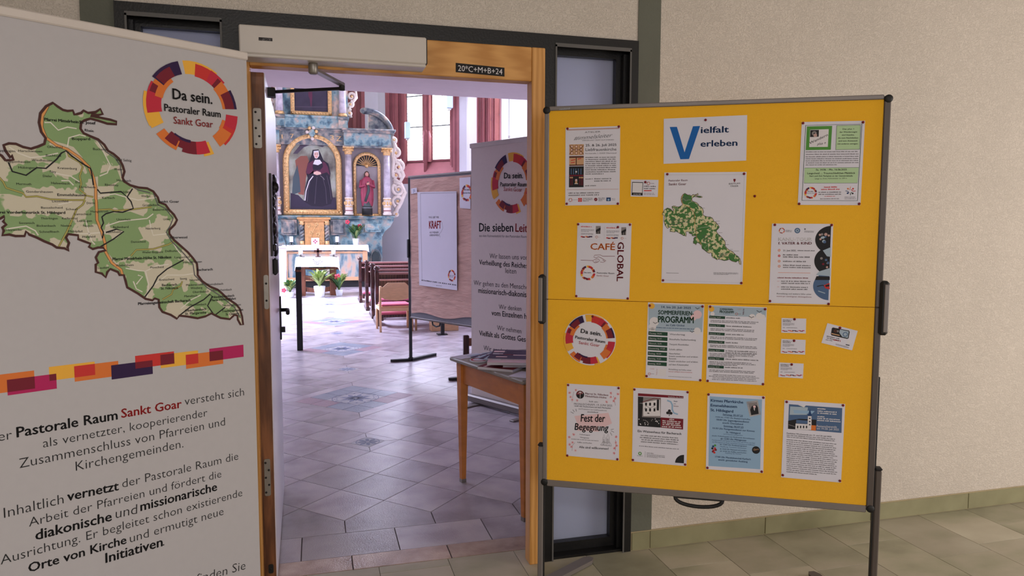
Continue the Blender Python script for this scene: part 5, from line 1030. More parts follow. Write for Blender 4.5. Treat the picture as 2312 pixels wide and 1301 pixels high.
# ================================================================== CHURCH: high altar
random.seed(11)
OA = Vector((AX, 19.0, 0)); PA = Plane(OA, 90)
ZA = lambda py, dep=.2: PA.uv(706, py, dep)[1]
CXA = PA.uv(706, 400, .2)[0]
UA = lambda px_, dep=.2: PA.uv(px_, 400, dep)[0]-CXA
alt = thing('high_altar', 'tall baroque high altar painted in teal and grey marbling with gilded frames', 'altar', (OA.x+CXA, OA.y, 0))
def both(f):
    for s in (1, -1): f(s)
def mx(a, b_): return (min(a, b_), max(a, b_))
Z = {k: ZA(k) for k in (640, 597, 540, 535, 522, 512, 495, 487, 485, 445, 372, 347, 340, 330, 328, 300, 299, 290, 264, 260, 258, 303, 200, 195, 243, 262)}
b = MB()
pr_ = [(861, 640), (861, 535), (868, 522), (880, 512), (888, 497), (888, 487)]
R_ = [(UA(x), ZA(y)) for x, y in pr_]; R_[0] = (R_[0][0], 0)
b.prism([(-x, z) for x, z in R_]+[(x, z) for x, z in reversed(R_)], .22, .75, M_MARB); b.build('substructure', alt)
def pnl(x0, x1, y0, y1, nm='raised_panel', m_=M_MARB2, dep=.2, th=.05):
    for s in (1, -1):
        xa, xb = mx(s*UA(x0, dep), s*UA(x1, dep)); z0, z1 = ZA(y1, dep), ZA(y0, dep)
        b = MB(); w_ = .03
        b.box(xa, xb, dep-th, dep+.03, z0, z1, m_); b.box(xa+w_*1.5, xb-w_*1.5, dep-th-.03, dep-th, z0+w_*1.5, z1-w_*1.5, m_, bev=.01)
        b.build(nm, alt)
pnl(744, 778, 496, 531); pnl(822, 858, 505, 524, m_=M_MARB); pnl(790, 815, 500, 533, m_=M_MARB)
def band(x, ya, yb, out, m_, nm, dep=.2, x0=None):
    xx = UA(x); b = MB(); z0, z1 = ZA(yb), ZA(ya); h = z1-z0
    b.box(-xx, xx, dep-out*.5, .75, z0, z0+h*.45, m_); b.box(-xx-out*.5, xx+out*.5, dep-out, .75, z0+h*.45, z1, m_, bev=min(.02, h*.2)); b.build(nm, alt)
band(886, 487, 494, .10, M_MARB, 'ledge')
# main storey
b = MB(); b.box(-UA(884), UA(884), .28, .75, ZA(487), ZA(328), M_ALTG); b.build('main_panel', alt)
b = MB(); b.box(-UA(778), UA(778), .14, .75, ZA(328), ZA(299), M_MARB2); b.build('frieze', alt)
for s in (1, -1):
    xa, xb = mx(s*UA(777), s*UA(882)); b = MB(); b.box(xa, xb, .0, .75, ZA(330), ZA(299), M_MARB); b.box(xa-.03, xb+.03, -.03, .7, ZA(332), ZA(328), M_MARB2); b.build('frieze', alt)
band(776, 290, 299, .12, M_MARB2, 'cornice')
for s in (1, -1):
    xa, xb = mx(s*UA(772), s*UA(892)); b = MB(); z0, z1 = ZA(299), ZA(290); b.box(xa+.03, xb-.03, -.1, .75, z0, (z0+z1)/2, M_MARB2); b.box(xa, xb, -.16, .75, (z0+z1)/2, z1, M_MARB2, bev=.015); b.build('cornice', alt)
# columns
def column(xc, y0, y1, r, base=True, dep=.08):
    z0, z1 = ZA(y0), ZA(y1); H_ = z1-z0
    c = MB(); zc = z1-H_*.11; zb2 = z0+(H_*.26 if base else H_*.06)
    T = Matrix.Translation((xc, dep, 0))
    c.lathe([(r*.86, zb2), (r*.9, zb2+.2), (r*.8, zc)], M_COLM, 16, T=T)
    o = c.build('column', alt)
    cc = MB(); cc.lathe([(r*.8, zc), (r*1.0, zc+.03), (r*.95, zc+H_*.05), (r*1.35, z1-.02)], M_GOLD, 12, T=T); cc.box(-r*1.4, r*1.4, -r*1.4, r*1.4, z1-.03, z1, M_GOLD, T=T)
    for q in range(8):
        a = q*math.pi/4; cc.sph((xc+r*1.15*math.cos(a), dep+r*1.15*math.sin(a), z1-.075), r*.33, M_GOLD, 6, 4)
    cc.build('capital', o)
    if base:
        c2 = MB(); c2.lathe([(r*1.15, z0), (r*1.15, z0+.05), (r*.95, z0+.06), (r*1.0, z0+.12), (r*.95, zb2-.04), (r*1.08, zb2-.03), (r*1.08, zb2)], M_CREAM, 14, T=T)
        for zz, m_ in ((z0+.10, M_RED), (zb2-.06, M_GOLD), (z0+.2, M_GOLD)): c2.lathe([(r*1.03, zz), (r*1.05, zz+.012), (r*1.03, zz+.024)], m_, 14, T=T)
        for q in range(8):
            a = q*math.pi/4; c2.sph((xc+r*math.cos(a), dep+r*math.sin(a), z0+.3), .03, M_GOLD, 6, 4, (1, 1, 1.8))
        c2.build('column_base', o)
for px_ in (787, 873.5):
    for s in (1, -1): column(s*UA(px_, .08), 485, 331, .098)
# arched gilded frames
def archframe(xc, hw, z0, zs_, wd, dep, nm, par, m_=M_GOLD, zt_=None):
    """outer half width hw, bottom z0, spring zs_"""
    b = MB(); c = hw-wd/2; pts = [(xc-c, dep, z0+wd/2), (xc-c, dep, zs_)]
    ry = (zt_-wd/2-zs_) if zt_ else c
    pts += [(xc-c*math.cos(t*math.pi/16), dep, zs_+ry*math.sin(t*math.pi/16)) for t in range(1, 16)]+[(xc+c, dep, zs_), (xc+c, dep, z0+wd/2)]
    b.tube(pts, wd/2, m_, 10, flat=.8); b.tube([(xc-hw, dep, z0+wd/2), (xc+hw, dep, z0+wd/2)], wd/2, m_, 10, flat=.8)
    for k in range(len(pts)-1):
        p0, p1 = Vector(pts[k]), Vector(pts[k+1]); n = max(1, int((p1-p0).length/.085))
        for q in range(n): P = p0.lerp(p1, (q+.5)/n); b.sph((P.x, dep-wd*.38, P.z), wd*.2, m_, 6, 4)
    for q in range(int(2*hw/.085)): b.sph((xc-hw+.085*(q+.5), dep-wd*.38, z0+wd/2), wd*.2, m_, 6, 4)
    return b.build(nm, par)
XP = 0; hwp = UA(772, .16)
zs_p = ZA(303, .16)-hwp*.97
archframe(XP, hwp, ZA(486, .16), zs_p, .15, .18, 'painting_frame', alt)
# painting in the arch
PG = Plane((OA.x+CXA, 19.22, 0), 90); M_PBG = mat('painting_ground', (120, 124, 112), rough=.5, nscale=2.6, detail=8, stretch=(1, 1, .8), ramp=[(.3, (52, 44, 44)), (.45, (120, 116, 104)), (.58, (160, 164, 146)), (.75, (188, 186, 180))])
pt = bpy.data.objects.new('painting', None); COL.objects.link(pt); pt.parent = alt; pt.location = (0, .22, 0)
hw_ = hwp-.12; z0 = ZA(478, .16)
b = MB(); b.prism([(-hw_, z0), (hw_, z0), (hw_, zs_p)]+[(hw_*math.cos(t*math.pi/14), zs_p+hw_*math.sin(t*math.pi/14)) for t in range(1, 14)]+[(-hw_, zs_p)], -.005, .03, M_PBG); b.build('canvas', pt)
P_ROBE = pm('painting_robe', (40, 34, 48)); P_ROB2 = pm('painting_plum', (92, 44, 66)); P_SKIN = pm('painting_skin', (228, 184, 170)); P_DK = pm('painting_dusk', (56, 48, 66)); P_RUST = pm('painting_rust', (140, 86, 72)); P_SLT = pm('painting_slate', (74, 88, 94)); P_CLD = pm('painting_cloud', (84, 74, 86))
p = Print(PG, -.006, pt).crop(600, 180, .246).part('figure')
def fp(pts, m_, lay): fill(p, pts, m_, lay*4)
fp([(250, 680), (330, 580), (420, 560), (500, 575), (560, 590), (520, 620), (430, 590), (350, 620), (290, 680)], P_CLD, 1)
fp([(270, 740), (320, 700), (380, 700), (400, 760), (370, 900), (350, 1060), (300, 1050), (290, 900)], P_RUST, 1); fp([(250, 900), (290, 780), (310, 900), (320, 1030), (240, 1060)], P_SLT, 1.2)
fp([(228, 1200), (228, 1040), (300, 1060), (350, 1110), (500, 1090), (640, 1080), (652, 1200)], P_DK, 1.6)
fp([(430, 645), (485, 640), (505, 680), (530, 740), (575, 770), (595, 860), (590, 900), (600, 980), (615, 1080), (600, 1140), (520, 1165), (420, 1160), (355, 1120), (358, 1020), (385, 900), (368, 850), (385, 770), (405, 740), (420, 690)], P_ROBE, 2)
fp([(385, 770), (440, 740), (430, 800), (440, 850), (500, 870), (560, 850), (590, 880), (570, 800), (545, 760), (520, 750), (525, 800), (500, 830), (440, 830), (400, 870), (370, 860)], P_ROB2, 2.6)
fp([(452, 735), (440, 760), (434, 775), (480, 785), (517, 765), (496, 735)], P_WHITE, 3); fp([(440, 655), (486, 650), (490, 700), (470, 725), (452, 722), (438, 690)], P_WHITE, 3)
fp([(446, 668), (482, 665), (484, 700), (468, 722), (452, 716), (444, 695)], P_SKIN, 3.5); fp([(440, 850), (470, 838), (505, 850), (508, 868), (470, 876), (438, 866)], P_SKIN, 3.5)
p.line([(448, 684), (459, 682)], .012, P_ROBE, 16).line([(470, 682), (480, 683)], .012, P_ROBE, 16).line([(461, 708), (473, 708)], .012, P_RED, 16)
p.line([(360, 1110), (370, 1020), (400, 930), (435, 885)], .022, P_WHITE, 14).line([(500, 880), (530, 905), (538, 920)], .012, P_GREY, 14)
for a in ([(420, 900), (390, 1000), (380, 1120)], [(470, 890), (460, 1000), (450, 1140)], [(520, 890), (550, 1000), (560, 1140)], [(560, 880), (590, 1000), (600, 1100)]): p.line(a, .012, P_CLD, 13)
p.flush()
# digits on the frieze
p = Print(Plane((OA.x+CXA, 19.14, 0), 90), -.003, alt).crop(550, 100, .1922).part('gilt_digit')
for q, (tx, a, y0, c_, y1, cap) in enumerate([('1', 447, 1108, 461, 1108, 50), ('7', 548, 1104, 592, 1104, 52), ('3', 1016, 1120, 1062, 1120, 52), ('Z', 1086, 1138, 1152, 1138, 60)]):
    p.t(tx, a, y0, c_, y1, M_GOLD, b=.0, cap=cap, lay=2)
    p.cur = 'gilt_digit '+str(q)
for n, bb_ in list(p.parts.items()):
    o = bb_.build('gilt_digit', alt); o.location = (0, 0, 0)
    for v in o.data.vertices: v.co.y += .14
# cartouche
b = MB(); zc = ZA(300, 0); b.sph((0, .05, zc), .085, M_MARB, 12, 8, (1, .4, 1.2))
for q in range(7): a = q*math.pi*2/7+.3; b.sph((.115*math.cos(a), .05, zc+.14*math.sin(a)), .045, M_CREAM if q % 2 else M_GOLD, 8, 5)
b.build('cartouche', alt)
# niches with shell tops
for s in (1, -1):
    xc = s*UA(828.5, .2); hw = (UA(860, .2)-UA(797, .2))/2; zsn = ZA(340)-hw
    n_ = bpy.data.objects.new('niche', None); COL.objects.link(n_); n_.parent = alt; n_.location = (xc, 0, 0)
    archframe(0, hw, ZA(489), zsn, .085, .2, 'niche_frame', n_)
    h2 = hw-.06; b = MB(); z0 = ZA(487); b.prism([(-h2, z0), (h2, z0), (h2, zsn)]+[(h2*math.cos(t*math.pi/12), zsn+h2*math.sin(t*math.pi/12)) for t in range(1, 12)]+[(-h2, zsn)], .255, .28, M_ALTG); b.build('niche_back', n_)
    b = MB()
    for q in range(12):
        t0, t1 = q*math.pi/12+.03, (q+1)*math.pi/12-.03
        b.prism([(.05*math.cos(t0), zsn+.05*math.sin(t0)), (h2*.95*math.cos(t0), zsn+h2*.95*math.sin(t0)), (h2*.95*math.cos(t1), zsn+h2*.95*math.sin(t1)), (.05*math.cos(t1), zsn+.05*math.sin(t1))], .225, .255, M_BLK2)
        b.tube([(.05*math.cos(t0-.03), .22, zsn+.05*math.sin(t0-.03)), (h2*.97*math.cos(t0-.03), .22, zsn+h2*.97*math.sin(t0-.03))], .009, M_GOLD, 5)
    b.sph((0, .21, zsn), .05, M_GOLD, 8, 5); b.build('shell', n_)
# carved scroll wings
def spiral(b, cx, cz, r0, turns, a0, m_, thick, dep, cw=1, n=26):
    pts = []; rr = []
    for k in range(n+1):
        f = k/n; a = a0+cw*f*turns*2*math.pi; r = r0*(1-f*.82); pts.append((cx+r*math.cos(a), dep, cz+r*math.sin(a))); rr.append(thick*(1-.45*f))
    rr = [q*1.35 for q in rr]; b.tube(pts, rr, m_, 7); b.sph((cx+r0*.1*math.cos(a), dep-.02, cz), thick*1.1, M_GOLD, 8, 5)
for s in (1, -1):
    b = MB(); dep = .32
    def S(px_, py): return (s*UA(px_, dep), ZA(py, dep))
    for (x, y, r, t, a0, cw) in ((889, 310, .075, 1.3, -1.6, 1), (893, 340, .13, 1.2, 1.5, -1), (900, 372, .16, 1.25, 1.8, -1), (893, 392, .13, 1.2, -.5, 1), (899, 425, .17, 1.4, 2.2, 1), (898, 452, .16, 1.3, -2.0, -1), (894, 482, .07, 1.2, 1.5, 1)):
        q = S(x, y); spiral(b, q[0], q[1], r, t, a0 if s > 0 else math.pi-a0, M_CREAM, .036, dep, cw*s)
    for pts in ([(886, 303), (893, 325), (889, 350), (903, 370), (911, 392), (903, 408), (888, 400)], [(888, 408), (905, 412), (914, 432), (905, 455), (896, 470), (890, 487)], [(884, 330), (889, 360), (886, 385), (893, 400)]):
        b.tube([(S(x, y)[0], dep+.01, S(x, y)[1]) for x, y in pts], [.058]*len(pts), M_CREAM, 7)
    for (x, y) in ((898, 335), (890, 322), (905, 360), (887, 372), (906, 400), (893, 418), (909, 440), (902, 462)):
        q = S(x, y); b.sph((q[0], dep, q[1]), .06, M_CREAM, 8, 5, (.6, .4, 1.3))
    b.box(*mx(s*UA(883, dep), s*UA(887, dep)), dep-.02, .6, ZA(487, dep), ZA(303, dep), M_ALTG); b.build('scroll_wing', alt)
# segment pediment pieces
for s in (1, -1):
    b = MB(); dep = .2
    ctr = (826, 300); pts = []
    for t in range(0, 15):
        a = math.radians(95-t*6.6); pts.append((s*UA(ctr[0]+60*math.cos(a), dep), ZA(ctr[1]-56*math.sin(a), dep)))
    b.tube([(x, .12, z) for x, z in pts], .055, M_MARB2, 8); b.tube([(x, .18, z-.05) for x, z in pts], .05, M_MARB2, 8)
    b.sph((pts[0][0], .14, pts[0][1]-.02), .07, M_MARB2, 10, 6)
    low = [(s*UA(834, dep), ZA(291, dep)), (s*UA(834, dep), ZA(247, dep))]
    inner = [(x, z-.03) for x, z in pts if abs(x) > UA(836, dep)]
    poly_ = low+inner+[(inner[-1][0], ZA(291, dep))]
    b.prism(poly_ if s > 0 else list(reversed(poly_)), .24, .5, M_MARB2); b.build('segment_pediment', alt)
# upper storey
ztop_ = 6.6
b = MB(); b.box(-UA(787), UA(787), .1, .75, ZA(290), ZA(268), M_MARB); b.box(-UA(790), UA(790), .06, .75, ZA(268), ZA(262), M_MARB, bev=.01); b.build('upper_pedestal', alt)
for s in (1, -1):
    xa, xb = mx(s*UA(766), s*UA(786)); b = MB(); b.box(xa, xb, .04, .3, ZA(289), ZA(270), M_MARB, bev=.01); b.box(xa-.02, xb+.02, .02, .3, ZA(270), ZA(263), M_MARB2, bev=.01); b.build('pedestal_block', alt)
b = MB(); b.box(-UA(788), UA(788), .25, .7, ZA(264), ztop_, M_MARB); b.build('upper_panel', alt)
b = MB(); b.box(-UA(792), UA(792), .05, .75, ztop_, ztop_+.15, M_MARB2); b.prism([(-1.0, ztop_+.15), (1.0, ztop_+.15), (.6, ztop_+.5), (0, ztop_+.65), (-.6, ztop_+.5)], .2, .6, M_MARB2); b.build('upper_cornice', alt)
for s in (1, -1):
    x = s*UA(776, .15); z0 = ZA(260); b = MB(); T = Matrix.Translation((x, .14, 0)); b.lathe([(.09, z0+.06), (.088, z0+.3), (.075, ztop_-.2)], M_COLM, 14, T=T); o = b.build('upper_column', alt)
    b = MB(); b.lathe([(.11, z0-.02), (.11, z0+.03), (.09, z0+.06)], M_GOLD, 14, T=T); b.lathe([(.08, ztop_-.2), (.12, ztop_)], M_GOLD, 12, T=T); b.build('column_base', o)
uf = MB(); xa = UA(752); xi = UA(743); z0 = ZA(261); zi = ZA(252)
for r0 in ((-xa, -xi, z0, ztop_-.2), (xi, xa, z0, ztop_-.2)): uf.box(r0[0], r0[1], .15, .25, r0[2], r0[3], M_GOLD, bev=.02)
uf.box(-xa, xa, .15, .25, z0, zi, M_GOLD, bev=.02); uf.box(-xa, xa, .15, .25, ztop_-.3, ztop_-.2, M_GOLD, bev=.02)
for k in range(16):
    zz = z0+.05+k*.09; uf.sph((xi+.05, .15, zz), .028, M_GOLD, 6, 4); uf.sph((-xi-.05, .15, zz), .028, M_GOLD, 6, 4)
for k in range(13): uf.sph((-xa+.05+k*(2*xa-.1)/12, .15, (z0+zi)/2), .028, M_GOLD, 6, 4)
uf.build('upper_painting_frame', alt)
M_UPC = mat('upper_canvas_paint', (52, 44, 62), rough=.5, noise=.2, nscale=4)
uc = bx('upper_canvas', alt, -xi, xi, .21, .25, zi, ztop_-.3, M_UPC)
p = Print(Plane((OA.x+CXA, 19.21, 0), 90), -.001, uc).crop(600, 180, .246).part('figure')
for n in (1,): fill(p, [(390, 95), (405, 110), (425, 105), (428, 150), (422, 245), (412, 247), (405, 180), (392, 150)], P_ROB2, 6)
p.line([(245, 248), (580, 252)], .02, P_CLD, 4); o_ = p.flush()
for o in o_.values():
    for v in o.data.vertices: v.co.y += .21
for s in (1, -1):
    b = MB(); dep = .34
    for (x, y, r, t, a0, cw) in ((796, 214, .12, 1.3, -1.3, 1), (793, 232, .09, 1.2, 1.4, -1), (792, 252, .08, 1.3, 1.0, 1)):
        spiral(b, s*UA(x, dep), ZA(y, dep), r, t, a0 if s > 0 else math.pi-a0, M_CREAM, .03, dep, cw*s)
    b.tube([(s*UA(x, dep), dep, ZA(y, dep)) for x, y in ((789, 190), (806, 200), (808, 216), (795, 232), (790, 245), (795, 262))], .033, M_CREAM, 7); b.build('upper_scroll', alt)
# mensa block
dm = -.28
XM = lambda px_: PA.uv(px_, 600, dm)[0]-CXA
ZM_ = lambda py: PA.uv(740, py, dm)[1]
x0, x1 = XM(640), XM(830); zc_ = ZM_(566); zb0 = ZM_(634)
b = MB(); b.box(x0, x1, dm+.02, .22, 0, zb0, M_BLK2); b.build('black_plinth', alt)
b = MB(); b.box(x0, x1, dm, .22, zb0, zc_, M_MARB3); b.box(x0, x1, dm-.02, dm, zb0, zb0+.09, M_BEECH); b.box(x0, x1, dm-.015, dm, zc_-.07, zc_-.03, M_BEECH)
for (a, c_) in ((x0, x0+.1), (x1-.12, x1)): b.box(a, c_, dm-.025, dm, zb0, zc_, M_BEECH)
b.build('mensa', alt)
M_SARCH = mat('arch_opening_shade', (62, 74, 74), rough=.6, noise=.2, nscale=6)  # dark colour of a solid plate, painted as shade in the arch opening
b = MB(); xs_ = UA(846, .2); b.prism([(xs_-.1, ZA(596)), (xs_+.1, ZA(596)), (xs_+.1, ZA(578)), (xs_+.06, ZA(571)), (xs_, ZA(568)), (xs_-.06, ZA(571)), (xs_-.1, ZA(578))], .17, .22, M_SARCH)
b.tube([(xs_-.13, .17, ZA(598)), (xs_-.13, .17, ZA(578)), (xs_-.08, .17, ZA(568)), (xs_, .17, ZA(564)), (xs_+.08, .17, ZA(568)), (xs_+.13, .17, ZA(578)), (xs_+.13, .17, ZA(598))], .015, M_MARB2, 6); b.build('side_arch', alt)
OX = OA.x+CXA; YM = 19+dm
ctop = ZM_(554)
def drape(name, label, X0_, X1_, Y0_, Y1_, z, drop, dropside, m_, seed=1, cat='cloth', dots=False):
    """cloth over a table: top with draped front and sides, gently rippled"""
    t = Vector(((X0_+X1_)/2, (Y0_+Y1_)/2, z)); b = MB(); w2 = (X1_-X0_)/2; d2 = (Y1_-Y0_)/2; rnd = random.Random(seed)
    N_ = 28; rim = []
    for k in range(N_*4):
        f = (k % N_)/N_; sd_ = k//N_
        rim.append([(-w2+2*w2*f, -d2), (w2, -d2+2*d2*f), (w2-2*w2*f, d2), (-w2, d2-2*d2*f)][sd_])
    vs = [(0, 0, 0)]+[(x, y, 0) for x, y in rim]; low = []
    for k, (x, y) in enumerate(rim):
        sd_ = k//N_; f = (k % N_)/N_; dr = [drop, dropside, drop, dropside][sd_]; e = min(f, 1-f); corner = max(0, 1-e*9)
        nx, ny = [(0, -1), (1, 0), (0, 1), (-1, 0)][sd_]
        ww = .012*math.sin(k*.8+rnd.random()*.6)+.008; cx_ = (1 if x > 0 else -1)*corner*.02; low.append((x+nx*ww+cx_, y+ny*ww, -dr*(1+.12*corner)))
    vs += low; n = len(rim)
    fs = [(0, 1+k, 1+(k+1) % n) for k in range(n)]+[(1+k, 1+n+k, 1+n+(k+1) % n, 1+(k+1) % n) for k in range(n)]
    b.add(vs, fs, m_); o = b.build(name, None, loc=t); tag(o, label, cat)
    so = o.modifiers.new('thick', 'SOLIDIFY'); so.thickness = .006; so.offset = 1
    return o
drape('altar_cloth', 'long white cloth with short front drop lying on the marbled high altar', OX+x0-.02, OX+x1+.02, YM-.035, YM+.42, ctop, ctop-ZM_(565), .16, M_LINEN, 3)
# things on the high altar
def pY(px_, py, Y): return onY(px_, py, Y)
def candle(px_, y0, y1, Y, label, zt_, group=None, plate=True):
    P = pY(px_, y0, Y); r = .045; h = pY(px_, y1, Y).z-P.z; hold = max(.03, P.z-zt_)
    t = thing('candle', label, 'candle', (P.x, Y, zt_), group=group)
    b = MB(); b.lathe([(r*.95, hold), (r, hold+.01), (r, hold+h-.01), (r*.9, hold+h)], M_WAX, 14); b.build('wax', t)
    b = MB(); b.tube([(0, 0, hold+h), (.004, 0, hold+h+.03)], .004, M_BLK2, 5); b.build('wick', t)
    b = MB()
    if plate: b.lathe([(.085, 0), (.09, .012), (.03, .02), (.02, hold-.015), (.085, hold-.012), (.09, hold)], M_STEEL, 16)
    else:
        b.lathe([(.06, 0), (.06, .01), (.012, .015), (.012, hold-.01), (.05, hold)], M_BLK2, 12)
        b.tube([(-.07, -.03, .012), (-.05, -.03, hold*.7), (0, 0, hold*.8), (.06, .02, hold*.5), (.08, .03, .01)], .007, M_BLK2, 6)
    b.build('holder', t)
    return t
YC = YM+.16
candle(658, 547, 534, YC, 'white pillar candle on the high altar, left of the gilded tabernacle', ctop+.006, plate=False); candle(761.5, 547, 534, YC, 'white pillar candle on the high altar, right of the gilded tabernacle', ctop+.006, plate=False)
# tabernacle
YT_ = YM+.32
tb = thing('tabernacle', 'gilded tabernacle with twisted side columns behind the high altar cloth', 'tabernacle', (onY(709.5, 554, YT_).x, YT_, ctop+.006))
zz = lambda py: onY(709, py, YT_).z-ctop-.006; xx = lambda px_: onY(px_, 520, YT_).x-tb.location.x
bx('door_panel', tb, xx(688), xx(732), 0, .2, 0, zz(497), M_GOLDF)
b = MB()
for (x, y) in ((715, 507), (718, 530), (703, 525), (726, 545), (697, 510)):
    cx = xx(x); cz = zz(y)
    for q in range(5): a = q*1.257; b.sph((cx+.035*math.cos(a), -.004, cz+.035*math.sin(a)), .022, M_GOLD, 6, 4, (1, .4, 1))
b.tube([(xx(700), -.004, 0.02), (xx(705), -.004, zz(525)), (xx(715), -.004, zz(508))], .009, M_GOLD, 5); b.tube([(xx(722), -.004, 0.02), (xx(718), -.004, zz(535)), (xx(726), -.004, zz(515))], .009, M_GOLD, 5); b.build('relief_flowers', tb)
for s in (-1, 1):
    xc = (xx(681.5) if s < 0 else xx(738.5)); hh = zz(500)
    b = MB(); b.box(xc-.07, xc+.07, .06, .2, 0, hh, M_MARB2)
    for st_ in (0, math.pi):
        b.tube([(xc+.03*math.cos(k*.6+st_), .02+.03*math.sin(k*.6+st_), .1+k*(hh-.2)/24) for k in range(25)], .032, M_MARB2, 7)
    o = b.build('twisted_column', tb)
    b = MB(); T = Matrix.Translation((xc, .02, 0)); b.lathe([(.06, 0), (.06, .05), (.05, .06), (.065, .09), (.04, .1)], M_GOLD, 12, T=T); b.lathe([(.04, hh-.1), (.07, hh-.06), (.05, hh-.03), (.075, hh)], M_GOLD, 12, T=T); b.build('gilt_mount', o)
b = MB(); b.box(xx(675), xx(743), -.03, .2, zz(500), zz(496), M_GOLDF); b.box(xx(671), xx(747), -.06, .2, zz(496), zz(491), M_GOLDF, bev=.01); b.build('cornice', tb)
b = MB(); P = onY(712, 555, YM+.1); cd_ = thing('altar_card', 'white square card with red cross emblem in front of the gilded tabernacle', 'card', (P.x, YM+.1, ctop+.006)); w_ = onY(721, 550, YM+.1).x-P.x; hh = onY(712, 538, YM+.1).z-ctop
b.box(-w_, w_, 0, .03, 0, hh, M_PAPER, bev=.003); b.build('card_body', cd_)
b = MB()
for dx, dz in ((0, 1), (1, 0), (0, -1), (-1, 0)): b.prism([(dx*.035-.022, hh*.5+dz*.035), (dx*.035, hh*.5+dz*.035-.022), (dx*.035+.022, hh*.5+dz*.035), (dx*.035, hh*.5+dz*.035+.022)], -.002, 0, P_MAG)
b.build('cross_emblem', cd_)
# potted plants
def plant(P, pot_r, pot_h, leaf_h, spread_, n, m_, label, flowers=(), w_=.03, seed=1, group=None, name='potted_plant'):
    rnd = random.Random(seed); t = thing(name, label, 'plant', P, group=group)
    b = MB(); b.lathe([(pot_r*.72, 0), (pot_r*.76, .01), (pot_r, pot_h), (pot_r*.9, pot_h), (pot_r*.85, pot_h-.03)], M_POT, 18); b.build('pot', t)
    b = MB()
    for k in range(n):
        a = rnd.random()*6.283; L_ = leaf_h*(.55+.55*rnd.random()); out_ = spread_*(.2+.9*rnd.random()); ww = w_*(.6+.6*rnd.random()); seg = 5; vs = []; fs = []
        for q in range(seg+1):
            f = q/seg; r = out_*f**1.3; z = pot_h-.02+L_*(math.sin(f*1.75)); wd_ = ww*math.sin(math.pi*(.12+.86*f))
            px2, py2 = r*math.cos(a), r*math.sin(a); nx, ny = -math.sin(a)*wd_, math.cos(a)*wd_
            vs += [(px2+nx, py2+ny, z-.15*wd_), (px2-nx, py2-ny, z-.15*wd_)]
        for q in range(seg): fs.append((2*q, 2*q+1, 2*q+3, 2*q+2))
        b.add(vs, fs, m_ if rnd.random() > .3 else (M_GREEN if m_ is M_GREEN2 else M_GREEN2), True)
    o = b.build('foliage', t); o['kind'] = 'stuff'
    for (dx, dz, r) in flowers:
        b = MB()
        for q in range(5): a = q*1.257; b.sph((dx+r*.6*math.cos(a), 0, dz+r*.6*math.sin(a)), r*.5, M_PINKF, 7, 4, (1, .6, 1))
        b.tube([(dx*.3, 0, pot_h), (dx*.8, 0, dz*.8), (dx, .01, dz)], .005, M_GREEN, 5); b.build('blossom', t)
    return t
Pp = onY(803.5, 554, YM+.15)
plant((Pp.x, YM+.15, ctop+.006), .085, .16, .36, .36, 80, M_GREEN, 'plant with pink blossoms in white pot on right end of high altar', [(-.2, .58, .06), (.1, .48, .055)], .032, 2)
def onfl(x, y): P = fl(x, y); return (P.x, P.y, 0)
plant(onfl(722, 671), .125, .24, .36, .42, 52, M_GREEN2, 'long-leaved plant in white pot in front of the wooden altar table', (), .03, 5)
plant(onfl(655, 672), .09, .13, .26, .24, 70, M_GREEN, 'small bushy plant with red bloom in white pot, left of the altar table', [(-.13, .16, .05)], .035, 6)
plant(onfl(766, 668), .085, .14, .36, .3, 66, M_GREEN2, 'plant with red bloom in white pot at right leg of the altar table', [(-.03, .42, .07)], .03, 7)
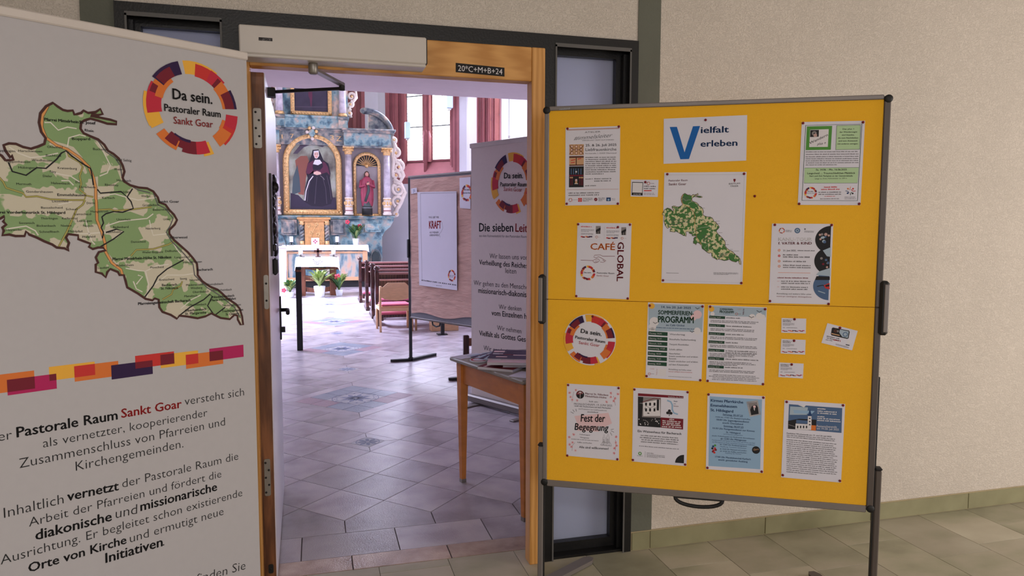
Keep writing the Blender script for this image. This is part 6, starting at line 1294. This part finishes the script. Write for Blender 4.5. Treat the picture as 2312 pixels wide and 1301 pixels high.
# statue in the right niche
def statue(xw, yw, z0, h, label):
    t = thing('statue', label, 'statue', (xw, yw, z0)); k = h/.95
    b = MB(); b.lathe([(.12*k, 0), (.12*k, .15*k), (.105*k, .17*k), (.11*k, .18*k)], M_BLK2, 14); b.lathe([(.112*k, .155*k), (.112*k, .165*k)], M_POT, 14); b.build('plinth', t)
    M_SR = mat('statue_red_robe', (150, 56, 78), rough=.5, noise=.2, nscale=9); M_SG = mat('statue_green_gown', (56, 66, 64), rough=.5, noise=.2, nscale=9); M_SS = mat('statue_skin', (206, 150, 132), rough=.5, noise=.04)
    me_ = bpy.data.meshes.new('robe'); bmm = bmesh.new()
    prof = [(.10, .18), (.12, .22), (.135, .35), (.14, .5), (.13, .62), (.14, .72), (.12, .8), (.06, .86), (.035, .88)]
    rings = []
    for (r, z) in prof:
        rg = []
        for q in range(28):
            a = q*2*math.pi/28; fold = 1+.10*math.sin(a*7+z*5)*(1 if z < .7 else .3); rg.append(bmm.verts.new((r*fold*math.cos(a)*k, r*fold*.75*math.sin(a)*k, z*k)))
        rings.append(rg)
    for i in range(len(rings)-1):
        for q in range(28): bmm.faces.new((rings[i][q], rings[i][(q+1) % 28], rings[i+1][(q+1) % 28], rings[i+1][q]))
    bmm.faces.new(rings[-1]); bmm.to_mesh(me_); bmm.free(); me_.materials.append(M_SR)
    for f in me_.polygons: f.use_smooth = True
    o = bpy.data.objects.new('robe', me_); COL.objects.link(o); o.parent = t
    b = MB(); b.lathe([(.105*k, .175*k), (.11*k, .2*k), (.09*k, .33*k)], M_SG, 14); b.tube([(-.05*k, -.1*k, .3*k), (.03*k, -.12*k, .55*k), (.02*k, -.1*k, .75*k)], [.03*k, .035*k, .02*k], M_SG, 8); b.build('gown', t)
    b = MB(); b.sph((0, -.005, .925*k), .05*k, M_SS, 12, 8, (.85, .9, 1.15)); b.tube([(0, 0, .84*k), (0, 0, .9*k)], .025*k, M_SS, 8); b.sph((0, -.05*k, .92*k), .009*k, M_SS, 6, 4)
    b.build('head', t)
    b = MB(); b.sph((0, .012*k, .94*k), .056*k, M_DWOOD, 12, 8, (.95, .85, 1.1)); b.tube([(-.045*k, 0, .93*k), (-.055*k, 0, .84*k)], .018*k, M_DWOOD, 6); b.tube([(.045*k, 0, .93*k), (.055*k, 0, .84*k)], .018*k, M_DWOOD, 6); b.build('hair', t)
    b = MB(); b.tube([(-.12*k, 0, .78*k), (-.15*k, -.04*k, .64*k), (-.03*k, -.13*k, .68*k)], [.045*k, .04*k, .028*k], M_SR, 9); b.tube([(.12*k, 0, .78*k), (.15*k, -.04*k, .64*k), (.04*k, -.13*k, .70*k)], [.045*k, .04*k, .028*k], M_SR, 9); b.build('sleeves', t)
    b = MB(); b.sph((-.0*k, -.14*k, .70*k), .022*k, M_SS, 8, 5, (.8, .6, 1.4)); b.sph((.03*k, -.14*k, .71*k), .022*k, M_SS, 8, 5, (.8, .6, 1.4)); b.build('hands', t)
zn = ZA(487)+.005
Pn = onY(829.5, 487, 19.08); statue(Pn.x, 19.10, ZA(487)+.025, onY(829, 393, 19.08).z-zn, 'carved figure in red robe with folded hands standing in the shell niche')
# ================================================================== altar table with cloth, candles and cross
YF = 16.35
a0 = onY(664, 601, YF).x; a1 = onY(769, 601, YF).x; zt_ = onY(715, 584, YF).z
drape('altar_table_cloth', 'white cloth with embroidered front on the wooden altar table', a0+.04, a1-.04, YF, YF+.7, zt_+.012, zt_-onY(715, 604, YF).z, .26, M_LINEN, 5)
at = thing('altar_table', 'heavy brown wooden altar table under a white cloth before the high altar', 'table', ((a0+a1)/2, YF+.35, 0))
w2 = (a1-a0)/2-.07
bx('table_top', at, -w2, w2, -.3, .3, zt_-.06, zt_-.006, M_MWOOD)
for s in (-1, 1):
    for yy in (-.24, .18): bx('leg', at, *mx(s*(w2-.02), s*(w2-.16)), yy, yy+.07, 0, zt_-.06, M_MWOOD, bev=.008)
    bx('side_rail', at, *mx(s*(w2-.05), s*(w2-.13)), -.17, .18, .2, .28, M_MWOOD)
for zz in (.66, .42, .16):
    b = MB(); pts = [(-w2+.1, zz+.05), (-w2*.4, zz+.02), (0, zz), (w2*.4, zz+.02), (w2-.1, zz+.05), (w2-.1, zz-.06), (0, zz-.1), (-w2+.1, zz-.06)]
    b.prism(pts, -.2, -.15, M_MWOOD); b.build('curved_rail', at)
bx('dark_shelf', at, -.18, .18, -.24, -.1, .62, .70, M_BLK2)
bx('wedge_peg', at, w2-.02, w2+.06, -.24, -.16, .58, .66, M_MWOOD)
b = MB(); xm = 0
for k in range(9):
    a = math.pi*k/8; b.tube([(0, 0, 0), (.1*math.cos(a), 0, -.1*math.sin(a))], .008, M_LINEN, 5); b.sph((.1*math.cos(a), 0, -.1*math.sin(a)), .018, M_LINEN, 6, 4)
em = b.build('embroidery', bpy.data.objects['altar_table_cloth']); em.location = (0, -.37, -.02)
candle(679, 574, 560, YF+.3, 'thick white candle on left end of the wooden altar table', zt_+.019); candle(753, 574, 560, YF+.3, 'thick white candle on right end of the wooden altar table', zt_+.019)
P = onY(718, 577, YF+.3); cr = thing('standing_cross', 'small dark wooden cross standing on the altar table between two candles', 'cross', (P.x, YF+.3, zt_+.019))
b = MB(); hh = onY(718, 561, YF+.3).z-zt_-.02; b.box(-.025, .025, -.015, .015, .015, hh, M_DWOOD, bev=.003); b.box(-.085, .085, -.015, .015, hh*.55, hh*.55+.05, M_DWOOD, bev=.003); b.build('cross_bars', cr); b = MB(); b.box(-.06, .06, -.04, .04, 0, .018, M_DWOOD, bev=.003); b.build('foot', cr)
# white lectern beside the open door leaf
P = fl(640, 669); lc = thing('lectern', 'white lectern with thin curved microphone, seen between the open door and altar', 'lectern', (P.x-.1, P.y, 0))
zl_ = onY(640, 557, P.y).z
b = MB(); b.box(-.3, .17, 0, .35, 0, zl_-.03, M_LINEN, bev=.01); b.build('body', lc); bx('reading_top', lc, -.34, .21, -.04, .4, zl_-.03, zl_, M_LINEN, bev=.008)
b = MB(); b.tube([(.18, .1, zl_), (.17, .1, zl_+.1), (.12, .1, zl_+.24), (0, .1, zl_+.32)], .007, M_BLK2, 6); b.sph((0, .1, zl_+.32), .02, M_BLK2); b.build('microphone', lc)
# ================================================================== pews
def make_pew():
    t = thing('pew', '', 'pew', (0, 0, 0))
    prof = [(-.16, 0), (.42, 0), (.42, .07), (.30, .10), (.10, .14), (.05, .22), (.07, .32), (.16, .44), (.17, .50), (.10, .56), (.05, .66), (.06, .76), (.09, .82), (-.04, .82), (-.06, .70), (-.10, .60), (-.09, .50), (-.04, .42), (-.08, .3), (-.07, .14), (-.16, .07)]
    for x in (0, 2.66):
        b = MB(); b.prism(prof, x, x+.055, M_DWOOD, axis='x'); e = b.build('end_panel', t)
        b = MB(); b.lathe([(.02, .82), (.03, .835), (.022, .845), (.045, .87), (.048, .89), (.035, .912), (.005, .918)], M_DWOOD, 12, T=Matrix.Translation((x+.028, .02, 0))); b.build('knob', e)
        b = MB(); b.box(x-.006, x+.061, -.18, .44, 0, .045, M_DWOOD, bev=.006); b.build('foot_block', e)
    bx('backrest', t, .055, 2.66, .0, .03, .42, .78, M_DWOOD); bx('seat', t, .055, 2.66, .03, .42, .42, .45, M_DWOOD, bev=.006)
    bx('top_rail', t, .055, 2.66, -.02, .05, .78, .82, M_LEDGE, bev=.008); bx('book_ledge', t, .055, 2.66, -.20, -.02, .70, .722, M_LEDGE, bev=.004)
    k = bx('kneeler', t, .055, 2.66, -.33, -.19, .15, .19, M_DWOOD, bev=.004); bx('kneeler_cushion', k, .055, 2.66, -.33, -.19, .19, .235, M_PINK, bev=.012)
    for x in (.055, 2.6): bx('kneeler_arm', t, x, x+.04, -.33, -.05, .1, .15, M_DWOOD)
    return t
pw = make_pew()
for i, (bpx, lab) in enumerate((((850, 737), 'dark wooden pew with turned knobs, nearest row right behind the beech chairs'), ((840, 720), 'dark wooden pew, second row from the beech chairs'), ((827, 702), 'dark wooden pew, third row from the beech chairs'), ((812, 684), 'dark wooden pew, front row nearest the high altar'))):
    o = pw if i == 0 else copytree(pw); P = fl(*bpx); o.location = (P.x, P.y+.16, 0); tag(o, lab, 'pew', 'dark pews in the nave')
# ================================================================== beech chairs
def make_chair():
    t = thing('chair', '', 'chair', (0, 0, 0)); w_ = .23
    for s in (-1, 1):
        b = MB(); b.tube([(s*w_, -.21, 0), (s*w_, -.20, .42), (s*w_, -.23, .67)], [.017, .018, .016], M_BEECH, 10); b.build('leg', t)
        b = MB(); b.tube([(s*w_, .19, 0), (s*w_, .19, .36)], [.016, .018], M_BEECH, 10); b.build('leg', t)
        bx('side_rail', t, s*w_-.011, s*w_+.011, -.2, .19, .31, .36, M_BEECH, bev=.003)
    bx('front_rail', t, -w_, w_, .18, .2, .31, .36, M_BEECH); bx('rear_rail', t, -w_, w_, -.215, -.195, .30, .35, M_BEECH)
    b = MB(); b.box(-w_+.01, w_-.01, -.2, .2, .36, .372, M_BEECH, bev=.003); b.build('seat', t)
    b = MB(); b.box(-w_+.02, w_-.02, -.19, .2, .372, .402, M_PINK, bev=.012); b.build('cushion', t)
    pr = [(-w_, .46), (-.16, .435), (-.08, .42), (0, .415), (.08, .42), (.16, .435), (w_, .46), (w_, .60), (.19, .612), (.165, .635), (.14, .66), (.12, .672), (-.12, .672), (-.14, .66), (-.165, .635), (-.19, .612), (-w_, .60)]; pr = [(x, z+.045) for x, z in pr]
    b = MB(); N_ = len(pr)
    f = lambda x: -.225-.03*(1-(x/w_)**2)
    vs = [(x, f(x), z) for x, z in pr]+[(x, f(x)+.014, z) for x, z in pr]
    b.add(vs, [(i, (i+1) % N_, (i+1) % N_+N_, i+N_) for i in range(N_)], M_BEECH)
    from mathutils.geometry import tessellate_polygon
    tr = tessellate_polygon([[Vector((x, z, 0)) for x, z in pr]]); b.add(vs[:N_], [tuple(q) for q in tr], M_BEECH, True); b.add(vs[N_:], [tuple(q) for q in tr], M_BEECH, True); b.build('backrest', t)
    return t
ch = make_chair(); P = fl(857, 750.5)
ch.location = (P.x+.235, P.y+.21, 0); ch.rotation_euler = (0, 0, math.radians(2.5)); tag(ch, 'beech chair with curved back and pink seat, left of grey church pinboard post', 'chair', 'beech chairs in the nave')
c2 = copytree(ch); P = fl(938, 746); c2.location = (P.x+.235, P.y+.21, 0); c2.rotation_euler = (0, 0, math.radians(1)); tag(c2, 'beech chair mostly hidden behind the brown-papered church pinboard', 'chair', 'beech chairs in the nave')
# crate and black post under the church pinboard
P = fl(977, 749); cr_ = thing('wooden_crate', 'pale wooden crate on church floor seen below the brown-papered pinboard', 'crate', (P.x, P.y, 0), math.radians(2))
wc = fl(1035, 748).x-P.x
for k in range(3): bx('board', cr_, 0, wc, 0, .014, .003+k*.085, .083+k*.085, M_BEECH); bx('board', cr_, -.014, 0, .0, .2, .003+k*.085, .083+k*.085, M_BEECH); bx('board', cr_, 0, wc, .19, .204, .003+k*.085, .083+k*.085, M_BEECH); bx('board', cr_, wc, wc+.014, 0, .2, .003+k*.085, .083+k*.085, M_BEECH)
bx('bottom', cr_, 0, wc, .014, .19, .004, .014, M_BEECH)
P = fl(1000, 757); ps = thing('stand_post', 'short black metal post with base standing behind the church pinboard', 'post', (P.x, P.y, 0))
bx('post', ps, -.025, .025, 0, .05, .01, .5, M_BLK2, bev=.004); bx('base_plate', ps, -.07, .07, -.0, .14, 0, .012, M_BLK2)
# black barrier post left
P = fl(678, 792); bp_ = thing('barrier_post', 'slim black square post standing alone on church floor left of the altar table', 'post', (P.x, P.y, 0)); zt2 = onY(675, 603, P.y).z
bx('post', bp_, -.036, .032, 0, .065, .0, zt2-.06, M_BLK2, bev=.004); b = MB(); b.box(-.04, .036, -.004, .069, zt2-.06, zt2-.035, M_MWOOD); b.box(-.036, .032, 0, .065, zt2-.035, zt2, M_BLK2, bev=.005); b.build('head', bp_)
# ================================================================== church pinboard with brown paper
P0 = fl(922, 815); PC = Plane((P0.x, P0.y, 0), 151.0)
cb = thing('pinboard', 'grey church pinboard covered with crumpled brown paper and a white hand-lettered poster', 'pinboard', P0, PC.rz)
zt3 = PC.uv(919, 398)[1]; zb3 = PC.uv(926, 719)[1]; x3 = PC.uv(925, 500)[0]; W3 = 1.22
bx('felt_panel', cb, x3, x3+W3, 0, .02, zb3+.02, zt3-.02, M_GREYF)
bx('top_rail', cb, x3-.02, x3+W3+.02, -.006, .026, zt3-.02, zt3, M_ALU, bev=.003); bx('bottom_rail', cb, x3-.02, x3+W3+.02, -.006, .026, zb3, zb3+.02, M_ALUD, bev=.003)
for x in (x3-.02, x3+W3): bx('side_rail', cb, x, x+.02, -.006, .026, zb3, zt3-.02, M_BLK2, bev=.003)
za = PC.uv(922, 540)[1]; zc = PC.uv(922, 582)[1]; bx('folding_joint', cb, x3-.035, x3-.0, -.02, .03, zc, za, M_BLK2, bev=.006)
for x in (x3-.022, x3+W3+.022): bx('post', cb, x-.016, x+.012, .0, .03, .01, 1.2, M_BLK2, bev=.003)
ivc = Matrix.Rotation(-PC.rz, 3, 'Z')
def lc_(P): return ivc @ (Vector((P[0], P[1], 0))-Vector((P0.x, P0.y, 0)))
for st_, tp in (((x3-.02, .015), lc_(fl(882, 818))), ((x3-.02, .015), lc_(fl(984, 803))), ((x3+W3+.02, .015), lc_(fl(1013, 860))), ((x3+W3+.02, .015), (x3+W3+.1, .4))): footbar(cb, st_, tp, .05, .03, M_BLK2)
b = MB(); xh = x3+.45; b.tube([(xh-.07, .01, zb3), (xh-.06, .01, zb3-.035), (xh, .01, zb3-.05), (xh+.06, .01, zb3-.035), (xh+.07, .01, zb3)], .009, M_BLK2, 7); b.build('carry_handle', cb)
# crumpled kraft sheet
b = MB(); nx_, nz_ = 26, 34; rnd = random.Random(4); z0k = zb3+.06; vs = []
for j in range(nz_+1):
    for i in range(nx_+1):
        u = i/nx_; v = j/nz_; low = (1-v)**6*(.02*math.sin(u*9)+.03*u)
        vs.append((x3+.03+(W3-.06)*u, -.006-abs(.006*math.sin(v*23+u*3+rnd.random()*1.2)+.004*rnd.random()), z0k+(zt3-.04-z0k)*v+low))
fs = [(j*(nx_+1)+i, j*(nx_+1)+i+1, (j+1)*(nx_+1)+i+1, (j+1)*(nx_+1)+i) for j in range(nz_) for i in range(nx_)]
b.add(vs, fs, M_KRAFT, True); o = b.build('brown_paper', None, loc=(P0.x, P0.y, 0), rz=PC.rz); tag(o, 'large crumpled brown paper covering the grey church pinboard', 'paper')
def csheet(name, label, cat, cs_, dep=.022, m_=M_PAPER):
    pts = [PC.uv(*q) for q in cs_]; cu = (sum(q[0] for q in pts)/4, sum(q[1] for q in pts)/4); O = Vector(P0)+PC.d*cu[0]; O.z = cu[1]
    t = thing(name, label, cat, O, PC.rz); MB().prism([(q[0]-cu[0], q[1]-cu[1]) for q in pts], -dep, -dep+.001, m_).build('paper', t)
    return Print(Plane(O, 151.0), -dep, t)
p = csheet('poster', 'hand-lettered white poster with the red word KRAFT on brown paper in the church', 'poster', [(946, 434), (1034.5, 432), (1035.6, 655.5), (950, 644)])
p.part('lettering').t('WAS GIBT MIR', 968, 493, 991, 493, INK, cap=4.5).t('KRAFT', 969, 516, 996, 516, INKR, b=.05, cap=17).t('AUF MEINEM', 970, 527, 990, 527, INK, cap=4).t('LEBENSWEG?', 970, 533, 992, 533, INK, cap=4)
p.part('border').line([(949, 437), (1031, 435), (1033, 650)], .0035, INK, 2).line([(949, 437), (953, 634)], .0035, INK, 2).line([(998, 502), (1000, 515), (996, 524), (992, 528), (994, 536)], .003, INKG, 2)
p.part('handwriting').g(952, 633, 1030, 644, 3, 1, INK, .8).g(985, 645, 997, 646, 2, 1, INKG, .6); p.part('ring_logo'); c_, R = ring(p, 1020, 622.5, 8.6, small=True); p.g(1015, 622, 1025, 623, 3, 2, INKG, .4); p.flush()
p = csheet('poster', 'narrow white sheet with colour ring at top right of the church pinboard', 'poster', [(1041, 402), (1066, 400), (1066, 472), (1042, 470)]); p.part('ring_logo'); ring(p, 1054, 436, 12.5, small=True); p.part('text').t('Da sein.', 1048, 430, 1061, 430, INK, b=.03, cap=4, lay=14).t('Pastoraler Raum', 1045, 437, 1063, 437, INK, b=.02, cap=3, lay=14); p.flush()
p = csheet('card', 'tiny white label with blue print at top left of the church pinboard', 'card', [(931, 426), (944, 424), (945, 436), (932, 438)], .02); p.part('text').g(933, 429, 937, 429, 3, 3, P_SLATE, .5); p.flush()
# ================================================================== church roll-up banner
P1_ = fl(1065, 908); PR = Plane((P1_.x, P1_.y, 0), 151.8); zt4 = PR.uv(1062, 325)[1]; zt5 = PR.uv(1062, 334)[1]
b2 = thing('rollup_banner', 'roll-up banner with large colour ring inside the church, right side of the doorway', 'banner', (P1_.x, P1_.y, 0), PR.rz)
bx('top_rail', b2, -.012, .87, -.008, .012, zt5-.005, zt4, M_BRAIL, bev=.003); bx('sheet', b2, 0, .85, -.0008, 0, .07, zt5, mat('church_banner_fabric', (232, 220, 212), rough=.75, noise=.012, nscale=40)); b = MB(); b.box(-.02, .88, -.045, .045, .012, .075, M_ALU, bev=.012); b.build('base_cassette', b2)
for x in (.12, .7): bx('foot', b2, x-.025, x+.025, -.19, .19, 0, .012, M_ALU, bev=.003)
bx('support_pole', b2, .42, .44, .012, .03, .07, zt4-.01, M_ALU)
p = Print(PR, -.0008, b2); p.part('ring_logo'); 
c0 = p.uv(1160, 414); R = (p.uv(1120, 345.5)[1]-p.uv(1120, 482)[1])/2; e = p.uv(1109.5, 414); c_ = (e[0]+R, c0[1])
for i, (a_0, a_1, r0, r1, m_) in enumerate(SEG): p.arc(c_, R*r1, R*r0, a_0, a_1, m_, 1+.6*i)
p.crop(780, 470, .2921).part('lettering')
p.crop(0, 0, 1).t('Da sein.', 1138.5, 403, 1181, 402.5, INK, b=.03, cap=13, lay=22).t('Pastoraler Raum', 1130, 420.5, 1190, 421, INK, b=.03, cap=9, lay=22).t('Sankt Goar', 1137.5, 431, 1179, 433, INKR, cap=9, lay=22)
p.crop(780, 470, .2921)
for tx, x0_, y0_, x1_, y1_, m_, b_ in [('Die sieben', 1034, 180, 1296, 182, INK, .03), ('Leitsätze', 1314, 182, 1540, 192, INKR, .03), ('aus dem Rahmenleitbild für den Pastoralen Raum Sankt Goar', 1034, 222, 1500, 232, INKG, 0), ('Wir lassen uns von der', 1114, 388, 1480, 404, INK, 0), ('Verheißung des Reiches Gottes', 1034, 436, 1540, 476, INK, .025), ('leiten', 1236, 502, 1320, 508, INK, 0), ('Wir gehen zu den Menschen', 992, 594, 1430, 632, INK, 0), ('missionarisch-diakonisch', 1028, 655, 1440, 694, INK, .025), ('Wir denken', 1186, 780, 1360, 796, INK, 0), ('vom Einzelnen her', 1130, 828, 1440, 862, INK, .025), ('Wir nehmen', 1172, 942, 1360, 970, INK, 0), ('Vielfalt als Gottes Geschenk', 1034, 984, 1500, 1050, INK, .025), ('Wir entdecken', 1068, 1098, 1300, 1140, INK, 0), ('Wir fördern', 1080, 1210, 1300, 1250, INK, 0), ('Was uns trägt', 1080, 1318, 1330, 1360, INKR, 0)]:
    p.t(tx, x0_, y0_, x1_, y1_, m_, b=b_, lay=3)
p.flush()
# stool behind the banner
P = fl(1060, 868); so_ = thing('wooden_stand', 'low dark wooden stand with cross rail, half hidden behind the church roll-up banner', 'stand', (P.x+.03, P.y+.04, 0)); yw = P.y+.04; zs2 = onY(1052, 758, yw).z; xl = onY(1047, 780, yw).x-so_.location.x
for x in (xl, xl+.36): bx('post', so_, x, x+.055, 0, .045, 0, zs2, M_DWOOD, bev=.006); bx('foot', so_, x-.005, x+.06, -.09, .13, 0, .03, M_DWOOD, bev=.006)
bx('cross_rail', so_, xl+.055, xl+.36, .008, .036, zs2-.105, zs2-.03, M_MWOOD, bev=.003); bx('cross_rail', so_, xl+.055, xl+.36, .008, .036, .06, .11, M_MWOOD, bev=.003)
# ================================================================== table with books by the entrance
A = fl(1014.5, 806, .745); B = fl(1172, 858, .745); d = (B-A); Lt = d.length+.03; ang = math.atan2(d.y, d.x)
tt = thing('side_table', 'wooden side table with grey top and tapered legs just inside the doorway', 'table', (A.x, A.y, 0), ang)
# local x along A->B, local y to the left (away to the right in view)
WT = .66
b = MB(); b.box(0, Lt, 0, WT, .723, .745, mat('grey_table_laminate', (150, 142, 128), rough=.4, noise=.04, nscale=6), bev=.006); b.build('table_top', tt)
def tleg(x, y, sx_, sy2):
    b = MB(); vs = []
    for z, w_ in ((0, .013), (.03, .014), (.723, .026)):
        cx, cy2 = x-sx_*.0*(1-z/.723), y; cx += -sx_*.02*(1-z/.723)*-1; cy2 += sy2*.0
        vs += [(cx-w_, cy2-w_, z), (cx+w_, cy2-w_, z), (cx+w_, cy2+w_, z), (cx-w_, cy2+w_, z)]
    fs = [(3, 2, 1, 0), (8, 9, 10, 11)]+[(k*4+i, k*4+(i+1) % 4, k*4+4+(i+1) % 4, k*4+4+i) for k in range(2) for i in range(4)]
    b.add(vs, fs, M_TABLEW); o = b.build('leg', tt)
    bx('foot_cap', o, vs[0][0]-.002, vs[1][0]+.002, vs[0][1]-.002, vs[2][1]+.002, 0, .022, M_STEEL)
for x, y in ((.07, .05), (Lt-.05, .05), (.07, WT-.05), (Lt-.05, WT-.05)): tleg(x, y, 0, 0)
bx('apron', tt, .09, Lt-.07, .04, .058, .60, .723, M_TABLEW); bx('apron', tt, .09, Lt-.07, WT-.058, WT-.04, .60, .723, M_TABLEW); bx('apron', tt, .055, .073, .07, WT-.07, .60, .723, M_TABLEW); bx('apron', tt, Lt-.065, Lt-.047, .07, WT-.07, .60, .723, M_TABLEW)
TZ = .7455
def ontop(x, y, z=TZ): P = fl(x, y, z); return (P.x, P.y, z)
P = ontop(1081, 816); o = thing('round_coasters', 'low stack of round cards with colour ring print on grey side table', 'coasters', P)
MB().lathe([(.052, 0), (.052, .009)], M_PAPER, 28).build('stack', o)
b = MB(); vs = []; fs = []
for q in range(29): a = q*2*math.pi/28; vs += [(.047*math.cos(a), .047*math.sin(a), .0096), (.035*math.cos(a), .035*math.sin(a), .0096)]
b.add(vs, [(2*q, 2*q+2, 2*q+3, 2*q+1) for q in range(28)], P_CRI); b.build('ring_print', o)
def flat(name, label, cat, x, y, w_, l_, h, rz, cover, z=TZ, edge=None, group=None, tilt=0, art=0):
    P = ontop(x, y, z+h); t = thing(name, label, cat, (P[0], P[1], z), rz, group)
    b = MB(); b.box(-w_/2, w_/2, -l_/2, l_/2, .0005, h-.0005, edge or M_PAPER); b.build('pages', t)
    b = MB(); b.box(-w_/2-.001, w_/2+.001, -l_/2-.001, l_/2+.001, h-.0005, h+.0003, cover); b.box(-w_/2-.001, w_/2+.001, -l_/2-.001, l_/2+.001, 0, .0005, edge or M_PAPER); b.build('cover', t)
    if art:
        b = MB(); rnd = random.Random(int(x)); 
        for k in range(art):
            xx_ = -w_*.42+w_*.8*rnd.random(); yy_ = -l_*.42+l_*.75*rnd.random(); ww = w_*.1+w_*.15*rnd.random(); b.box(max(-w_*.46, xx_-ww), min(w_*.46, xx_+ww), yy_, yy_+l_*.08, h+.0003, h+.0004+k*.0001, rnd.choice([P_WHITE, P_WHITE, P_PALE, P_MAR, P_PURP]))
        b.build('cover_print', t)
    return t
r0 = ang; P_PURP = pm('plum', (74, 50, 82))
flat('book', 'red-covered booklet with white edge, front left on the grey side table', 'book', 1132, 826, .15, .21, .014, r0+.55+1.57, P_WINE, art=3)
flat('book', 'dark red booklet on the side table, right against the door jamb', 'book', 1180, 818, .15, .21, .014, r0+1.0+1.57, P_WINE, z=TZ+.0146, art=2)
flat('magazine', 'purple-covered magazine on top of the fanned pile on the side table', 'magazine', 1150, 800, .21, .29, .004, r0+.9, P_PURP, z=TZ+.0445, art=14)
flat('magazine', 'thick pale magazine under the purple one on the side table', 'magazine', 1148, 808, .21, .29, .014, r0+.95, P_PALE, z=TZ+.0295, art=3)
for k in range(5):
    flat('brochure', ['leftmost', 'second', 'middle', 'fourth', 'rightmost'][k]+' purple and white brochure of the fanned row on the side table', 'brochure', 1096+k*6, 801+k*1.2, .10, .21, .0022, r0+.3+.12*k, P_PURP if k % 2 else P_CBLUE, z=TZ+.0001+.0026*k, group='fanned brochures', art=4)
flat('leaflet', 'plain white leaflet lying at far left corner of the grey side table', 'leaflet', 1058, 804, .10, .2, .001, r0+.2, M_PAPER, z=TZ)
flat('leaflet', 'small white leaflet with red print at near corner of the side table', 'leaflet', 1182, 846, .10, .15, .001, r0+.5, M_PAPER, z=TZ, art=2)
